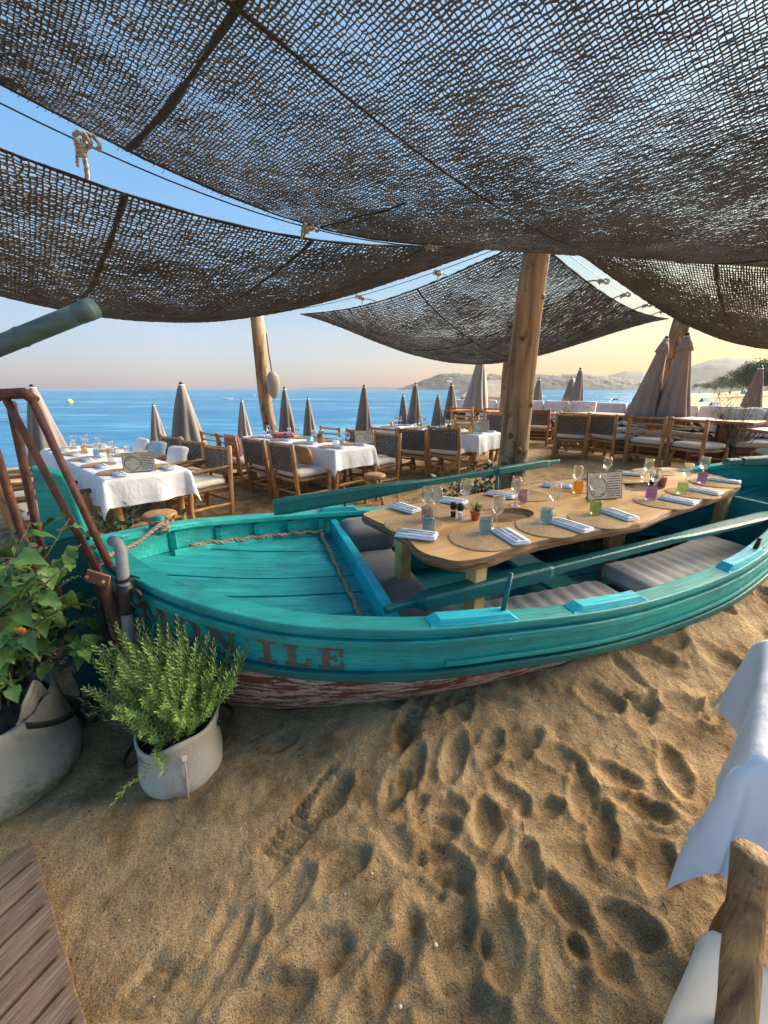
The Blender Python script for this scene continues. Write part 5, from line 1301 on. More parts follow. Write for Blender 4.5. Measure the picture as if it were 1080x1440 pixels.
def cloth_table(near_c, ld, length, width, label, clabel, H_=.75, drop=.30, seed=1, foot=None):
    """near_c: middle of the near short edge; ld: unit vector along the table"""
    ang = math.atan2(ld[1], ld[0]); c = Vector((near_c[0] + ld[0] * length / 2, near_c[1] + ld[1] * length / 2, 0)); g = G(c.x, c.y) if foot is None else foot
    t = thing('dining_table', label, 'table', (c.x, c.y, g), ang, 'dining tables under white cloths')
    MB().box((0, 0, H_ - .02), (length - .01, width - .01, .035)).build('table_top', M_LOG2, t)
    for sx in (-1, 1):
        for sy in (-1, 1): MB().log((sx * (length / 2 - .09), sy * (width / 2 - .08), 0), (sx * (length / 2 - .10), sy * (width / 2 - .09), H_ - .04), .04, .038, seed=sx * 3 + sy + seed + 20).build('leg', M_LOG, t, smooth=True)
        MB().log((sx * (length / 2 - .09), -width / 2 + .08, .2), (sx * (length / 2 - .09), width / 2 - .08, .2), .022, seed=sx + 40).build('stretcher', M_LOG, t, smooth=True)
    o = make_cloth(length / 2, width / 2, drop, seed); o.location = (c.x, c.y, g + H_ + .002); o.rotation_euler = (0, 0, ang)
    tag(o, clabel, 'tablecloth', 'white tablecloths')
    return c, ang, g + H_ + .004
def make_stool():
    t = thing('stool', '', 'stool')
    MB().lathe([(0, .375), (.13, .375), (.15, .385), (.155, .41), (.148, .432), (.13, .44), (0, .441)], n=26, star=lambda a, i: 1 + .015 * math.sin(3 * a)).build('seat', M_LOG, t, smooth=True)
    for k in range(3):
        a = k * 2.094 + .4; MB().log((.15 * math.cos(a), .15 * math.sin(a), 0), (.085 * math.cos(a), .085 * math.sin(a), .38), .026, .024, seed=k + 70).build('leg', M_LOG, t, smooth=True)
    return t
STOOL = make_stool()

def setting(c, ang, z, length, width, n, tname, cols, seed):
    """placemats, napkins, glasses along both sides of a cloth table"""
    r = random.Random(seed); ld = Vector((math.cos(ang), math.sin(ang), 0)); sd_ = Vector((-ld.y, ld.x, 0)); c = Vector((c.x, c.y, z + .004))
    for si, (s, sn) in enumerate(((1, 'seaward'), (-1, 'landward'))):
        for k in range(n):
            f = -length / 2 + length * (k + .5) / n; q = c + ld * f + sd_ * s * (width / 2 - .19)
            w = f'{ORD[k]} from the near end'
            place(P_MAT, q, k, f'jute placemat, {tname}, {"left" if s > 0 else "right"} side, {w}', 'placemats on the cloth tables', 'placemat')
            place(P_NAP, q + ld * .0 + sd_ * s * .02 + ld * .21 + Vector((0, 0, .004)), ang + PI / 2, f'napkin and cutlery, {tname}, {"left" if s > 0 else "right"} side, {w}', 'napkins on the cloth tables')
            place(P_WINE, q - sd_ * s * .13 + ld * .1 + Vector((0, 0, .005)), 0, f'wine glass, {tname}, {"left" if s > 0 else "right"} side, {w}', 'wine glasses on the cloth tables')
            kk = cols[(k + si) % len(cols)]
            place(P_T[kk], q - sd_ * s * .14 - ld * .04 + Vector((0, 0, .005)), 0, f'{kk} tumbler, {tname}, {"left" if s > 0 else "right"} side, {w}', 'tumblers on the cloth tables', 'tumbler')
LD = Vector((-.74, .67, 0)).normalized(); SD = Vector((LD.y, -LD.x, 0))          # along the tables, toward their right side
F_R = math.atan2(SD.y, SD.x); F_L = F_R + PI                                      # facing right / left
# --- table by the sea, left
c1, a1_, z1 = cloth_table((-2.46, 4.08), LD, 3.1, .80, 'long table under a white cloth nearest the bow', 'white cloth on the left table nearest the bow', seed=1)
c1n = Vector((-2.46, 4.08, 0))
setting(c1, a1_ + PI, z1, 3.1, .80, 5, 'left table', ['blue', 'clear', 'amber'], 1)
menu(at(197, 664, z1), rad(22), 'menu card at the near end of the left cloth table', 1.05)
menu(at(512, 624, .76), rad(18), 'menu card at the near end of the middle cloth table', 1.05)
for (k, kind, lab) in ((.62, 'arm', 'log armchair nearest the boat, right of the left cloth table'), (1.38, 'arm', 'second log armchair from the boat, right of the left cloth table'), (2.15, 'arm', 'third log armchair from the boat, right of the left cloth table')):
    p = c1n + LD * k + SD * .74; chair(kind, p.x, p.y, F_L + .12, lab)
for (k, lab) in ((.55, 'log armchair on the left of the left cloth table, nearest the boat'), (1.35, 'log armchair on the left of the left cloth table, farther from the boat')):
    p = c1n + LD * k - SD * .78; chair('arm', p.x, p.y, F_R, lab)
for (k, m_, lab) in ((1.38, M_BCUSH, 'white pillow on the second armchair right of the left table'), (2.15, M_BLUEP, 'faded blue pillow on the third armchair right of the left table')):
    p = c1n + LD * k + SD * .82; pillow((p.x, p.y, .66), .36, m_, lab, F_L + PI / 2 + .3, .35)
p = c1n + LD * 2.5 + SD * .72; pillow((p.x, p.y, .68), .40, M_BCUSH, 'white pillow by the far end of the left table', F_L + PI / 2, .3)
s_ = at(224, 722, .43); place(STOOL, (s_.x, s_.y, 0), 0, 'round log stool at the near end of the left table', 'log stools')
# --- middle table
n2 = Vector((-.44, 5.98, 0))
c2, a2_, z2 = cloth_table((n2.x, n2.y), LD, 2.6, .80, 'table under a white cloth in the middle, behind the oar', 'white cloth on the middle table behind the oar', seed=2)
setting(c2, a2_ + PI, z2, 2.6, .80, 4, 'middle table', ['blue', 'clear', 'blue'], 2)
for (k, s, kind, lab) in ((.42, -1, 'plain', 'log chair with woven back, left of the middle table, nearest the boat'), (1.12, -1, 'plain', 'log chair with woven back, left of the middle table, second from the boat'),
                          (.25, 1, 'plain', 'log chair with woven back, right of the middle table, nearest the boat'), (.98, 1, 'plain', 'log chair right of the middle table, second from the boat'), (1.75, 1, 'ladder', 'ladder back log chair right of the middle table, farthest from the boat')):
    p = n2 + LD * k + SD * s * .68; chair(kind, p.x, p.y, F_R if s < 0 else F_L, lab)
p = n2 + LD * .42 - SD * .62; pillow((p.x, p.y, .66), .30, M_TANP, 'tan pillow on the nearest chair left of the middle table', F_R + PI / 2, .3)
for (k, s, lab) in ((1.9, -1, 'ladder back chair with rose throw at the far left of the middle table'), (2.5, -1, 'ladder back chair beside the rose throw at the far end of the middle table')):
    p = n2 + LD * k + SD * s * .70; chair('ladder', p.x, p.y, F_R, lab)
p = n2 + LD * 1.95 - SD * .92; tag(MB().rbox((0, 0, 0), (.46, .05, .34), .02, 8, wob=.012).build('throw', M_REDS, smooth=True), 'folded rose coloured throw over a ladder back chair', 'throw')
o = bpy.data.objects['throw']; o.location = (p.x, p.y, .70); o.rotation_euler = (0, 0, F_R - PI / 2)
p = c2 + LD * .55; tag(MB().rbox((0, 0, 0), (.36, .3, .09), .03, 8, wob=.02).build('bread_basket_cloth', M_REDS, smooth=True), 'rose checked cloth bundle on the middle table', 'cloth'); o = bpy.data.objects['bread_basket_cloth']; o.location = (p.x, p.y, z2 + .045); o.rotation_euler = (0, 0, .4)
small_pot(Vector((c2.x, c2.y, z2 + .002)) - LD * .5, 'small potted plant on the middle table', 1.7, 4)
s_ = at(527, 667, .43); place(STOOL, (s_.x, s_.y, G(s_.x, s_.y)), 1, 'round log stool at the near end of the middle table', 'log stools')
# --- right table, partly behind the trunk post
n3 = Vector((1.92, 7.35, 0))
c3, a3_, z3 = cloth_table((n3.x, n3.y), LD, 2.6, .80, 'table under a white cloth left of the trunk post', 'white cloth on the table left of the trunk post', seed=3, foot=.06)
setting(c3, a3_ + PI, z3, 2.6, .80, 4, 'trunk post table', ['blue', 'amber', 'clear'], 3)
menu(Vector((n3.x, n3.y, z3)) + LD * .22 + SD * .1, rad(10), 'menu card on the table left of the trunk post', 1.15)
small_pot(Vector((c3.x, c3.y, z3 + .002)) - LD * .6, 'small potted plant on the table left of the trunk post', 1.7, 9)
for (k, s, kind, lab) in ((.38, -1, 'plain', 'log chair with woven back just left of the trunk post'), (1.06, -1, 'plain', 'log chair with woven back, second to the left of the trunk post'), (1.75, -1, 'ladder', 'log chair third to the left of the trunk post'),
                          (.3, 1, 'plain', 'log chair right of the trunk post table'), (1.1, 1, 'ladder', 'farther log chair right of the trunk post table')):
    p = n3 + LD * k + SD * s * .66; chair(kind, p.x, p.y, F_R + .15 if s < 0 else F_L, lab)

# ------------------------------------------------------------------ long tables and banquettes at the back right
def bar_table(c, d, length, zt, label):
    ang = math.atan2(d.y, d.x); g = G(c.x, c.y); t = thing('bar_table', label, 'table', (c.x, c.y, g), ang, 'long wooden tables at the back')
    for k in range(3): MB().box((0, (k - 1) * .235, zt - g - .02), (length, .228, .045)).build('plank', M_TABLEB, t, bevel=.005)
    for sx in (-1, 1):
        x = sx * (length / 2 - .45)
        MB().box((x, 0, (zt - g) / 2 - .03), (.11, .40, zt - g - .075), taper=.8).build('leg', M_BENCHW, t, bevel=.006)
        MB().tube([(x, 0, .35), (x - sx * .5, 0, zt - g - .06)], .035, 6).build('brace', M_BENCHW, t)
    return t
def banquette(c, d, nrm, length, n, label):
    """bench with back cushions; nrm points to the sitters' side"""
    ang = math.atan2(d.y, d.x); g = G(c.x, c.y); t = thing('banquette', label, 'bench', (c.x, c.y, g), ang, 'banquettes at the back of the terrace')
    sgn = 1 if Vector((-d.y, d.x, 0)).dot(nrm) > 0 else -1
    nb = max(3, int(length / .16))
    for k in range(4): MB().box((0, sgn * .02 + sgn * (.26), .05 + k * .095), (length, .03, .088)).build('front_board', M_BENCHW, t, bevel=.004)
    MB().box((0, 0, .38), (length, .55, .03)).build('seat_board', M_BENCHW, t)
    MB().box((0, -sgn * .31, .46), (length, .04, .92)).build('back_board', M_BENCHW, t)
    w = length / n
    for k in range(n):
        x = -length / 2 + (k + .5) * w
        MB().rbox((x, sgn * .02, .445), (w - .015, .54, .10), .04, 7, 0, .01, wob=.005).build('seat_cushion', M_BCUSH, t, smooth=True)
        MB().rbox((x, -sgn * .20, .77), (w - .02, .13, .50), .05, 8, rot=Matrix.Rotation(sgn * rad(12), 3, 'X'), wob=.008).build('back_cushion', M_BCUSH, t, smooth=True)
    return t
D1 = Vector((-.515, .857, 0)); N1 = Vector((-.857, -.515, 0))
tc1 = Vector((5.30, 7.95, 0)); bar_table(tc1, D1, 3.2, 1.08, 'long wooden table in front of the right banquette')
q = tc1 - N1 * .85 + D1 * .1; banquette(q, D1, N1, 3.6, 5, 'banquette with pale cushions behind the right wooden table')
for i, (s, kind) in enumerate(((1.15, 'plain'), (.42, 'plain'), (-.32, 'ladder'), (-1.05, 'ladder'))):
    p = tc1 + N1 * .70 + D1 * s; chair(kind, p.x, p.y, math.atan2(-N1.y, -N1.x) + (.25, -.1, .1, -.2)[i], f'log chair drawn up to the right wooden table, {ORD[i]} from the trunk post')
D2 = Vector((-.85, .527, 0)).normalized(); N2 = Vector((-D2.y, D2.x, 0)); N2 = N2 if N2.y < 0 else -N2
tc2 = Vector((3.4, 11.1, 0)); bar_table(tc2, D2, 3.6, 1.0, 'long wooden table behind the trunk post')
q = tc2 - N2 * .8; banquette(q, D2, N2, 4.0, 6, 'banquette with pale cushions behind the trunk post')
for i, s in enumerate((1.0, .1, -.9)):
    p = tc2 + N2 * .6 + D2 * s; chair('ladder' if i != 2 else 'plain', p.x, p.y, math.atan2(-N2.y, -N2.x), f'log chair at the wooden table behind the trunk post, {ORD[i]} from the left')
p = at(790, 645, .2); chair('plain', p.x + .1, p.y - .1, math.atan2(-N1.y, -N1.x) + .5, 'woven back log chair standing between the trunk post and the right table')
# right edge group
tc3 = Vector((6.55, 6.05, 0)); bar_table(tc3, Vector((1, -.15, 0)).normalized(), 1.8, 1.0, 'wooden table at the right edge of the terrace')
banquette(Vector((6.9, 6.85, 0)), Vector((1, -.15, 0)).normalized(), Vector((-.15, -1, 0)), 1.9, 3, 'banquette with pale cushions at the right edge of the terrace')
chair('ladder', 5.85, 5.75, PI / 2 - .2, 'ladder back log chair at the right edge table')

# ------------------------------------------------------------------ table and chair in the foreground, lower right
fc = Vector((.895, .735, 0)); fe = Vector((.70, .714, 0)).normalized(); ff = Vector((.714, -.70, 0)).normalized()
FW, FLn = .66, 1.0; fctr = fc + fe * FW / 2 + ff * FLn / 2
ft = thing('dining_table', 'table under a white cloth at the lower right corner', 'table', (fctr.x, fctr.y, 0), math.atan2(fe.y, fe.x), 'dining tables under white cloths')
MB().box((0, 0, .735), (FW - .01, FLn - .01, .035)).build('table_top', M_LOG2, ft)
for sx in (-1, 1):
    for sy in (-1, 1): MB().log((sx * (FW / 2 - .07), sy * (FLn / 2 - .07), 0), (sx * (FW / 2 - .07), sy * (FLn / 2 - .07), .72), .035, seed=sx + 2 * sy + 9).build('leg', M_LOG2, ft, smooth=True)
o = make_cloth(FW / 2, FLn / 2, .36, 6, res=.02); o.location = (fctr.x, fctr.y, .757); o.rotation_euler = (0, 0, math.atan2(fe.y, fe.x)); tag(o, 'white cloth hanging in folds over the lower right table', 'tablecloth', 'white tablecloths')
fch = thing('log_chair', 'rough log chair with white cushion at the lower right corner', 'chair', (.78, .40, 0), 0, 'rustic log chairs')
FO = (.78, .40, 0)
def fl_(mb, nm, m, **k): return mb.build(nm, m, fch, origin=FO, smooth=True)
tp = atd(1060, 1195, .50); bt = atd(1030, 1440, .41); bt2 = tp + (bt - tp) * ((tp.z) / (tp.z - bt.z))
fl_(MB().log(bt2, tp, .031, .029, n=14, seg=12, seed=5, wob=.01, jit=.12), 'leg', M_FLOG)
ex = Vector((.616, -.788, 0)).normalized(); ey = Vector((.788, .616, 0)).normalized()
s0 = at(1000, 1282, .48); cshc = s0 + ex * .255 - ey * .29
fl_(MB().rbox((cshc.x, cshc.y, .44), (.52, .56, .085), .04, 12, math.atan2(ex.y, ex.x), .012, wob=.006), 'seat_cushion', M_CUSH)
fl_(MB().box((cshc.x, cshc.y, .37), (.47, .50, .045), math.atan2(ex.y, ex.x)), 'seat_base', M_WEAVE)
for (a, b) in ((-.24, -.25), (.24, -.25), (.24, .25)):
    q = cshc + ex * a + ey * b; fl_(MB().log((q.x, q.y, 0), (q.x, q.y, .36 if b > 0 else .8), .034, seed=int(a * 90 + b * 50) + 77), 'leg', M_LOG)
for b in (-.25, .25):
    q0, q1 = cshc - ex * .24 + ey * b, cshc + ex * .24 + ey * b; fl_(MB().log((q0.x, q0.y, .33), (q1.x, q1.y, .33), .024, seed=int(b * 50) + 5), 'crossbar', M_LOG)

# ================================================================== posts
TP = Vector((1.42, 4.2, 3.02)); base = atd(724, 690, 4.12); base = Vector((1.30, 4.12, G(1.3, 4.12) - .1))
def trunk_post(name, label, A, B, r0, r1, seed, knots=6):
    t = thing(name, label, 'post', (A.x, A.y, A.z)); mb = MB(); n = 28; seg = 44; r = random.Random(seed); vs = []; fs = []
    ph = r.uniform(0, 6)
    for i in range(seg + 1):
        f = i / seg; c = A.lerp(B, f) + Vector((math.sin(f * 4 + ph) * .03, math.sin(f * 3.1 + ph) * .02, 0)) * math.sin(PI * f) * 1.2
        for k in range(n):
            a = 2 * PI * k / n; q = (r0 + (r1 - r0) * f) * (1 + .05 * math.sin(2 * a + f * 3 + ph) + .06 * mnoise.noise(Vector((math.cos(a) * 1.2, math.sin(a) * 1.2, f * 7 + seed))) + .035 * mnoise.noise(Vector((math.cos(a) * 5, math.sin(a) * 5, f * 4 + seed))))
            vs.append(c + Vector((q * math.cos(a), q * math.sin(a), 0)) - A)
    for i in range(seg):
        for k in range(n): fs.append((i * n + k, i * n + (k + 1) % n, (i + 1) * n + (k + 1) % n, (i + 1) * n + k))
    fs.append(tuple(seg * n + k for k in range(n))); mb.add(vs, fs).build('trunk', M_POST, t, smooth=True)
    for k in range(knots):
        f = r.uniform(.15, .95); a = r.uniform(-2.6, -.5); c = A.lerp(B, f) - A; q = (r0 + (r1 - r0) * f) * .97; d = Vector((math.cos(a), math.sin(a), .1))
        MB().tube([c + d * (q - .02), c + d * (q + .008), c + d * (q + .014)], [.032, .026, .012], 9).build('knot', M_LOG2, t, smooth=True)
    return t
trunk_post('trunk_post', 'thick rough tree trunk post standing behind the boat', base, TP, .150, .118, 4)
lb_b = Vector((-2.42, 8.8, -.1)); LB = Vector((-2.62, 9.0, 3.15))
trunk_post('trunk_post', 'tree trunk post near the sea with a float hanging on it', lb_b, LB, .15, .13, 9, 4)
rb_b = Vector((5.75, 8.75, .1)); RB = Vector((6.0, 8.75, 3.1))
trunk_post('trunk_post', 'tree trunk post between the two tall closed parasols', rb_b, RB, .18, .16, 13, 3)
fb = Vector((3.05, 10.6, .0)); trunk_post('trunk_post', 'thin tree trunk post behind the grey parasol', fb, Vector((3.15, 10.7, 3.0)), .11, .10, 21, 2)
# hanging floats
p = atd(384, 540, 8.72); t = thing('net_float', 'wrapped oval float hanging on the post near the sea', 'float', p)
MB().lathe([(0, -.30), (.05, -.28), (.10, -.2), (.13, -.08), (.135, .05), (.11, .16), (.07, .22), (.03, .25), (0, .26)], n=18, star=lambda a, i: 1 + .04 * math.sin(6 * a + i)).build('body', M_CORK, t, smooth=True)
MB().rope([Vector((0, 0, .24)), Vector((-.06, .1, .6)), Vector((-.1, .2, 1.0))], .02).build('lanyard', M_ROPE, t, smooth=True)
p = atd(936, 555, 8.5); t = thing('net_float', 'golden net covered float hanging between the two tall parasols', 'float', p)
MB().lathe([(0, -.28), (.12, -.24), (.2, -.1), (.22, .0), (.2, .12), (.12, .22), (0, .26)], n=18).build('body', M_GOLDN, t, smooth=True); MB().rope([Vector((0, 0, .25)), Vector((.05, .08, .7))], .02).build('lanyard', M_ROPE, t, smooth=True)

# ================================================================== shade sails of coarse crochet net
def strands(P, Nn, r):
    """P (lines, points, 3) -> triangular cords"""
    T = np.gradient(P, axis=1); T /= np.linalg.norm(T, axis=-1, keepdims=True) + 1e-9
    B = np.cross(T, Nn); B /= np.linalg.norm(B, axis=-1, keepdims=True) + 1e-9
    N2_ = np.cross(B, T); r = r[..., None]
    ring = np.stack([P - N2_ * r * 1.0, P + (0.55 * N2_ + .95 * B) * r, P + (.55 * N2_ - .95 * B) * r], 2)   # lines, pts, 3, 3
    nl, npn = P.shape[:2]
    V = ring.reshape(-1, 3); idx = np.arange(nl * npn * 3).reshape(nl, npn, 3)
    F = []
    for k in range(3):
        a = idx[:, :-1, k]; b = idx[:, :-1, (k + 1) % 3]; c = idx[:, 1:, (k + 1) % 3]; d = idx[:, 1:, k]
        F.append(np.stack([a, b, c, d], -1).reshape(-1, 4))
    return V, np.concatenate(F)
def net_mesh(name, S, pitch, r, seed, mask=None):
    """S: (n, m, 3) array of nodes"""
    n, m_ = S.shape[:2]
    du = np.gradient(S, axis=0); dv = np.gradient(S, axis=1); Nn = np.cross(du, dv); Nn /= np.linalg.norm(Nn, axis=-1, keepdims=True) + 1e-9
    Nn = np.where(Nn[..., 2:3] < 0, -Nn, Nn)
    i, j = np.meshgrid(np.arange(n), np.arange(m_), indexing='ij')
    dens = 1 + .45 * fbm(i / 18., j / 14., 3, seed) + .35 * fbm(i / 3.1, j / 3.7, 2, seed + 5)
    du_ = du / (np.linalg.norm(du, axis=-1, keepdims=True) + 1e-9); dv_ = dv / (np.linalg.norm(dv, axis=-1, keepdims=True) + 1e-9)
    rg = np.random.default_rng(seed)
    J = S + du_ * (pitch * .13 * rg.normal(size=(n, m_, 1))) + dv_ * (pitch * .12 * rg.normal(size=(n, m_, 1)))
    J = J + Nn * (pitch * .12 * rg.normal(size=(n, m_, 1)))
    Vs = []; Fs = []; off = 0
    for P, Nq, rr, ax in ((J + Nn * r * .5, Nn, r * 1.15 * np.clip(dens, .6, 2.0), 0), ((J - Nn * r * .5).transpose(1, 0, 2), Nn.transpose(1, 0, 2), (r * .9 * np.clip(dens, .55, 2.0)).T, 1)):
        V, F = strands(P, Nq, rr)
        if mask is not None:
            mm = mask if ax == 0 else mask.T
            keep = (mm[:, :-1] & mm[:, 1:]).reshape(-1); keep = np.concatenate([keep] * 3); F = F[keep]
        Vs.append(V); Fs.append(F + off); off += len(V)
    V = np.concatenate(Vs); F = np.concatenate(Fs)
    used = np.zeros(len(V), bool); used[F.ravel()] = True; remap = np.cumsum(used) - 1
    return np_mesh(name, V[used], remap[F], M_NET)
def add_child(name, me_, parent, base):
    o = bpy.data.objects.new(name, me_); COL.objects.link(o); o.parent = parent; o.location = -Vector(base); ALLKIDS.setdefault(parent.name, []).append(o); return o
NE = Vector((.74, .67, 0)).normalized(); NP = Vector((NE.y, -NE.x, 0))     # weave directions of the overhead sail
E1 = Vector((.855, .52, 0)).normalized(); PE = Vector((E1.y, -E1.x, 0))      # along the seaward cable toward the post / toward the camera
T0 = Vector((1.42, 4.2, 0)); E2 = Vector((.985, .171, 0))
def zedge(k): return np.clip(2.62 + .33 * ((k - 2.0) / 2) ** 2, 2.3, 3.05)
def zA(x, y):
    dx = x - T0.x; dy = y - T0.y
    k = -(dx * E1.x + dy * E1.y); b = dx * PE.x + dy * PE.y
    d2 = dx * .171 - dy * .985
    d = np.minimum(b, d2); d = np.where(np.abs(b - d2) < .6, d - .6 * (1 - np.abs(b - d2) / .6) ** 2 * .15, d); d = np.maximum(d, 0)
    ze = np.where(k > 0, zedge(k) + .06 * sstep(2.0, 4.0, k), 2.95)
    pl = 2.51 + .035 * np.maximum(0, d - 1.1) ** 1.4 - .05 * np.exp(-((x - 1.0) ** 2 + (y - 2.2) ** 2) / 1.2) + .13 * sstep(1.6, 3.4, k)
    lam = .40 + .45 * sstep(1.2, 3.2, k)
    return pl + (ze - pl) * np.exp(-(d / lam) ** 1.1) + .012 * fbm(x * 1.7, y * 1.7, 2, 12)
sailA = thing('shade_sail', 'big overhead shade sail of dark coarse netting covering the top', 'shade sail', (1.42, 4.2, 3.0), 0, 'net shade sails'); AO = (1.42, 4.2, 3.0)
def plan_net(pitch, a0_, a1__, b0_, b1_, r, seed, test):
    aa = np.arange(a0_, a1__, pitch); bb = np.arange(b0_, b1_, pitch)
    A_, B_ = np.meshgrid(aa, bb, indexing='ij')
    x = T0.x - A_ * NE.x + B_ * NP.x; y = T0.y - A_ * NE.y + B_ * NP.y
    S = np.stack([x, y, zA(x, y)], -1); d2 = (x - T0.x) * .171 - (y - T0.y) * .985; b = (x - T0.x) * PE.x + (y - T0.y) * PE.y
    return net_mesh('net', S, pitch, r, seed, (d2 > 0.0) & (b > 0) & test(x, y))
vis = lambda x, y: (y > .62) & (x > -.55 - .85 * y) & (x < .55 + .85 * y) & (x > -2.7) & (x < 4.2)  # near edge, out of view, is cut short to let in more sky light
add_child('net_panel', plan_net(.0158, -4.6, 6.0, -2.6, 4.6, .0029, 3, lambda x, y: vis(x, y)), sailA, AO)
add_child('net_panel', plan_net(.05, -5.5, 6.5, -3.0, 6.0, .0085, 4, lambda x, y: ~vis(x, y) & (x > -3.6) & (x < 5.6) & (y > .62)), sailA, AO)
def seamA(pts, r):
    P_ = []
    for i in range(len(pts) - 1):
        for f in np.linspace(0, 1, 16, endpoint=False): P_.append(Vector(pts[i]).lerp(Vector(pts[i + 1]), f))
    P_.append(Vector(pts[-1]))
    V = [Vector((p.x, p.y, float(zA(np.array([p.x]), np.array([p.y]))[0]) - .006 + .004 * math.sin(i * .9))) for i, p in enumerate(P_)]
    rr = [r * (1 + .3 * math.sin(i * 1.7) + .2 * math.sin(i * .6)) for i in range(len(V))]
    return MB().tube(V, rr, 6, flat=.55, up=(0, 0, 1))
def pa(k, b): q = T0 - E1 * k + PE * b; return (q.x, q.y, 0)
def pn(x, y, d, L_): return [(x, y, 0), (x + d.x * L_, y + d.y * L_, 0)]
for (pts, r) in (([pa(0, .0), pa(5.6, .0)], .012), ([(T0.x, T0.y, 0), (T0.x + 4.2 * E2.x, T0.y + 4.2 * E2.y, 0)], .012),
                 (pn(-1.33, 2.52, NP, 2.55), .013), (pn(-.42, 3.08, NP, .8), .008), (pn(-1.35, .66, NE, 4.3), .007), (pn(.28, .66, NE, 3.2), .015), (pn(2.5, 3.9, NP, 1.6), .012), ([(-2.6, .62, 0), (3.9, .62, 0)], .014)):
    seamA(pts, r).build('seam', M_ROPED, sailA, origin=AO, smooth=True)
# frayed loops along the seaward hem
fr = MB(); rr_ = random.Random(3)
for i in range(240):
    k = rr_.uniform(0, 5.2); b = rr_.uniform(-.004, .01)
    p = Vector(pa(k, b)); p.z = float(zA(np.array([p.x]), np.array([p.y]))[0]); L_ = rr_.uniform(.008, .03)
    d = -PE * L_ + Vector((rr_.uniform(-.01, .01), 0, -L_ * rr_.uniform(0, .9))); fr.tube([p, p + d * .6 + E1 * L_ * .4, p + d], .0016, 3, caps=False)
o = fr.build('frayed_hem', M_ROPED, sailA, origin=AO); tag(o, kind='stuff')

def quad_sail(label, c00, c10, c11, c01, sag, pitch, r, seed, esag=(.0, .0, .0, .0), bias=1.0, hem=.014, ties=None):
    """corners in order round the sail; s runs c00->c10, t runs c00->c01"""
    c = [np.array(v, float) for v in (c00, c10, c11, c01)]
    L1 = (np.linalg.norm(c[1] - c[0]) + np.linalg.norm(c[2] - c[3])) / 2; L2 = (np.linalg.norm(c[3] - c[0]) + np.linalg.norm(c[2] - c[1])) / 2
    def surf(s, t):
        s_ = s[..., None]; t_ = t[..., None]
        P = (c[0] * (1 - s_) + c[1] * s_) * (1 - t_) + (c[3] * (1 - s_) + c[2] * s_) * t_
        # hems scallop inward
        z = -sag * (np.sin(PI * np.clip(s, 0, 1) ** bias) * np.sin(PI * t)) ** .75
        z = z - esag[0] * np.sin(PI * s) * (1 - t) - esag[1] * np.sin(PI * s) * t - esag[2] * np.sin(PI * t) * (1 - s) - esag[3] * np.sin(PI * t) * s
        z = z + .02 * fbm(s * L1 * 1.3, t * L2 * 1.3, 3, seed) * np.sin(PI * s) * np.sin(PI * t) ** .5
        P = P.copy(); P[..., 2] += z
        return P
    n1 = int(L1 / pitch); n2 = int(L2 / pitch)
    s, t = np.meshgrid(np.linspace(0, 1, n1 + 1), np.linspace(0, 1, n2 + 1), indexing='ij')
    root = thing('shade_sail', label, 'shade sail', tuple(c[0]), 0, 'net shade sails')
    add_child('net_panel', net_mesh('net', surf(s, t), pitch, r, seed), root, c[0])
    def line(f0, f1, rad_, nm='hem', m=M_ROPED):
        a = np.linspace(0, 1, 60); pts = surf(f0[0] + (f1[0] - f0[0]) * a, f0[1] + (f1[1] - f0[1]) * a)
        MB().tube([Vector(p) for p in pts], [rad_ * (1 + .25 * math.sin(i * 1.3)) for i in range(60)], 6, flat=.6).build(nm, m, root, origin=tuple(c[0]), smooth=True)
    for f0, f1 in (((0, 0), (1, 0)), ((0, 1), (1, 1)), ((0, 0), (0, 1)), ((1, 0), (1, 1))): line(f0, f1, hem)
    return root, surf, line
# seaward sail on the left
kB0, kB1 = .30, 5.0
tB = T0 - E1 * kB0 - PE * .06; lB = T0 - E1 * kB1 - PE * .10
sailB, surfB, lineB = quad_sail('shade sail of dark netting on the left, tied below the cable', (tB.x, tB.y, 2.86), (lB.x, lB.y, 3.0), (-6.9, 6.2, 3.15), (LB.x - .25, LB.y - .3, 3.12), .25, .027, .0052, 21, esag=(.37, .15, .16, .1))
for s_ in (.40, .63, .20, .86): lineB((s_, 0), (s_, 1), .013, 'seam')
# middle sail
sailC, surfC, lineC = quad_sail('shade sail of dark netting behind the trunk post', (T0.x + .02, T0.y + .25, 2.98), (RB.x - .35, RB.y - .05, 2.92), (1.9, 12.8, 3.0), (LB.x + 1.0, LB.y - .45, 2.98), .62, .032, .0068, 31, esag=(.16, .1, .17, .1))
for s_ in (.25, .5, .75): lineC((s_, 0), (s_, 1), .014, 'seam')
for t_ in (.33, .66): lineC((0, t_), (1, t_), .010, 'seam')
# right sail
rD = T0 + E2 * 5.2
sailD, surfD, lineD = quad_sail('olive toned shade sail of netting at the right against the glowing sky', (T0.x + .35, T0.y + .08, 2.84), (rD.x, rD.y + .1, 2.92), (10.2, 8.2, 3.0), (RB.x + .15, RB.y - .35, 2.92), .56, .032, .0068, 41, esag=(.07, .1, .12, .1))
for s_ in (.33, .66): lineD((s_, 0), (s_, 1), .014, 'seam')
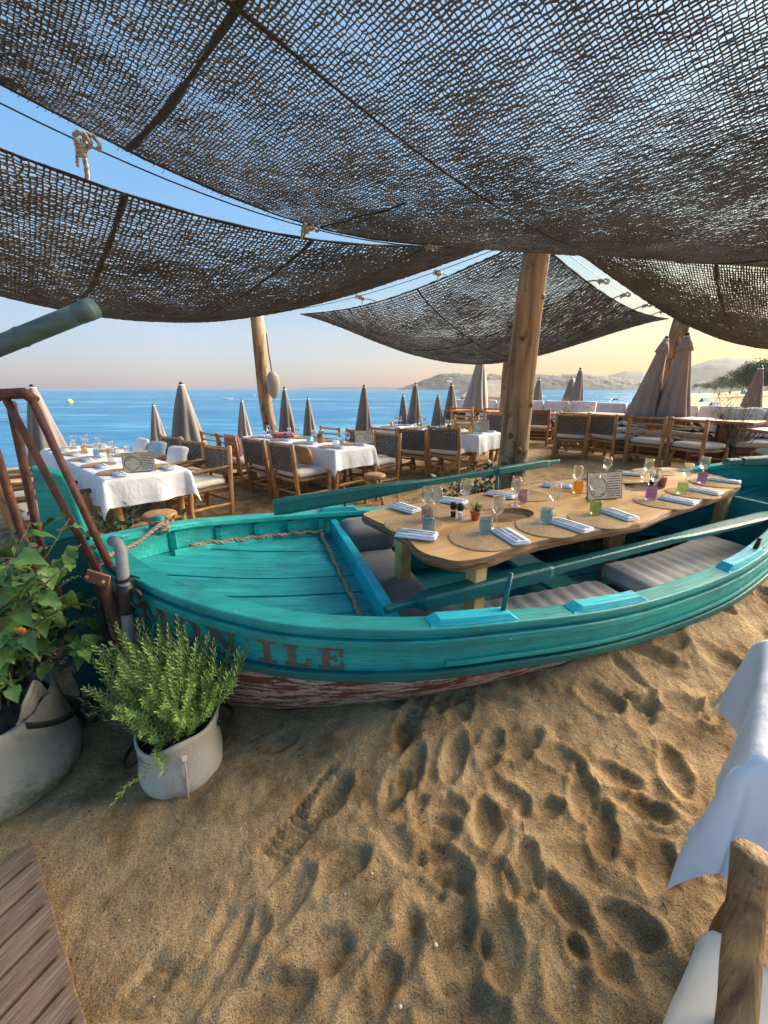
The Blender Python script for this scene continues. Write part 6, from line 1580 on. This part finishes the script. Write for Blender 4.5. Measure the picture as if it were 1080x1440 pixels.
# cables
def cable(label, A, B, sag, r=.004):
    pts = [Vector(A).lerp(Vector(B), f) - Vector((0, 0, sag * 4 * f * (1 - f))) for f in np.linspace(0, 1, 30)]
    o = MB().tube(pts, r, 6).build('cable', M_WIRE, origin=tuple(pts[0]), smooth=True); tag(o, label, 'cable', 'support cables of the shade sails'); return pts
def zc(k): return float(zedge(np.array(k)))
pts = []
for k in np.linspace(0, 5.6, 34): q = T0 - E1 * k - PE * .02; pts.append(Vector((q.x, q.y, zc(k) - .015)))
o = MB().tube(pts, .0042, 6).build('cable', M_WIRE, origin=tuple(pts[0]), smooth=True); tag(o, 'thin steel cable running from the trunk post to the upper left', 'cable', 'support cables of the shade sails')
c3p = cable('thin steel cable from the trunk post towards the post near the sea', TP + Vector((0, 0, -.06)), LB + Vector((0, 0, -.06)), .17)
c4p = cable('thin steel cable from the trunk post towards the post between the parasols', TP + Vector((0, 0, -.06)), RB + Vector((0, 0, -.06)), .17)
c2p = cable('thin steel cable from the trunk post to the right', TP + Vector((0, 0, -.04)), rD + Vector((0, 0, 3.0)), .05)
# knotted rope ties between sails and cable
def tie(A, B, label, r=.013, knot=True):
    A, B = Vector(A), Vector(B); m = MB(); pts = [A, A.lerp(B, .35) + Vector((.008, 0, .01)), A.lerp(B, .7), B]
    m.rope(pts, r)
    if knot:
        c = A.lerp(B, .72); d = (B - A).normalized(); x = d.cross(Vector((0, 1, .3))).normalized(); y = d.cross(x)
        m.rope([c + d * (.016 * (i / 6 - 1.2)) + (x * math.cos(i * .9) + y * math.sin(i * .9)) * .021 for i in range(24)], r * .95)
        m.rope([B + (x * math.cos(i * .8) + d * math.sin(i * .8)) * .026 + E1 * .005 * i for i in range(15)], r * .95)
        m.rope([c, c + x * .03 - Vector((0, 0, .03)), c + x * .035 - Vector((0, 0, .075))], r * .7)
    tag(m.build('rope_tie', M_TIE, origin=tuple(B), smooth=True), label, 'rope', 'rope ties of the shade sails')
def tie_cable1(k, label, r):
    # point of sail B hem nearest the cable point
    q = T0 - E1 * k; cp = Vector((q.x, q.y, zc(k) - .01)); s = (k - kB0) / (kB1 - kB0)
    p = Vector(surfB(np.array(s), np.array(0.0))); tie(p, cp, label, r)
tie_cable1(3.42, 'thick knotted rope tying the left sail to the cable at the upper left', .012)
tie_cable1(2.25, 'knotted rope tying the left sail to the cable near the middle', .0105)
tie_cable1(1.25, 'dark knotted cord tying the left sail close to the trunk post', .010)
def nearest(pts, p): return min(pts, key=lambda q: (q - p).length)
for i, (su, ss, pts, lab) in enumerate(((surfC, (0.0, .22), c3p, 'cord tie on the left hem of the middle sail'), (surfC, (0.0, .5), c3p, 'cord tie farther along the left hem of the middle sail'),
        (surfC, (.25, 0.0), c4p, 'cord tie on the right hem of the middle sail nearest the trunk post'), (surfC, (.42, 0.0), c4p, 'second cord tie on the right hem of the middle sail'), (surfC, (.6, 0.0), c4p, 'third cord tie on the right hem of the middle sail'),
        (surfC, (.78, 0.0), c4p, 'fourth cord tie on the right hem of the middle sail'), (surfD, (.33, 0.0), c2p, 'knotted rope tying the right sail to the overhead sail'))):
    p = Vector(su(np.array(ss[0]), np.array(ss[1]))); q = nearest(pts, p + Vector((0, 0, .1))); tie(p, q if (q - p).length < .5 else p + Vector((0, -.05, .18)), lab, .010 if i < 6 else .016, True)

# ================================================================== closed parasols
def make_parasol(m, length=1.5, rbot=.285, n=48, lobes=8, valance=False):
    t = thing('parasol', '', 'parasol')
    prof = []
    for i in range(18):
        f = i / 17; r = rbot * (.17 + .83 * (1 - f) ** .85); prof.append((r, -length * (1 - f)))
    def star(a, i):
        f = i / 17; amp = .30 * (1 - f) + .05
        return 1 + amp * (abs(math.sin(a * lobes / 2 + .5 * math.sin(f * 4))) - .6) + .04 * math.sin(3 * a + f * 5)
    CAN_ = MB().lathe(prof + [(rbot * .1, .03), (0, .035)], n=n, star=star)
    cv = CAN_.build('canopy', m, t, smooth=True)
    MB().lathe([(.015, .02), (.02, .03), (.034, .05), (.034, .065), (.02, .085), (0, .09)], n=12).build('finial', M_BLACK, cv, smooth=True)
    MB().lathe([(.052, .012), (.05, .03), (.03, .034)], n=12).build('collar', M_WHITE, cv, smooth=True)
    MB().lathe([(rbot * .60, -length * .60), (rbot * .635, -length * .60), (rbot * .61, -length * .63), (rbot * .58, -length * .63)], n=32, star=lambda a, i: 1 + .08 * abs(math.sin(a * lobes / 2))).build('tie_strap', m, cv, smooth=True)
    if valance: MB().lathe([(rbot * .22, -.02), (rbot * .34, -.10), (rbot * .42, -.22), (rbot * .36, -.22), (rbot * .2, -.03)], n=32, star=lambda a, i: 1 + .13 * math.sin(8 * a) * (i in (2, 3))).build('vent_cap', m, t, smooth=True)
    return t
PAR = make_parasol(M_UMB); PARB = make_parasol(M_UMB2, 1.55, .27, valance=True); PARG = make_parasol(M_UMB3, 1.45, .28, lobes=10, valance=True)
def parasol(proto, u, v, d, label, lean=(0, 0), scale=1.0):
    top_ = atd(u, v, d); o = place(proto, top_, random.uniform(0, 3), label, 'closed parasols'); o.rotation_euler = (lean[1], lean[0], random.uniform(0, .6)); wv_ = random.uniform(.9, 1.16) * (1.4 if 'far left' in label else 1.2 if 'armchairs' in label else 1); o.scale = (scale * wv_, scale * wv_, scale); o.rotation_euler.x += random.uniform(-.03, .03); o.rotation_euler.y += random.uniform(-.035, .035)
    g = G(top_.x, top_.y); lowz = -(top_.z - g) / scale - .1
    m = MB().tube([(0, 0, .0), (0, 0, lowz)], .022, 8); m.build('pole', M_WHITE if proto is not PAR else M_PIPE, o, smooth=True)
    return o
for (u, v, d, lab, s) in [(46, 547, 8.2, 'big closed taupe parasol at far left behind the left table', 1.0), (216, 571, 14.0, 'small closed parasol left of the tall one behind the left table', .92), (255, 543, 9.6, 'tall closed taupe parasol behind the armchairs of the left table', 1.05),
        (340, 565, 14.0, 'small closed parasol left of the post near the sea', .92), (400, 549, 10.5, 'closed parasol just right of the post near the sea', 1.0), (433, 562, 13.0, 'small closed parasol second to the right of the post near the sea', .9),
        (507, 570, 14.5, 'small closed parasol half hidden behind the tall one at the middle table', 1.0), (512, 546, 10.8, 'tall closed parasol behind the menu of the middle table', 1.05), (567, 558, 14.0, 'small closed parasol left of the pair before the headland', 1.0), (584, 543, 11.5, 'tall closed parasol left below the headland', 1.08),
        (616, 558, 14.0, 'small closed parasol between the two tall ones below the headland', .95), (635, 543, 12.0, 'slim tall closed parasol right below the headland', 1.0), (758, 535, 12.5, 'closed parasol right of the trunk post', .95), (804, 534, 13.5, 'closed parasol half hidden left of the taller one before the bay', 1.0), (816, 522, 12.0, 'taller closed parasol before the bay', 1.15),
        (1069, 520, 9.0, 'closed parasol beside the dry bush at the right edge', 1.05)]:
    parasol(PAR, u, v, d, lab, (0, 0), s)
parasol(PARG, 677, 497, 11.4, 'pale grey closed parasol with scalloped edge left of the trunk post')
parasol(PARB, 936, 479, 8.25, 'mauve closed parasol leaning left, one of two tall ones', (.20, .0), 1.0)
parasol(PARB, 966, 475, 8.0, 'mauve closed parasol on the right, one of two tall ones', (-.02, .0), 1.04)
# dry driftwood bush in a planter, grasses
def dry_bush(label, c, h_, n, m, spread):
    t = thing('dry_bush', label, 'bush', c); r = random.Random(int(c[0] * 50)); mb = MB(); tw = MB()
    for k in range(n):
        a = r.uniform(0, 6.28); L_ = h_ * r.uniform(.55, 1.1); d = Vector((math.cos(a) * spread * r.random(), math.sin(a) * spread * r.random(), 1)).normalized()
        pts = [Vector((r.uniform(-.12, .12), r.uniform(-.12, .12), .25))]; 
        for i in range(4): pts.append(pts[-1] + d * L_ / 4 + Vector((r.uniform(-.05, .05), r.uniform(-.05, .05), 0)))
        mb.tube(pts, [.012, .009, .007, .004, .002], 5, caps=False)
        for i in range(10):
            p = pts[r.randint(1, 4)]; q = p + Vector((r.uniform(-.15, .15), r.uniform(-.15, .15), r.uniform(0, .18))); tw.tube([p, p.lerp(q, .5) + Vector((0, 0, .02)), q], [.004, .003, .0015], 3, caps=False)
    mb.build('branches', m, t); tag(tw.build('twigs', m, t), kind='stuff')
    for k in range(12):
        a = k * PI / 6; MB().log((.22 * math.cos(a), .22 * math.sin(a), 0), (.2 * math.cos(a), .2 * math.sin(a), .48 + .05 * (k % 3)), .03, seed=k).build('stake', M_DRY, t, smooth=True)
    return t
dry_bush('grey dry bush in a ring of driftwood stakes at the right', (6.05, 6.95, .25), .95, 40, M_DRY, .9)
dry_bush('tuft of dry grass between the two banquettes', (4.35, 9.6, .25), .75, 34, M_DRY, .5)

# ================================================================== beach and bay in the distance
def buoy(u, v, label):
    p = at(u, v, SEA_Z + .1); t = thing('buoy', label, 'buoy', p, 0, 'buoys on the sea'); s = .0055 * p.length
    MB().lathe([(0, -.6 * s), (.8 * s, -.3 * s), (1 * s, .1 * s), (.7 * s, .6 * s), (.2 * s, .9 * s), (0, 1.0 * s)], n=12).build('body', M_YELB, t, smooth=True)
buoy(98, 565, 'yellow buoy on the sea at the left')
for i, (u, v) in enumerate(((320, 562), (355, 557), (866, 563))):
    p = at(u, v, SEA_Z); t = thing('dinghy', ['small white dinghy left of the post near the sea', 'small white dinghy close to the post near the sea', 'tiny dark dinghy in the bay left of the tall parasols'][i], 'boat', p, .3)
    m = MB(); L_ = 2.6
    m.grid(lambda a, b: Vector(((a - .5) * L_, (b - .5) * 1.1 * math.sin(PI * min(1, a * .8 + .2)) ** .6, .1 + .35 * abs(b - .5) * 2)), 10, 6); m.build('hull', M_WHITE if i < 2 else M_BLACK, t, smooth=True)
    MB().box((-.3, 0, .42), (.2, .8, .05)).build('thwart', M_LOG2, t)
# pavilion behind the pale grey parasol
t = thing('beach_hut', 'small thatched beach hut beyond the pale grey parasol', 'hut', (3.9, 14.6, G(3.9, 14.6)))
for sx in (-1, 1):
    for sy in (-1, 1): MB().log((sx * 1.0, sy * .8, 0), (sx * 1.0, sy * .8, 2.1), .06, seed=3).build('post', M_LOG, t, smooth=True)
MB().add([(-1.4, -1.1, 1.95), (1.4, -1.1, 1.95), (1.4, 1.1, 1.95), (-1.4, 1.1, 1.95), (-.5, 0, 2.5), (.5, 0, 2.5)], [(0, 1, 5, 4), (2, 3, 4, 5), (0, 4, 3), (1, 2, 5), (0, 3, 2, 1)]).build('roof', M_DRY, t)
MB().box((0, .7, 1.0), (2.0, .03, 1.8)).build('screen', M_CUSH, t)
# sunbathers' things on the far beach
def ground_at(u, v):
    z = -.7
    for _ in range(6): p = at(u, v, z); z = G(p.x, p.y)
    return at(u, v, z)
for (u, v, m, lab) in ((1003, 571, M_BEACHB, 'blue beach tent on the far beach'), (1050, 554, M_TURQ, 'turquoise beach tent on the far beach near the right edge'), (990, 565, M_BEACHB, 'low blue windbreak on the far beach')):
    p = ground_at(u, v); t = thing('beach_tent', lab, 'tent', p, .3); s = .0085 * p.length
    MB().add([(-s, -s * .6, 0), (s, -s * .6, 0), (s, s * .6, 0), (-s, s * .6, 0), (-s * .8, 0, s * .9), (s * .8, 0, s * .9)], [(0, 1, 5, 4), (2, 3, 4, 5), (0, 4, 3), (1, 2, 5), (0, 3, 2, 1)]).build('canopy', m, t)
    MB().tube([(-s * .8, 0, 0), (-s * .8, 0, s * .9)], s * .03, 5).build('pole', M_WHITE, t)
def person_mesh(pose):
    """one continuous skinned body"""
    J = {'pelvis': (0, 0, .92), 'chest': (0, 0, 1.28), 'neck': (0, 0, 1.48), 'head': (0, .01, 1.60), 'crown': (0, .01, 1.70), 'lsh': (-.19, 0, 1.41), 'rsh': (.19, 0, 1.41), 'lel': (-.27, .02, 1.13), 'rel': (.27, -.03, 1.13), 'lha': (-.25, .12, .90), 'rha': (.29, .06, .88),
         'lhip': (-.1, 0, .88), 'rhip': (.1, 0, .88), 'lkn': (-.11, .02 + pose, .48), 'rkn': (.11, .02 - pose * .4, .48), 'lan': (-.12, -.02 + pose * .9, .08), 'ran': (.12, -.03 - pose, .08), 'lto': (-.12, .14 + pose * .9, .03), 'rto': (.12, .12 - pose, .03)}
    R = {'pelvis': .14, 'chest': .15, 'neck': .06, 'head': .10, 'crown': .07, 'lsh': .075, 'rsh': .075, 'lel': .045, 'rel': .045, 'lha': .035, 'rha': .035, 'lhip': .1, 'rhip': .1, 'lkn': .062, 'rkn': .062, 'lan': .04, 'ran': .04, 'lto': .03, 'rto': .03}
    E_ = [('pelvis', 'chest'), ('chest', 'neck'), ('neck', 'head'), ('head', 'crown'), ('chest', 'lsh'), ('lsh', 'lel'), ('lel', 'lha'), ('chest', 'rsh'), ('rsh', 'rel'), ('rel', 'rha'), ('pelvis', 'lhip'), ('lhip', 'lkn'), ('lkn', 'lan'), ('lan', 'lto'), ('pelvis', 'rhip'), ('rhip', 'rkn'), ('rkn', 'ran'), ('ran', 'rto')]
    ks = list(J); me_ = bpy.data.meshes.new('body'); me_.from_pydata([J[k] for k in ks], [(ks.index(a), ks.index(b)) for a, b in E_], [])
    o = bpy.data.objects.new('body_probe', me_); COL.objects.link(o); md = o.modifiers.new('skin', 'SKIN'); md.use_smooth_shade = True
    for i, k in enumerate(ks): me_.skin_vertices[0].data[i].radius = (R[k], R[k] * .85)
    me_.skin_vertices[0].data[0].use_root = True
    sb = o.modifiers.new('sub', 'SUBSURF'); sb.levels = 1
    bpy.context.view_layer.update(); nm_ = bpy.data.meshes.new_from_object(o.evaluated_get(bpy.context.evaluated_depsgraph_get())); bpy.data.objects.remove(o); nm_.materials.clear(); nm_.materials.append(M_SKIN); return nm_
PM = [person_mesh(.0), person_mesh(.2)]
for i, (u, v, lab) in enumerate(((983, 556, 'person in dark swimwear standing at the water edge of the far beach'), (1010, 560, 'person in dark swimwear walking on the far beach by the blue tent'), (1026, 556, 'person in dark swimwear standing on the far beach, rightmost'))):
    p = ground_at(u, v); t = thing('person', lab, 'person', p, i * 1.3, 'people on the far beach')
    o = bpy.data.objects.new('body', PM[i % 2]); COL.objects.link(o); o.parent = t
    MB().lathe([(.15, .80), (.165, .9), (.155, 1.0)], n=14).build('swimwear', M_DARKC, t, smooth=True)
    MB().lathe([(.09, 1.6), (.105, 1.66), (.08, 1.73), (0, 1.75)], (0, -.01, 0), n=12).build('hair', M_BLACK, t, smooth=True)
# pines on the right shore
def pine(p, h_, w_, label, seed):
    t = thing('pine_tree', label, 'tree', p); r = random.Random(seed)
    MB().log((0, 0, -.5), (r.uniform(-.5, .5), 0, h_ * .75), h_ * .03, h_ * .012, seed=seed, wob=.3).build('trunk', M_TRUNK, t, smooth=True)
    lf = MB(); br_ = MB()
    for k in range(46):
        a = r.uniform(0, 6.28); q = Vector((math.cos(a) * w_ * r.random() ** .6, math.sin(a) * w_ * r.random() ** .6, h_ * (.5 + .5 * r.random() ** .8)))
        if k < 14: br_.tube([(0, 0, h_ * .5), tuple(q * .6 + Vector((0, 0, h_ * .25))), tuple(q)], [h_ * .01, h_ * .006, h_ * .003], 4, caps=False)
        cr = w_ * r.uniform(.18, .34)
        for i in range(170):
            d = Vector((r.gauss(0, 1), r.gauss(0, 1), r.gauss(0, .7))).normalized() * cr * r.random() ** .35; c = q + d; s = h_ * .013 * r.uniform(.6, 1.4)
            e = Vector((r.uniform(-1, 1), r.uniform(-1, 1), r.uniform(-1, 1))).normalized(); g = e.cross(Vector((r.uniform(-1, 1), 1, r.uniform(-1, 1)))).normalized()
            lf.add([c - e * s, c + g * s, c + e * s, c - g * s], [(0, 1, 2, 3)])
    br_.build('limbs', M_TRUNK, t); o = lf.build('crown', M_TREE, t); tag(o, kind='stuff')
PINES = ['pine cut by the right edge of the picture', 'dark pine just beyond the right edge', 'small pine on the slope left of the right edge pines', 'pine halfway down the wooded slope', 'lowest pine on the wooded slope by the beach', 'pine on the crest of the wooded slope', 'far pine at the foot of the slope']
for i, (u, v, d, h_, w_) in enumerate(((1074, 513, 105, 9, 5), (1098, 508, 100, 11, 6), (1050, 523, 150, 8, 5), (1030, 531, 190, 8, 6), (1008, 538, 230, 7, 6), (1062, 517, 180, 9, 6), (990, 541, 270, 6, 6))):
    p = atd(u, v, d); pine(Vector((p.x, p.y, p.z - h_)), h_, w_, PINES[i], i + 3)

# ================================================================== bits on the sand
m = MB(); r = random.Random(2)
for i in range(150):
    x, y = r.uniform(-1.3, 2.2), r.uniform(.35, 1.9)
    z = sand_z(x, y); k = r.random()
    if k < .45:
        L_ = r.uniform(.015, .06); a = r.uniform(0, 6.28); d = Vector((math.cos(a), math.sin(a), 0)) * L_
        m.tube([Vector((x, y, z + .003)), Vector((x, y, z + .006)) + d * .5, Vector((x, y, z + .004)) + d], [.0012, .0018, .0008], 4)
o = m.build('twig_litter', M_SOIL); tag(o, 'dark twigs and seaweed bits scattered over the sand', 'litter', kind='stuff')
m = MB()
for i in range(70):
    x, y = r.uniform(-1.3, 2.0), r.uniform(.35, 1.9); z = sand_z(x, y); s = r.uniform(.0012, .0034)
    m.lathe([(0, -s * .5), (s, 0), (s * .7, s * .5), (0, s * .7)], (x, y, z), 6)
o = m.build('shell_grit', M_GRIT); tag(o, 'tiny pale shells and pebbles scattered over the sand', 'shells', kind='stuff')
for i, (u, v, s) in enumerate(((612, 1329, .011), (523, 1228, .007), (563, 1417, .009), (718, 1246, .007), (808, 1388, .008))):
    p = at(u, v, 0); z = sand_z(p.x, p.y)
    p = at(u, v, z); o = MB().lathe([(0, 0), (s, .001), (s * .8, s * .5), (s * .3, s * .8), (0, s * .85)], n=12, star=lambda a, i: 1 + .25 * math.cos(a) + .05 * math.sin(7 * a)).build('shell', M_GRIT, smooth=True); o.scale = (.62, .62, .5); o.location = (p.x, p.y, sand_z(p.x, p.y)); o.rotation_euler = (0, 0, i)
    tag(o, ['largest white shell on the sand, bottom centre', 'small pale shell on the sand left of centre', 'pale shell on the sand at the bottom edge', 'small pale shell on the sand right of centre', 'pale shell on the sand at the bottom right'][i], 'shell', 'shells on the sand')
